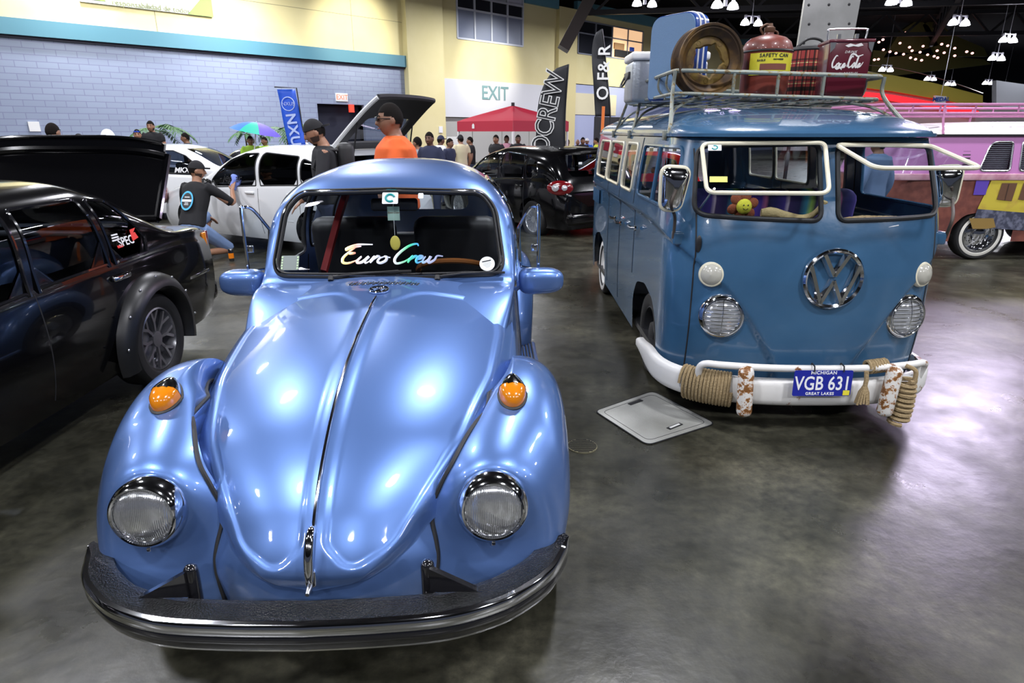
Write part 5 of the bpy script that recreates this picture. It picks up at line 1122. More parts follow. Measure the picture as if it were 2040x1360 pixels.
    m=MB(); m.box((0,L/2,.22),(1.3,L*.8,.05)); m.box((0,L*.5,.75),(1.2,.14,.75),bev=.05); m.box((0,L*.74,.72),(1.2,.14,.65),bev=.05); m.box((0,L*.33,.82),(1.3,.25,.2),bev=.05); m.build('seats_and_floor',SEATB,t)
    return t,SF,fn
HAT=dict(L=4.2,zt=([0,.05,.3,1.05,1.25,1.95,2.3,3.0,3.6,3.82,4.12,4.2],[.58,.66,.80,.97,1.04,1.40,1.46,1.465,1.42,1.34,1.0,.80]),zb=([0,.3,1.1,2,3.7,4.2],[.50,.66,.87,.92,.98,.70]),
  a=([0,.12,.5,1.2,2,3.4,4.0,4.2],[.62,.74,.83,.865,.875,.865,.80,.72]),n=([0,1.1,1.5,2.2,3.6,4.2],[5,5,4.5,3.6,3.6,5]),wheels=(.88,3.46),
  wins=([(1.42,.93),(2.42,.955),(2.42,1.36),(2.10,1.35),(1.85,1.26)],[(2.50,.96),(3.22,.99),(3.22,1.33),(2.50,1.37)],[(3.28,1.0),(3.62,1.03),(3.55,1.24),(3.28,1.31)]),ws=[(-.66,.99),(.66,.99),(.55,1.38),(-.55,1.38)],rw=[(-.60,1.02),(.60,1.02),(.50,1.34),(-.50,1.34)],
  seams=(1.28,2.46,3.25),seamtop=.90,handles=(2.30,3.12),hz=.84,mir=1.50,mz=.93,rim='multi',rimm=STEEL)
SED=dict(L=4.4,zt=([0,.06,.3,1.2,1.35,1.95,2.2,2.9,3.2,3.75,3.9,4.3,4.4],[.62,.74,.83,.92,.95,1.33,1.39,1.385,1.32,1.0,.965,.935,.88]),zb=([0,.3,1.2,3.7,4.4],[.60,.76,.84,.90,.84]),
  a=([0,.08,.5,1.5,3.2,4.1,4.4],[.72,.79,.82,.835,.84,.81,.76]),n=([0,1.2,1.6,2.2,3.3,3.8,4.4],[7,7,5,4.4,4.4,7,7]),wheels=(.85,3.30),
  wins=([(1.5,.88),(2.30,.885),(2.30,1.27),(2.0,1.26),(1.85,1.18)],[(2.37,.885),(2.98,.90),(2.88,1.275),(2.37,1.275)],[(3.04,.905),(3.44,.935),(3.16,1.24),(2.95,1.27)]),wr=.035,ws=[(-.66,.95),(.66,.95),(.57,1.30),(-.57,1.30)],rw=[(-.62,1.0),(.62,1.0),(.54,1.29),(-.54,1.29)],
  seams=(1.35,2.33),seamtop=.86,handles=(3.02,),hz=.80,mir=1.55,mz=.88,rim='y',rimm=mat('grey_rim',(.26,.26,.28),.25,.85),hm=CHR,bm=BLKP)
# near black saloon with its boot lid up
t,SF,fn=make_car('black_saloon_car',(-3.26,.80),0,'glossy black saloon car with raised boot lid at the left edge',BLKP,SED,gl=TINT,trim=GBLK,wo=-.045)
BL=Surf(lambda u,v: np.stack([u*.74*(1-.06*(v)),4.53-.80+.36*v+.03*np.abs(u)**3,1.05+.47*v-.05*np.abs(u)**4*v],1),np.linspace(-1,1,41),np.linspace(0,1,24))
P,Fq=BL.mesh(); P2=P+np.array([0,.045,-.012]); n=len(P); bd=[]
lid=mk('boot_lid',(np.vstack([P,P2]),[tuple(f) for f in Fq]+[tuple(f[::-1]+n) for f in Fq]),BLKP,t)
e0=[i for i in range(41*24)]; m=MB(); m.tube([tuple(BL.fn(np.array([u]),np.array([0.]))[0]+np.array([0,.02,0])) for u in (-1,-.5,0,.5,1)],.028,n=8); m.build('hinge_edge',BLKP,lid)
m=MB(); sp=[tuple(BL.fn(np.array([u]),np.array([1.]))[0]+np.array([0,-.01,.0])) for u in np.linspace(-1,1,30)]; m.add(ribbon([(p[0],p[1],p[2]+.035) for p in sp],.10,.035)); m.tube(sp,.03,n=8); m.tube([(p[0],p[1]-.02,p[2]+.085) for p in sp],.014,n=8); m.build('boot_spoiler',BLKP,lid)
for s in(-1,1): m=MB(); m.tube([tuple(BL.fn(np.array([float(s)]),np.array([v]))[0]+np.array([0,.02,0])) for v in np.linspace(0,1,8)],.026,n=8); m.build('lid_edge',BLKP,lid)
# flares, tail lamp, sticker
for s in(-1,1):
    for wy in(.85,3.30):
        V=[];Fc=[];n=40; prof=[(.335,-.02),(.345,.075),(.36,.095),(.395,.09),(.44,.045),(.455,-.005)]
        xb=float(pchip(*SED['a'])(np.array([wy]))[0])+.03
        for i in range(n+1):
            a_=-.25+(PI+.5)*i/n
            for r,d in prof: V.append((s*(xb+d*(.7+.3*math.sin(max(0,min(PI,a_))))),wy+r*math.cos(a_),.31+r*math.sin(a_)))
        K=len(prof)
        for i in range(n):
            for k in range(K-1): Fc.append((i*K+k,i*K+k+1,(i+1)*K+k+1,(i+1)*K+k))
        fl=mk('wheel_arch_flare',(V,Fc),SATB,t); m=MB()
        for k in range(7): a_=.15+k*(PI-.3)/6; m.add(ellipsoid((s*(xb+.055),wy+.43*math.cos(a_),.31+.43*math.sin(a_)),(.008,.010,.010),8,6))
        m.build('flare_bolts',STEEL,fl)
    m=MB(); m.add(rbox((.03,.07,.15),.01),Matrix.Translation((s*.775,4.33,.80))); m.build('amber_marker',AMB,t)
    m=MB(); m.add(rbox((.05,.05,.15),.01),Matrix.Translation((s*.74,4.42,.80))); m.add(rbox((.25,.03,.15),.01),Matrix.Translation((s*.60,4.46,.78))); m.build('tail_lamp',REDL,t)
m=MB(); m.add(rbox((.012,.42,.022),.003),Matrix.Translation((.85,3.98,.60)));  m.build('side_moulding',CHR,t)
gt=SF.line([(3.16,1.0)],PR_SIDE,lambda P:P[:,0]>.25)[0]; Mx=frame((gt[0]+.004,gt[1],gt[2]),(0,1,0),(-.30,0,.95),(1,0,.3))
SW_=mat('sticker_print_white',(.75,.75,.75),.5); SR_=mat('sticker_red',(.7,.03,.02),.5)
stq=mk('window_sticker',tf(text_vf('SPEC',.075,.002,.1,bold=.001),Mx@Matrix.Translation((0,-.01,.012))),SW_,t,smooth=False)
mk('sticker_red_block',tf(prism([(0,0),(.07,.012),(.06,.05),(.04,.048),(.085,.075),(.02,.07),(.005,.03)],.002),Mx@Matrix.Translation((.07,-.02,.012))),SR_,stq,smooth=False)
q=MB(); [q.box((-.085+.004*k,.012+.016*k,.012),(.075-.006*k,.009,.002),M=Mx) for k in range(3)]; q.build('sticker_small_print',SW_,stq,smooth=False)
q=MB(); q.box((-.075,-.030,.012),(.055,.016,.002),M=Mx); q.build('sticker_small_red',SR_,stq,smooth=False)
# white hatchback with raised tailgate being wiped
aA=math.radians(-119.4)
t,SF,fn=make_car('white_hatchback_car',(-5.20,10.96),aA,'white hatchback car with raised tailgate being wiped by the crouching man',WP,dict(HAT,mm=mat('mirror_black_cap',(.02,.02,.02),.2,coat=.6)))
for s in(-1,1):
    m=MB(); Mh=aim((s*.77,.17,.70),(s*1.,-.8,.25)); m.add(ellipsoid((0,0,0),(.21,.125,.05),20,14),Mh); hl=m.build('headlamp_housing',REDL,t)
    for dx in(-.085,.09): m=MB(); m.lathe([(.075,.035),(.07,.055),(.03,.07),(.0,.072)],Mh@Matrix.Translation((dx,0,-.0)),24); m.build('round_lamp',LBRT,hl)
m=MB(); m.box((.885,2.0,.50),(.02,2.2,.05),bev=.008); m.build('side_moulding',WP,t)
# tailgate up
TG=Surf(lambda u,v: np.stack([u*.62*(1-.08*v),3.62+.80*v+.10*np.sin(v*PI),1.44+.62*v+.10*np.sin(v*PI)-.02*np.abs(u)**3],1),np.linspace(-1,1,31),np.linspace(0,1,24))
hp_=[(-.48,3.72),(.48,3.72),(.44,4.10),(-.44,4.10)]; pr_=lambda P:P[:,[0,1]]; hh=rpoly(hp_,.06,5)
P,Fq=TG.cut([(hh,pr_,None)]); tg_=mk('tailgate',(P,Fq),WP,t); mk('tailgate_glass',TG.cut([(hh,pr_,None)],'in'),TINT,tg_)
P,Fq=TG.cut([(hh,pr_,None)],'out',-.03); mk('inner_trim',(P,Fq),SEATB,tg_)
m=MB(); m.tube([tuple(TG.fn(np.array([u]),np.array([1.]))[0]) for u in np.linspace(-1,1,12)],.035,n=8); m.build('tailgate_lip',DARK,tg_)
for s in(-1,1): m=MB(); m.tube([tuple(TG.fn(np.array([float(s)]),np.array([v]))[0]) for v in np.linspace(0,1,12)],.028,n=8); m.build('tailgate_edge',WP,tg_); m=MB(); m.tube([(s*.58,3.9,1.12),(s*.56,4.05,1.75)],.010,n=6); m.build('gas_strut',DARK,tg_)
gm=SF.line([(1.95,1.02)],PR_SIDE,lambda P:P[:,0]>.25)[0]; mk('window_lettering',tf(text_vf('jeggar',.16,.002,.2),frame((gm[0]+.01,gm[1],gm[2]),(0,1,0),(-.25,0,.97),(1,0,.25))),DARK,t,smooth=False)
# white coupe behind, dark cars
t,SF,fn=make_car('white_coupe_car',(-4.35,13.4),math.radians(92),'white car with red and white window lettering behind the raised black boot lid',WP,HAT,gl=TINT,z0=-.05)
gm=SF.line([(1.75,1.0)],PR_SIDE,lambda P:P[:,0]<-.25)[0]; mk('window_lettering',tf(text_vf('MKXSR',.13,.002,.2,bold=.004),frame((gm[0]-.012,gm[1]+.1,gm[2]),(0,-1,0),(.25,0,.97),(-1,0,.25))),SW_,t,smooth=False)
make_car('dark_hatchback_car',(-3.4,17.3),math.radians(80),'dark hatchback car parked beyond the white hatchback roof',mat('charcoal_paint',(.02,.02,.024),.2,coat=1.),HAT,z0=-.15)
# black hatchback right of the beetle
aB=-2.56
t,SF,fn=make_car('black_hatchback_car',(-.85,14.13),aB,'glossy black hatchback car with silver wheels between the beetle and the van',BLKP,dict(HAT,rimm=mat('bright_alloy',(.7,.71,.73),.25,.8),rim='mesh'),z0=-.06,trim=GBLK,gl=TINT)
for s in(-1,1):
    Mh=aim((s*.775,4.10,.86),(s*.95,1,.15)); m=MB(); m.add(ellipsoid((0,0,0),(.21,.115,.035),20,14),Mh); hl=m.build('tail_lamp',REDL,t)
    for dx,rr in((-.07*s,.058),(.075*s,.046)): m=MB(); m.lathe([(rr,.035),(rr*.95,.052),(rr*.4,.066),(.0,.068)],Mh@Matrix.Translation((dx,.0,.0)),24); m.build('round_lamp',LBRT,hl)
m=MB(); m.add(rbox((1.10,.22,.035),.015),Matrix.Translation((0,3.86,1.44))); m.build('roof_spoiler',BLKP,t)
m=MB(); m.add(rbox((.35,.02,.025),.006),Matrix.Translation((.45,4.30,.36))); m.add(rbox((.35,.02,.025),.006),Matrix.Translation((-.45,4.30,.36))); m.build('bumper_reflector',REDL,t)
m=MB(); m.add(rbox((.07,.01,.035),.003),Matrix.Translation((.30,4.0,1.22))); m.build('glass_sticker',STW,t)
make_car('red_car',(.35,16.6),math.radians(-90),'red car glimpsed through the black hatchback windows',mat('bright_red_paint',(.55,.01,.01),.2,coat=1.),HAT,z0=-.25)
# pink painted van at the right edge
PNK=mat('orchid_pink_paint',(.50,.20,.46),.3,coat=.5); PNW=mat('pale_pink_band',(.60,.36,.42),.5,noise=(6,(.42,.16,.24),.4,.65)); 
PX=.49; PT=empty('pink_van',(4.75,9.35,0),-PI/2,'pink and white painted van with mural sides and blinds at the right edge','van')
def pv_fn(u,v):
    hw=np.interp(v,[.25,.7,1.1,1.6],[.84,.86,.86,.79]); x,y=van_pt(u,hw,.10+0*v+np.maximum(v-1.1,0)*.3); return np.stack([x,y,v],1)
tp=tu[::2]; PVU=Surf(pv_fn,tp,np.linspace(1.06,1.62,24)); PVL=Surf(pv_fn,tp,np.linspace(.25,1.08,30))
ws_=[rpoly([(1.27,1.16),(1.67,1.16),(1.67,1.52),(1.39,1.52)],[.05,.05,.05,.14],6),rpoly([(1.79,1.16),(2.49,1.16),(2.49,1.53),(1.79,1.53)],.05,5),rpoly([(2.61,1.16),(3.34,1.16),(3.34,1.53),(2.61,1.53)],.05,5)]
sp_=lambda P:P[:,0]>.3
mk('upper_body',PVU.cut([(p,PR_SIDE,sp_) for p in ws_]),PNK,PT)
BRK=brickmat('painted_brick_mural',(.16,.035,.025),(.20,.05,.03),(.10,.03,.03),.14,.06,.006)
low=mk('lower_body',PVL.cut([(arch(1.49),PR_SIDE,sp_),(arch(3.35),PR_SIDE,sp_)]),mat('mural_brown',(.15,.045,.035),.5,noise=(9,(.22,.07,.05),.4,.6)),PT)
m=MB(); m.add(rbox((.04,4.0,.085),.012),Matrix.Translation((.862,2.15,1.085))); m.build('pale_band',PNW,PT)
def mural(poly,m_,nm,o=.012): P,Fq=Surf(pv_fn,np.linspace(.2,.84,140),np.linspace(.25,1.08,40)).cut([(np.array(poly,float)+np.array([PX,0]),PR_SIDE,sp_)],'in',-o if False else o); return mk(nm,(P,Fq),m_,low)
mural([(.96,1.045),(3.2,1.045),(3.2,.50),(.86,.68)],mat('mural_yellow',(.58,.47,.05),.5,noise=(5,(.45,.28,.06),.5,.75)),'yellow_wall_mural',.010)
mural([(.86,.68),(3.2,.50),(3.2,.30),(.84,.44)],mat('mural_planks',(.05,.055,.09),.5,noise=(14,(.16,.17,.24),.45,.6)),'grey_plank_mural',.011)
mural([(.78,.56),(1.10,.56),(1.16,.44),(1.05,.42),(.86,.42)],mat('mural_ochre',(.30,.19,.05),.6),'ochre_mural',.016)
SHT=mat('mural_shutter_brown',(.13,.06,.03),.6); SHD=mat('mural_shutter_line',(.04,.02,.015),.6)
for a_,b_ in((1.08,1.30),(1.36,1.62)):
    s1=mural([(a_+.02,1.01),(b_,1.01),(b_-.02,.78),(a_,.80)],SHT,'painted_shutter',.016)
    mural([((a_+b_)/2-.003,1.0),((a_+b_)/2+.006,1.0),((a_+b_)/2,.79),((a_+b_)/2-.008,.79)],SHD,'shutter_line',.020)
mural([(.76,1.04),(.93,1.04),(.92,.86),(.76,.86)],mat('mural_purple',(.10,.05,.40),.6),'purple_shutter_mural',.016)
def pvroof(u,v):
    x,y=van_pt(u,np.full_like(u,.80),np.full_like(u,.20),D=.52,n=2.4); yc=2.2; return np.stack([x*v,yc+(y-yc)*v,1.60+.17*(1-v**3)**(1/1.9)],1)
mk('roof',Surf(pvroof,tp,np.r_[np.linspace(0,.8,10),np.linspace(.8,1,14)[1:]]).mesh(),mat('cream_roof',(.72,.68,.66),.35,coat=.4),PT)
m=MB(); m.add(ribbon([(.81,y,1.60) for y in np.linspace(.4,4.0,12)],.02,.03)); m.build('rain_gutter',DARK,PT)
BLD=mat('blind_slats',(.45,.43,.47),.5)
for i,p in enumerate(ws_):
    fr=mk('side_window_frame',tube(PVU.line(p,PR_SIDE,sp_),.013,True,6),STEEL,PT); x0,x1=p[:,0].min(),p[:,0].max(); mk('glass',PVU.cut([(p,PR_SIDE,sp_)],'in',-.004),GLASS,fr); m=MB()
    for k in range(15): m.box((.79,(x0+x1)/2,1.17+k*.025),(.012,x1-x0,.008))
    m.build('blind',BLD,fr,smooth=False)
m=MB()
for k in range(8): m.add(rbox((.012,.10,.012),.004),Matrix.Translation((.862-.01*k,1.09,1.20+k*.04)))
m.build('air_louvres',DARK,PT)
WW=mat('whitewall_cream',(.75,.73,.66),.5)
for s in(-1,1):
    for wy in(1.49,3.35): wheel(PT,(s*.74,wy,.33),.33,.19,.215,'steel',s,CHR,WW)
for s in(1,):
    for k in range(14): a_=2*PI*k/14; m=MB() if k==0 else m; m.lathe([(.012,.002),(.0,.003)],frame((s*.845,1.49+.16*math.cos(a_),.33+.16*math.sin(a_)),(0,1,0),(0,0,1),(s,0,0)),8)
    m.build('rim_slots',BLK,PT)
# its pink roof rack
pr=empty('pink_roof_rack',(4.95,9.35,0),-PI/2,'pink painted tube rack on the roof of the pink van','roof rack'); PKR=mat('pink_tube',(.48,.19,.36),.45)
o=rpoly([(-.72,-.25),(.72,-.25),(.72,3.4),(-.72,3.4)],.15,6,.3)
mk('upper_rail',tube([(p[0],p[1],1.97) for p in o],.017,True,6),PKR,pr); mk('lower_rail',tube([(p[0],p[1],1.86) for p in o],.02,True,6),PKR,pr)
for y in(-.2,.15,.5,.95,1.5,2.2,3.0):
    for s in(-1,1): mk('rail_post',tube([(s*.72,y,1.97),(s*.72,y,1.86)],.011,n=6),PKR,pr)
for y in(.55,1.9,3.2):
    for s in(-1,1): mk('rack_leg',tube([(s*.72,y,1.97),(s*.74,y,1.8),(s*.80,y,1.61)],.014,n=6),PKR,pr)
m=MB()
for y in np.linspace(-.2,3.3,16): m.tube([(-.72,y,1.86),(.72,y,1.86)],.010,n=5)
m.build('cross_bars',PKR,pr)
# ================= people =================
SKIN=[mat('skin_warm',(.34,.17,.10),.5),mat('skin_tan',(.24,.115,.065),.5),mat('skin_brown',(.13,.06,.035),.5)]
HAIR=mat('dark_hair',(.008,.006,.005),.9,spec=.15); CLO={}
def cloth(c): 
    if c not in CLO:
        col={'black':(.006,.006,.008),'orange':(.75,.12,.02),'white':(.70,.71,.72),'cream':(.62,.55,.36),'navy':(.02,.025,.06),'grey':(.30,.31,.33),'pink':(.45,.22,.28),'purple':(.16,.03,.42),'blue':(.02,.12,.55),'yellow':(.65,.72,.05),'jeans':(.16,.24,.42),'darkjeans':(.03,.04,.08),'charcoal':(.012,.012,.015),'green':(.35,.6,.05),'red':(.4,.02,.02),'denim':(.10,.16,.28)}[c]
        CLO[c]=mat('cloth_'+c,col,.85)
    return CLO[c]
def loft(path,rx,ry,n=14,side=(1,0,0)):
    """elliptical sections along a 3-D path; rx along side axis"""
    P=[Vector(p) for p in path]; V=[];Fc=[];N=len(P)
    for i in range(N):
        a=P[max(0,i-1)]; b=P[min(N-1,i+1)]; T=(b-a).normalized(); X=Vector(side)-T*Vector(side).dot(T); X.normalize(); Y=T.cross(X)
        for k in range(n): t=2*PI*k/n; V.append(tuple(P[i]+X*rx[i]*math.cos(t)+Y*ry[i]*math.sin(t)))
    for i in range(N-1):
        for k in range(n): Fc.append((i*n+k,i*n+(k+1)%n,(i+1)*n+(k+1)%n,(i+1)*n+k))
    Fc.append(tuple(range(n))[::-1]); Fc.append(tuple((N-1)*n+k for k in range(n))); return (V,Fc)
def limb(js,rs,k=4,n=10):
    P=crv(js,k); N=len(P); t=np.linspace(0,len(js)-1,N); R=np.interp(t,range(len(js)),rs); return tube(P,R,n=n)
STAND=dict(pel=(0,0,.93),chest=(0,.0,1.28),neck=(0,.0,1.485),head=(0,-.03,1.592),look=(0,-1,0),
  sh=[(-.185,0,1.435),(.185,0,1.435)],el=[(-.235,.03,1.14),(.235,.03,1.14)],wr=[(-.235,-.06,.90),(.235,-.06,.90)],
  hp=[(-.085,0,.92),(.085,0,.92)],kn=[(-.10,-.02,.50),(.10,-.02,.50)],an=[(-.11,.01,.09),(.11,.01,.09)],fd=(0,-1,0))
def person(loc,yaw,label,shirt='black',pants='darkjeans',skin=1,H=1.75,pose=None,hair='short',cap=None,beard=False,glasses=None,sleeve=.5,bulk=1.,shorts=False,near=False,group=None,z0=0.,pack=False):
    p=dict(STAND); 
    if pose: p.update(pose)
    sc=H/1.722; t=empty('person',(loc[0],loc[1],z0),yaw,label,'person',group); t.scale=(sc,sc,sc); V3=Vector; sk=SKIN[skin]
    pel,ch,nk,hd=(V3(p[k]) for k in('pel','chest','neck','head')); sh=[V3(q) for q in p['sh']]; side=(sh[1]-sh[0]).normalized()
    b=MB(); B=bulk
    mid=(pel+ch)/2; spine=[pel-(ch-pel)*.12,pel,mid,ch,ch+(nk-ch)*.55,ch+(nk-ch)*.82,nk,nk+(hd-nk)*.35]
    b.add(loft(spine,[.12*B,.155*B,.135*B,.165*B,.175*B,.12,.06,.055],[.09*B,.11*B,.095*B,.115*B,.10*B,.075,.058,.055],16,side))
    for i in(0,1):
        b.add(limb([sh[i]-side*(.03 if i else -.03),p['el'][i],p['wr'][i]],[.052,.040,.028])); b.add(limb([p['hp'][i],p['kn'][i],p['an'][i]],[.088,.056,.038]))
        w=V3(p['wr'][i]); d=(w-V3(p['el'][i])).normalized(); d2=V3(p.get('hd%d'%i,d)).normalized(); pn=d2.cross(side).normalized() if abs(d2.dot(side))<.9 else V3((0,-1,0)); ps=pn.cross(d2).normalized()
        b.add(loft([w-d2*.01,w+d2*.04,w+d2*.09],[.024,.038,.036],[.018,.015,.012],8,ps))
        for k in range(4):
            o=ps*(.028-.0187*k); L=[.062,.072,.068,.052][k]; b.add(tube([w+d2*.085+o,w+d2*(.085+L*.5)+o-pn*.008,w+d2*(.085+L)+o-pn*.022],[.0085,.008,.006],n=6))
        b.add(tube([w+d2*.02+ps*.03,w+d2*.055+ps*.055,w+d2*.085+ps*.062-pn*.01],[.011,.010,.007],n=6))
    # head
    lk=V3(p['look']).normalized(); up=V3(p.get('up',(0,0,1))); M=aim(hd,-lk,up)   # local +Z = back of the head, local Y up
    hv=[]; E,Ef=ellipsoid((0,0,0),(1,1,1),20,14)
    for (x,y,z) in E:
        X=x*.076; Y=z*.118; Z=y*.094   # Z: + back
        if Y<-.02: X*=1-.25*((-Y-.02)/.1); Z=Z*(1-.12*((-Y-.02)/.1))-.006
        hv.append((X,Y,Z))
    b.add((hv,Ef),M)
    b.add(loft([(0,.02,-.088),(0,-.005,-.103),(0,-.028,-.110),(0,-.036,-.096)],[.008,.011,.016,.012],[.006,.008,.009,.006],8),M)
    for s in(-1,1): b.add(ellipsoid((s*.078,-.005,.008),(.010,.030,.018),8,6),M)
    b.add(limb([nk,nk+(hd-nk)*.5,hd+V3((0,0,-.03))],[.058,.054,.055]))
    body=b.build('body',sk,t)
    rm=body.modifiers.new('fuse','REMESH'); rm.mode='VOXEL'; rm.voxel_size=.009 if near else .016; rm.use_smooth_shade=True; sm=body.modifiers.new('soften','SMOOTH'); sm.iterations=2
    # face details
    f=MB()
    for s in(-1,1): f.add(ellipsoid((s*.028,.012,-.088),(.012,.006,.005),8,6),M); f.add(tube([(s*.014,.030,-.094),(s*.03,.035,-.092),(s*.045,.030,-.084)],.0045,n=5),M)
    f.build('eyes_and_brows',HAIR,t)
    f=MB(); f.add(loft([(-.022,-.056,-.083),(0,-.058,-.092),(.022,-.056,-.083)],[.003,.006,.003],[.005,.007,.005],8,(0,1,0)),M); f.build('lips',mat('lips',(.22,.07,.06),.5) if 'lips' not in MATS else MATS['lips'],t)
    if beard: f=MB(); hv2=[(x*1.04,y*1.04-.002,z*1.05) for x,y,z in hv]; f.add((hv2,[q for q in Ef if (lambda Y,Z,X:(Y<-.088 or (Y<-.02 and abs(X)>.05)) and Z<.02)(np.mean([hv[i][1] for i in q]),np.mean([hv[i][2] for i in q]),np.mean([hv[i][0] for i in q]))]),M); f.build('beard',MATS.get('stubble') or mat('stubble',(.05,.028,.02),.9),t)
    if hair:
        f=MB(); k=1.07 if hair!='bald' else 1.01; hv2=[(x*k,y*k+.004,z*k+.003) for x,y,z in hv]; f.add((hv2,[q for q in Ef if (lambda Y,Z:Y>.035-.75*max(Z+.03,0) and not(Z<-.055 and Y<.055) and Y>-.075)(np.mean([hv[i][1] for i in q]),np.mean([hv[i][2] for i in q]))]),M); f.build('hair',HAIR,t)
    if cap:
        cm=cloth(cap[0]); f=MB(); hv2=[(x*1.12,y*1.08+.006,z*1.12) for x,y,z in hv]; f.add((hv2,[q for q in Ef if np.mean([hv[i][1] for i in q])>.035]),M); c_=f.build('cap',cm,t)
        bk=-1 if len(cap)>2 and cap[2]=='back' else 1; f=MB(); q=[( .068*math.cos(a),0,-bk*(.085+.075*math.sin(a))) for a in np.linspace(0,PI,12)]; f.add(([(x,.048,z) for x,_,z in q]+[(x,.040-.01,z) for x,_,z in q],[tuple(range(12)),tuple(range(12,24))[::-1]]+[(i,i+1,13+i,12+i) for i in range(11)]+[(11,0,12,23)]),M); f.build('brim',cloth(cap[1]),c_)
    if glasses: f=MB(); [f.add(rbox((.052,.030,.01),.004),M@Matrix.Translation((s*.032,glasses[1],-.104 if glasses[1]<.03 else -.085))) for s in(-1,1)]; f.add(tube([(-.08,glasses[1],-.01),(-.062,glasses[1],-.09),(.062,glasses[1],-.09),(.08,glasses[1],-.01)],.003,n=5),M); f.build('glasses',glasses[0],t)
    # shirt
    c=MB(); g=.016
    c.add(loft(spine[1:6]+[spine[5]+(nk-spine[5])*.95],[.165*B+g,.15*B+g,.17*B+g,.18*B+g,.135+g,.078],[.12*B+g,.112*B+g,.122*B+g,.105*B+g,.090+g,.074],18,side))
    for i in(0,1):
        e=V3(p['el'][i]); s0=sh[i]-side*(.05 if i else -.05); w=V3(p['wr'][i])
        if sleeve>1: c.add(limb([s0,e,e+(w-e)*min(1,(sleeve-1))],[.070,.056,.042]))
        else: c.add(limb([s0,sh[i]+(e-sh[i])*sleeve*.5,sh[i]+(e-sh[i])*sleeve*1.25],[.070,.062,.060]))
    so=c.build('shirt',cloth(shirt),t); rm=so.modifiers.new('fuse','REMESH'); rm.mode='VOXEL'; rm.voxel_size=.012 if near else .018; rm.use_smooth_shade=True; sm=so.modifiers.new('soften','SMOOTH'); sm.iterations=10 if near else 4
    # trousers and shoes
    c=MB(); c.add(loft([pel+(ch-pel)*.10,pel,pel-(ch-pel)*.16],[.165*B,.172*B,.14],[.12*B,.128*B,.11],16,side))
    for i in(0,1):
        h,k_,a=(V3(p[q][i]) for q in('hp','kn','an')); c.add(limb([h,k_,a] if not shorts else [h,h+(k_-h)*.55,k_+(h-k_)*-.04],[.100,.075,.058] if not shorts else [.105,.088,.080]))
    po=c.build('trousers',cloth(pants),t); rm=po.modifiers.new('fuse','REMESH'); rm.mode='VOXEL'; rm.voxel_size=.016; rm.use_smooth_shade=True
    for i in(0,1):
        a=V3(p['an'][i]); d=V3(p.get('toe%d'%i,p['fd'])); c=MB(); c.add(loft([a-d*.06+V3((0,0,-.03)),a+V3((0,0,-.04)),a+d*.09+V3((0,0,-.055)),a+d*.17+V3((0,0,-.065))],[.032,.042,.045,.03],[.05,.048,.032,.02],12,d.cross(V3((0,0,1))))); c.build('shoe',DARK,t)
    if pack: c=MB(); c.add(rbox((.28,.16,.42),.06),Matrix.Translation(ch+V3((0,.20,.02)))); [c.add(tube([ch+V3((s*.10,.14,.16)),ch+V3((s*.11,-.05,.17)),ch+V3((s*.12,-.12,.0)),ch+V3((s*.13,.05,-.12))],.015,n=6)) for s in(-1,1)]; c.build('backpack',BLK,t)
    return t
def man(u,v,y,yaw,label,H=1.72,**k):
    """stand a person so that the top of the head shows at photo pixel (u,v) at depth y"""
    x,_,z=AT(u,v,y); H=min(max(z-.0,1.45),1.95); return person((x,y),yaw,label,H=H*1.75/1.745,**k)
D=math.radians
GL=mat('blue_mirror_lens',(.02,.08,.6),.1,.5,.5); GK=mat('black_glasses',(.01,.01,.01),.3)
# walking men between the cars (near)
WALK=dict(kn=[(-.10,-.16,.52),(.10,.10,.50)],an=[(-.10,-.20,.10),(.10,.34,.18)],el=[(-.25,.14,1.16),(.25,-.08,1.15)],wr=[(-.24,.08,.92),(.23,-.26,.98)])
x,_,z=AT(783,204,5.6); person((x,5.6),D(-72),'man in bright orange polo shirt and glasses walking left behind the beetle roof','orange','darkjeans',1,H=z*1.0,pose=WALK,glasses=(GK,.012),sleeve=.9,near=True,bulk=1.3)
x,_,z=AT(640,238,6.6); person((x,6.6),D(-72),'man in black jacket, backpack and backwards black cap walking left','charcoal','darkjeans',0,H=z,pose=dict(WALK,head=(0,-.07,1.60),look=(0,-1,-.28)),cap=('black','black','back'),sleeve=1.9,near=True,pack=True,beard=True)
# crouching man wiping the white car
CR=dict(pel=(0,.10,.42),chest=(0,-.06,.78),neck=(0,-.12,.97),head=(0,-.15,1.11),look=(-.9,-.7,-.10),sh=[(-.19,-.08,.92),(.19,-.10,.93)],el=[(-.35,-.28,.70),(.30,-.22,.66)],wr=[(-.20,-.54,.84),(.10,-.36,.50)],
   hp=[(-.10,.08,.40),(.10,.08,.40)],kn=[(-.18,-.32,.10),(.14,-.38,.50)],an=[(-.13,.12,.10),(.14,-.26,.09)],toe0=(0,.9,-.4),hd0=(.1,-.5,.8))
cx,cy=-4.22,8.6
person((cx,cy),D(168),'crouching man in black printed tee and denim shorts wiping the white car','black','jeans',0,H=1.78,pose=CR,cap=('black','black'),sleeve=.8,near=True,shorts=True,beard=True)
Rz=Matrix.Rotation(D(168),4,'Z'); Mt=Matrix.Translation((cx,cy,0))@Rz@Matrix.Scale(1.78/1.722,4)
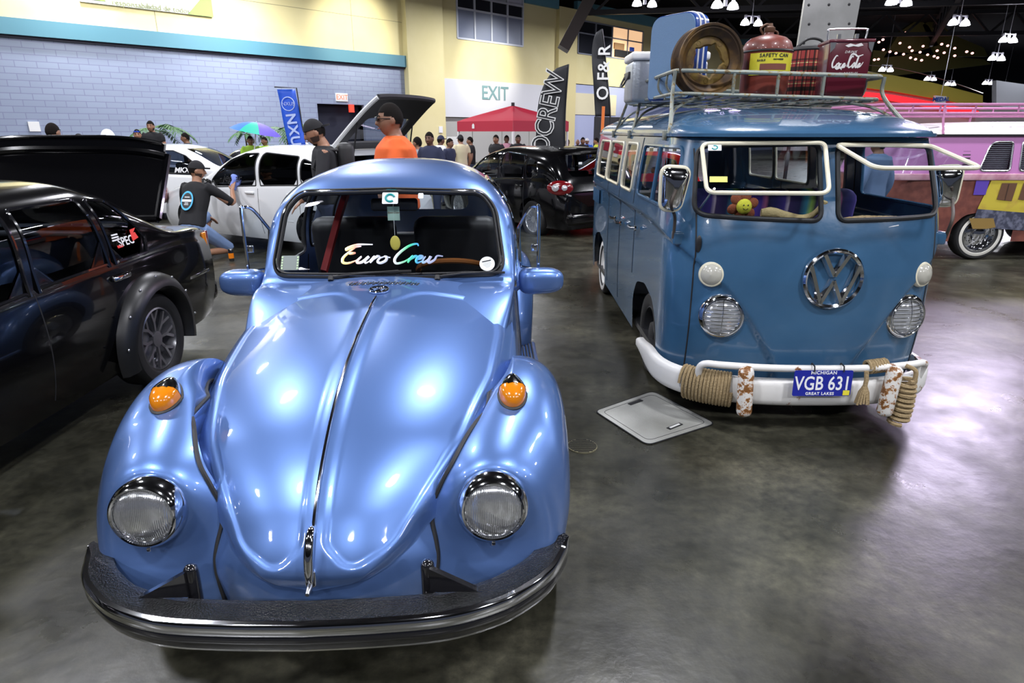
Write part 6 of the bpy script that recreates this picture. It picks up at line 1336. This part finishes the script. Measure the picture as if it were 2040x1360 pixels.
# round print on his back
bp0=Mt@Matrix.Translation((0,.085,.80))@Matrix.Rotation(D(-20),4,'X'); pm=frame((0,0,0),(-1,0,0),(0,0,1),(0,1,0))
pr0=[o for o in COL.objects if o.name.startswith('shirt')][-1]
for nm,m_,r0,r1 in (('print_ring',mat('print_cyan',(.08,.45,.75),.6),.105,.085),('print_disc',DARK,.085,.0)):
    q=MB(); q.lathe([(r0,.058),(r0,.064),(max(r1,.0005),.064)],pm@Matrix.Diagonal((.82,1.2,1,1)),32); o=q.build(nm,m_,pr0); o.matrix_parent_inverse=Matrix(); o.matrix_basis=(Matrix.Translation((0,.060,.735))@Matrix.Rotation(D(24),4,'X'))
for w_,hh,dz in ((.135,.03,.0),(.07,.012,.045),(.05,.010,-.032),(.06,.010,-.052)):
    q=MB(); q.box((0,dz,.066),(w_,hh,.002),M=pm); o=q.build('print_bar',cloth('white'),pr0,smooth=False); o.matrix_basis=(Matrix.Translation((0,.060,.735))@Matrix.Rotation(D(24),4,'X'))
w=Mt@Vector((-.20,-.64,.93)); V,Fc=ellipsoid((0,0,0),(.07,.03,.12),14,10); V=[(a+.02*math.sin(c*40),b_+.015*math.cos(a*60),c) for a,b_,c in V]; o=mk('microfibre_cloth',(V,Fc),mat('cloth_pale_blue',(.22,.30,.75),.9),loc=w,rot=(0,0,.5)); tag(o,'pale blue cloth in the hand of the crouching man','cloth')
x,y=G(462,520,0); t=empty('drink_can',(x,y,0),0,'black and orange drinks can standing on the floor by the crouching man','can'); q=MB(); q.lathe([(0,0),(.028,0),(.033,.01),(.033,.15),(.026,.165),(0,.165)],n=20); q.build('can_body',GBLK,t); q=MB(); q.lathe([(.0335,.04),(.0335,.11)],n=20); q.build('orange_band',mat('can_orange',(.7,.18,.0),.4),t)
# left row
man(98,244,9.5,D(170),'man seen from behind with short dark hair above the black boot lid','navy',skin=0,bulk=1.15) if 0 else person((AT(98,244,9.5)[0],9.5),D(170),'man seen from behind with short hair above the black boot lid','navy',skin=0,H=AT(98,244,9.5)[2],bulk=1.15)
for (u,v,y,yaw,lab,kw) in [
 (45,272,13,-60,'man in dark cap, leftmost head above the black boot lid',dict(shirt='black',cap=('black','black'))),
 (153,266,15,150,'small distant man in black cap between two taller heads',dict(shirt='black',cap=('black','black'))),
 (216,257,9.8,-20,'man in white and black trucker cap behind the boot lid',dict(shirt='black',cap=('white','black'),skin=0)),
 (272,257,15.2,25,'man with blue mirrored sunglasses pushed up on his head',dict(shirt='navy',skin=0,glasses=(GL,.075))),
 (299,240,16.6,10,'tall bearded man in black tee facing the camera near the palm',dict(shirt='black',skin=0,beard=True,bulk=1.1,pose=dict(el=[(-.22,-.04,1.17),(.22,-.04,1.17)],wr=[(.06,-.20,1.16),(-.06,-.22,1.20)]))),
 (370,264,15.4,-70,'man in black tee in profile beside the palm fronds',dict(shirt='black')),
 (497,270,15.6,30,'person in green safety vest left of pair under the umbrella',dict(shirt='green')),
 (527,272,16.6,-20,'person in lime vest right of pair under the umbrella',dict(shirt='green',hair='short')),
 (604,264,16.2,-60,'person in white shirt between blue banner and capped man',dict(shirt='white')),
 (833,272,12,-120,'person in light grey jacket behind the orange polo man',dict(shirt='grey',sleeve=1.9,skin=1)),
 (856,262,11.5,-15,'man in dark blue shirt facing camera right of the grey jacket',dict(shirt='navy',skin=2,sleeve=.9)),
 (876,269,15.2,130,'man in white tee and dark cap by the white display board',dict(shirt='white',cap=('navy','navy'),skin=2)),
 (894,275,14.5,60,'person in dark navy top just left of the white board',dict(shirt='navy')),
 (918,268,16.2,-150,'man in cream tee and black cap right of the white board',dict(shirt='cream',cap=('black','black'),skin=0)),
 (938,272,17.6,-90,'man in black tee at the left canopy pole',dict(shirt='black')),
 (989,268,17,-30,'man in black tee, leftmost of three under the red canopy',dict(shirt='black',bulk=1.2,skin=1)),
 (1009,269,19,10,'person in dusty pink shirt under the red canopy',dict(shirt='pink',skin=2)),
 (1032,268,17.5,5,'man in black printed tee right of the pink shirt',dict(shirt='black',bulk=1.1,skin=2)),
 (1111,274,21,20,'bald man in purple shirt right of the black feather flag',dict(shirt='purple',hair=None)),
 (1131,277,20.5,-10,'man in dark shirt beside the purple shirt',dict(shirt='navy',bulk=1.15,skin=2)),
 (1151,277,22,0,'man in black shirt in front of the dark doorway',dict(shirt='black',hair=None)),
 (1161,273,20,10,'bearded man in black shirt with green trim in the doorway crowd',dict(shirt='black',beard=True)),
 (1170,275,22.5,-20,'man in royal blue shirt and white hat by the doorway',dict(shirt='blue',cap=('white','white'))),
 (1190,274,20.5,-100,'man in yellow shirt with black strap near the blue van',dict(shirt='yellow',skin=0))]:
    x,_,z=AT(u,v,y); person((x,y),D(yaw),lab,H=z,**kw)
x,y,z=AT(1752,298,7.9); person((x,y),D(200),'person in denim jacket and jeans seen through the right van windscreen','denim','jeans',1,H=1.62,sleeve=1.9)
# ================= stands, flags, plants, floor plates, mezzanine =================
def canopy(loc,rz,w,ze,zp,name,label,m_,valance=.28,legm=WHT):
    t=empty(name,(loc[0],loc[1],0),rz,label,'canopy tent'); h=w/2; c=[(-h,-h),(h,-h),(h,h),(-h,h)]; V=[];Fc=[]; n=8
    for k in range(4):
        a,b=np.array(c[k]),np.array(c[(k+1)%4]); base=len(V)
        for i in range(n+1):
            r=1-i/n
            for j in range(n+1):
                p=(a+(b-a)*j/n)*r; z=ze+(zp-ze)*(1-r)**.9-.10*math.sin(PI*j/n)*r*(1-r)*2; V.append((p[0],p[1],z))
        for i in range(n):
            for j in range(n): q=base+i*(n+1)+j; Fc.append((q,q+1,q+n+2,q+n+1))
    mk('roof_cloth',(V,Fc),m_,t)
    q=MB()
    for k in range(4):
        a,b=c[k],c[(k+1)%4]; q.add(ribbon([(a[0],a[1],ze-valance/2),(b[0],b[1],ze-valance/2)],valance,.012))
    q.build('valance',m_,t,smooth=False)
    for p in c: q=MB(); q.box((p[0]*.98,p[1]*.98,ze/2),(.05,.05,ze)); q.build('leg',legm,t,smooth=False)
    q=MB(); q.tube([(0,0,zp-.05),(0,0,zp+.08)],.05,n=8); q.build('peak_knob',DARK,t); return t
RC=mat('canopy_red',(.45,.02,.045),.55)
x,_,z=AT(1022,250,18.5); ct=canopy((x,18.5+1.6),D(45),2.35*1.0,1.93,2.38,'canopy_tent','red pop-up canopy tent with small white lettering in front of the entrance doors',RC)
Mv=frame((1.18,-.3,1.80),(0,1,0),(0,0,1),(1,0,0)); 
mk('valance_lettering',tf(text_vf('LOS',.22,.004,bold=.004),frame((.75,-1.185,1.79),(1,0,0),(0,0,1),(0,-1,0))),WHT,ct,smooth=False)
mk('valance_mark',tf(prism([(-.05,-.06),(.05,-.06),(.05,.04),(0,.08),(-.05,.04)],.004),frame((-1.185,.45,1.79),(0,-1,0),(0,0,1),(-1,0,0))),WHT,ct,smooth=False)
x,_,z=AT(1262,262,9.5); ct2=canopy((3.75,13.7),D(0),2.8,1.78,2.32,'canopy_tent','dark blue canopy tent behind the roof of the blue van',mat('canopy_navy',(.02,.035,.10),.55),.2,DARK)
CHK=mat('checker_cloth',(.02,.02,.02),.6)
nt,N,L_,b_=nodes_of(CHK); ck=N.new('ShaderNodeTexChecker'); ck.inputs['Scale'].default_value=14; ck.inputs[1].default_value=(.02,.02,.02,1); ck.inputs[2].default_value=(.7,.7,.7,1); tc_=N.new('ShaderNodeTexCoord'); L_.new(tc_.outputs['Object'],ck.inputs[0]); L_.new(ck.outputs[0],b_.inputs['Base Color'])
x0,y0,z0_=AT(1203,252,8.9); q=MB(); q.box((-1.0,-1.42,1.42),(.8,.01,.24)); q.build('checkered_skirt',CHK,ct2,smooth=False)
q=MB(); a=AT(1197,275,8.7); q.tube([(a[0],8.7,.0),(a[0]+.02,8.72,1.95)],.02,n=8); o=q.build('orange_pole',mat('pole_orange',(.75,.18,.03),.5)); tag(o,'thin orange pole beside the rear of the blue van','pole')
# feather flags
def feather(u0,v0,u1,v1,y,name,label,m_,wd=.62,txt=None,tm=WHT,yaw=0.,lean=.35,ts=.5):
    """(u0,v0) tip, (u1,v1) lower end"""
    a=np.array(AT(u0,v0,y)); b=np.array(AT(u1,v1,y)); H=a[2]; t=empty(name,(b[0],y,0),yaw,label,'flag'); dx=a[0]-b[0]; zb=b[2]; n=26; V=[];Fc=[]
    pole=[(0,0,.0),(dx*.15,0,H*.35)]
    for i in range(n+1):
        f=i/n; z=zb+(H-zb)*f; cx=dx*f**1.4; w_=wd*(1-.12*f)*math.sqrt(max(0,1-max(0,(f-.45)/.55)**2.4))+.02
        for j in range(7): q_=j/6; V.append((cx+wd*.35*(1-f)-(w_)*(1-q_)+w_*.0+.25*wd,.025*math.sin(f*9+q_*3),z-(.0 if j else .0)+(1-q_)*0))
    for i in range(n):
        for j in range(6): Fc.append((i*7+j,i*7+j+1,(i+1)*7+j+1,(i+1)*7+j))
    fo=mk('flag_cloth',(V,Fc),m_,t); s_=fo.modifiers.new('thick','SOLIDIFY'); s_.thickness=.004
    ed_=[V[i*7+6] for i in range(n+1)]; mk('pole',tube([(ed_[0][0],0,0)]+ed_,.012,n=6),DARK,t); 
    q=MB(); q.box((ed_[0][0],0,.02),(.5,.5,.04)); q.build('base_plate',DARK,t); return t,dx,zb,H
FBK=mat('flag_black',(.015,.016,.02),.6)
t,dx,zb,H=feather(1118,128,1092,312,14,'feather_flag','black feather flag with white outlined CREW lettering beside the red canopy',FBK,.60)
vf=text_vf('OCREW',.34*1.38,.004,bold=.012,spacing=.92); vf=([(a,b*1.15,c) for a,b,c in vf[0]],vf[1]); Mx=frame((-.02,-.045,2.0),Vector((.20,0,1)),Vector((-1,0,.20)),(0,-1,0)); mk('flag_lettering',tf(vf,Mx),WHT,t,smooth=False)
vf=text_vf('OCREW',.34*1.38,.004,bold=-.006,spacing=.92+.0); vf=([(a,b*1.15,c) for a,b,c in vf[0]],vf[1]); mk('flag_lettering_inner',tf(vf,Mx@Matrix.Translation((0,0,.006))),FBK,t,smooth=False)
t,dx,zb,H=feather(1192,58,1199,232,12.5,'feather_flag','narrow tall black feather flag with white letters left of the blue van',FBK,.26)
vf=text_vf('O F& R',.30,.004,bold=.004); mk('flag_lettering',tf(vf,frame((-.0,-.035,2.65),(0,0,1),(-1,0,0),(0,-1,0))),WHT,t,smooth=False)
# blue rectangular banner on pole
a=AT(550,178,15); b=AT(590,290,15); t=empty('pole_banner',(a[0],15,0),0,'bright blue upright banner with round logo and white letters on a black pole','flag')
BB=mat('banner_blue',(.02,.10,.62),.5); z1,z0b=a[2],1.35; w_=.40; V=[];n=14
for i in range(n+1):
    f=i/n
    for j in range(5): V.append((.02+w_*j/4+.12*f,.02*math.sin(f*8+j),z1+(z0b-z1)*f))
Fc=[(i*5+j,i*5+j+1,(i+1)*5+j+1,(i+1)*5+j) for i in range(n) for j in range(4)]; fo=mk('banner_cloth',(V,Fc),BB,t); s_=fo.modifiers.new('thick','SOLIDIFY'); s_.thickness=.004
mk('pole',tube([(w_+.20,0,0),(w_+.05,0,z1+.03),(-.03,0,z1+.05)],.014,n=6),DARK,t); q=MB(); q.box((w_+.2,0,.02),(.45,.45,.04)); q.build('base_plate',DARK,t)
LBL=mat('banner_pale_print',(.45,.55,.85),.5); vf=text_vf('NXU',.30,.004,bold=.008,spacing=1.1); mk('banner_lettering',tf(vf,frame((.29,-.03,z1-.84),(.10,0,-1),(1,0,.10),(0,-1,0))),LBL,t,smooth=False)
mk('round_logo',tube([(.24+.14*math.cos(k),-.03,z1-.30+.14*math.sin(k)) for k in np.linspace(0,2*PI,24,endpoint=False)],.010,True,5),LBL,t); mk('logo_lettering',tf(text_vf('NXUS',.11,.004),frame((.24,-.03,z1-.30),(1,0,0),(0,0,1),(0,-1,0))),LBL,t,smooth=False)
# beach umbrella
x,_,z=AT(507,243,15.3); t=empty('beach_umbrella',(x,15.3,0),0,'blue green and purple beach umbrella tilted over the vested people','umbrella'); Mu=Matrix.Translation((0,0,z-.22))@Matrix.Rotation(.20,4,'Y')
cols=[mat('umb_blue',(.03,.16,.65),.6),mat('umb_green',(.01,.42,.30),.6),mat('umb_purple',(.12,.08,.55),.6),mat('umb_red',(.5,.03,.04),.6)]
for k in range(8):
    V=[];Fc=[]
    for i in range(7):
        r=i/6
        for j in range(5): a=2*PI*(k+j/4)/8+.5; rr=.56*r*(1-.03*math.sin(PI*j/4)); V.append((rr*math.cos(a),rr*math.sin(a),.22*(1-r*r)))
    Fc=[(i*5+j,i*5+j+1,(i+1)*5+j+1,(i+1)*5+j) for i in range(6) for j in range(4)]; mk('umbrella_panel',tf((V,Fc),Mu),cols[[2,1,0,3,0,1,2,2][k]],t)
mk('umbrella_pole',tube([tuple(Mu@Vector((0,0,.24))),tuple(Mu@Vector((0,0,-.5))),(0,0,0)],.015,n=6),WHT,t)
# palms
LEAF=mat('palm_leaf',(.04,.13,.03),.6); STEM=mat('palm_stem',(.10,.07,.03),.8)
def palm(u,v,y,label,nf,R_,seed,zc=None):
    rs=random.Random(seed); x,_,z=AT(u,v,y); t=empty('potted_palm',(x,y,0),0,label,'palm'); q=MB(); q.lathe([(0,0),(.18,0),(.22,.35),(.20,.35),(0,.33)],n=16); q.build('pot',DARK,t); q=MB(); q.tube([(0,0,.3),(.03,0,z*.6),(0,0,z)],[.045,.035,.025],n=8); q.build('trunk',STEM,t)
    m=MB()
    for k in range(nf):
        a=2*PI*k/nf+rs.uniform(-.2,.2); el=rs.uniform(.3,1.0); P=[]
        for i in range(11): f=i/10; r=R_*f; P.append(Vector((r*math.cos(a),r*math.sin(a),z+R_*el*f-R_*.95*f*f)))
        m.tube([tuple(p) for p in P],[.008]*11,n=4)
        for i in range(2,11):
            for s in(-1,1):
                for h in(0,.5):
                    if i+h>10: continue
                    p=P[i]; d=(P[min(10,i)]-P[i-1]).normalized(); sd=Vector((-math.sin(a),math.cos(a),0))*s; e=p+sd*R_*.26*(1-.05*i)+d*R_*.12-Vector((0,0,R_*.10)); o=p+d*h*R_*.1; e=e+d*h*R_*.1; wv=d*.018
                    b=len(m.v); m.v+= [tuple(o-wv),tuple(o+wv),tuple((o+e)/2+wv*1.4),tuple(e),tuple((o+e)/2-wv*1.4)]; m.f.append([b,b+1,b+2,b+3,b+4]); m.m.append(0)
    m.build('fronds',LEAF,t,smooth=False)
palm(318,262,21,'green palm with arching fronds against the block wall behind the bearded man',9,1.0,3)
palm(570,262,21,'palm fronds beside the blue banner and umbrella',9,.95,5); palm(488,268,24,'palm fronds under the beach umbrella',8,.6,8)
# white display board
x,_,z=AT(905,272,16.8); q=MB(); q.box((x,16.8,z/2),(.36,.03,z)); q2=q.build('display_board',WHT,smooth=False); tag(q2,'white upright display board among the standing crowd','board')
# floor plates
GP=mat('grey_floor_plate',(.42,.42,.39),.5,.1,noise=(3,(.27,.27,.24),.35,.7),bump=(90,.3)); c=np.array([G(1185,820),G(1290,888),G(1425,845),G(1300,780)]); ctr=c.mean(0)
t=empty('floor_hatch',(ctr[0],ctr[1],0),0,'grey rounded square floor hatch between the beetle and the van','floor hatch')
po=rpoly([tuple(p-ctr) for p in c],.05,6,.3); q=MB(); q.add(prism(po,.006)); q.build('frame_plate',GP,t,smooth=False)
q=MB(); q.tube([(p[0],p[1],.004) for p in po],.004,True,6); q.build('dark_edge',SEAM,t); q=MB(); q.tube([(p[0]*.86,p[1]*.86,.006) for p in po],.0018,True,4); q.build('lid_seam',SEAM,t)
e1=(c[3]-c[0]); e1=e1/np.linalg.norm(e1); an_=math.atan2(e1[1],e1[0]); 
for (u,v,m_) in((1266,803,SEAM),(1344,851,WHT)): x,y=G(u,v); q=MB(); q.box((x-ctr[0],y-ctr[1],.0075),(.115,.028,.004),rz=an_); o=q.build('latch_slot',SEAM,t,smooth=False); 
x,y=G(1344,851); q=MB(); q.box((x-ctr[0],y-ctr[1],.0105),(.085,.014,.002),rz=an_); q.build('slot_label',WHT,t,smooth=False)
x,y=G(1160,889); t=empty('floor_drain',(x,y,0),0,'round brass coloured ribbed drain cover in the floor beside the beetle','drain cover'); DR=mat('drain_brass',(.22,.20,.12),.5,.4); q=MB(); q.lathe([(.082,0),(.082,.004),(.0,.004)],n=36); q.build('disc',DR,t); q=MB()
for k in range(-6,7): h=math.sqrt(.078**2-(k*.012)**2); q.box((0,k*.012,.0055),(2*h,.004,.003))
q.build('ribs',SEAM,t,smooth=False)
# mezzanine on the far right
def slab(pts,y,d,name,m_,label=None,cat=None,kind=None):
    P=[AT(u,v,y) for u,v in pts]; n=len(P); V=[(a,b,c) for a,b,c in P]+[(a,b+d,c) for a,b,c in P]; Fc=[tuple(range(n)),tuple(range(n,2*n))[::-1]]+[(i,(i+1)%n,n+(i+1)%n,n+i) for i in range(n)]; o=mk(name,(V,Fc),m_,smooth=False); return tag(o,label,cat,kind=kind)
OLV=mat('olive_wall_panel',(.12,.13,.035),.7); 
slab([(1560,262),(1600,165),(1720,140),(1830,162),(1910,188),(1958,203),(2200,260),(2200,300),(1560,300)],42,1.0,'wall_mezzanine',mat('mezzanine_interior',(.40,.37,.36),.7),kind='structure')
slab([(1700,140),(1780,150),(1860,165),(1958,190),(1958,214),(1860,196),(1780,182),(1700,172)],41.5,.4,'trim_7',mat('mezzanine_yellow',(.42,.36,.05),.6),kind='structure')
slab([(1700,180),(1780,189),(1860,203),(1950,221),(1950,232),(1860,214),(1780,200),(1700,191)],41.4,.4,'led_ticker',mat('led_red',(.8,.02,.03),.5,emit=(1,.02,.03),es=1.1),kind='structure')  # lit red LED ticker sign below the yellow fascia, kept as structure
P0=AT(1875,190,41.1); q=slab([(1864,190),(1886,192),(1884,206),(1863,204)],41.0,.2,'hanging_sign',WHT,'small white hanging sign with blue letters on the mezzanine','sign'); mk('sign_rods',tube([P0,(P0[0],P0[1],10.5)],.02,n=5),STEEL,q); Px=AT(1875,198,40.9); mk('sign_lettering',tf(text_vf('MEDAL',.32,.01,bold=.01),frame(Px,(1,0,0),(0,0,1),(0,-1,0))),mat('sign_blue',(.02,.08,.4),.5),q,smooth=False)
for pts in ([(1795,62),(1830,38),(1850,52),(1870,90),(1800,110),(1760,115)],[(1838,50),(1862,36),(1900,70),(1960,95),(1968,112),(1870,112)],[(1740,100),(1960,118),(1975,128),(1790,150),(1735,150)]): slab(pts,60,.5,'wall_far_panel',OLV,kind='structure')
slab([(1985,160),(2200,190),(2200,240),(1985,222)],43,.4,'curtain_wall',mat('grey_drapes',(.16,.17,.19),.8),'grey pleated drapes at the far right upper level','curtain')
RDL=mat('tiny_red_lamp',(1,.4,.4),.4,emit=(1,.45,.40),es=3.0); rs=random.Random(4); first=None
for (u,v) in [(1759,79),(1793,86),(1812,94),(1839,92),(1751,84),(1760,99),(1773,103),(1785,106),(1800,108),(1817,101),(1833,104),(1848,109),(1867,101),(1881,105),(1876,88),(1888,91),(1902,96),(1861,112),(1868,115),(1902,111),(1926,103),(1937,106),(1750,118),(1742,119),(1814,115),(1824,118),(1836,120),(1805,65)]:
    x,y,z=AT(u,v,55+(u*7+v*3)%5*.9)
    q=MB(); q.add(ellipsoid((0,0,0),(.11,.11,.09),8,6)); q.k=1; q.tube([(0,0,.05),(0,0,10.52-z)],.0025,n=3); o=q.build('pendant_lamp',[RDL,DARK])
    o.location=(x,y,z); tag(o,'tiny pinkish red pendant lamp glowing in the cluster under the dark far ceiling','pendant lamp','red pendant lamp cluster')
# string of small lights on a curved cable
cab=[AT(u,v,38) for u,v in((1700,128),(1770,133),(1830,145),(1900,165),(1958,186))]; o=mk('festoon_cable',tube(crv(cab,6),.02,n=5),STEEL); tag(o,'thin curved cable sweeping under the dark ceiling above the mezzanine','cable')
for p in crv(cab,5)[1::2]: 
    pass
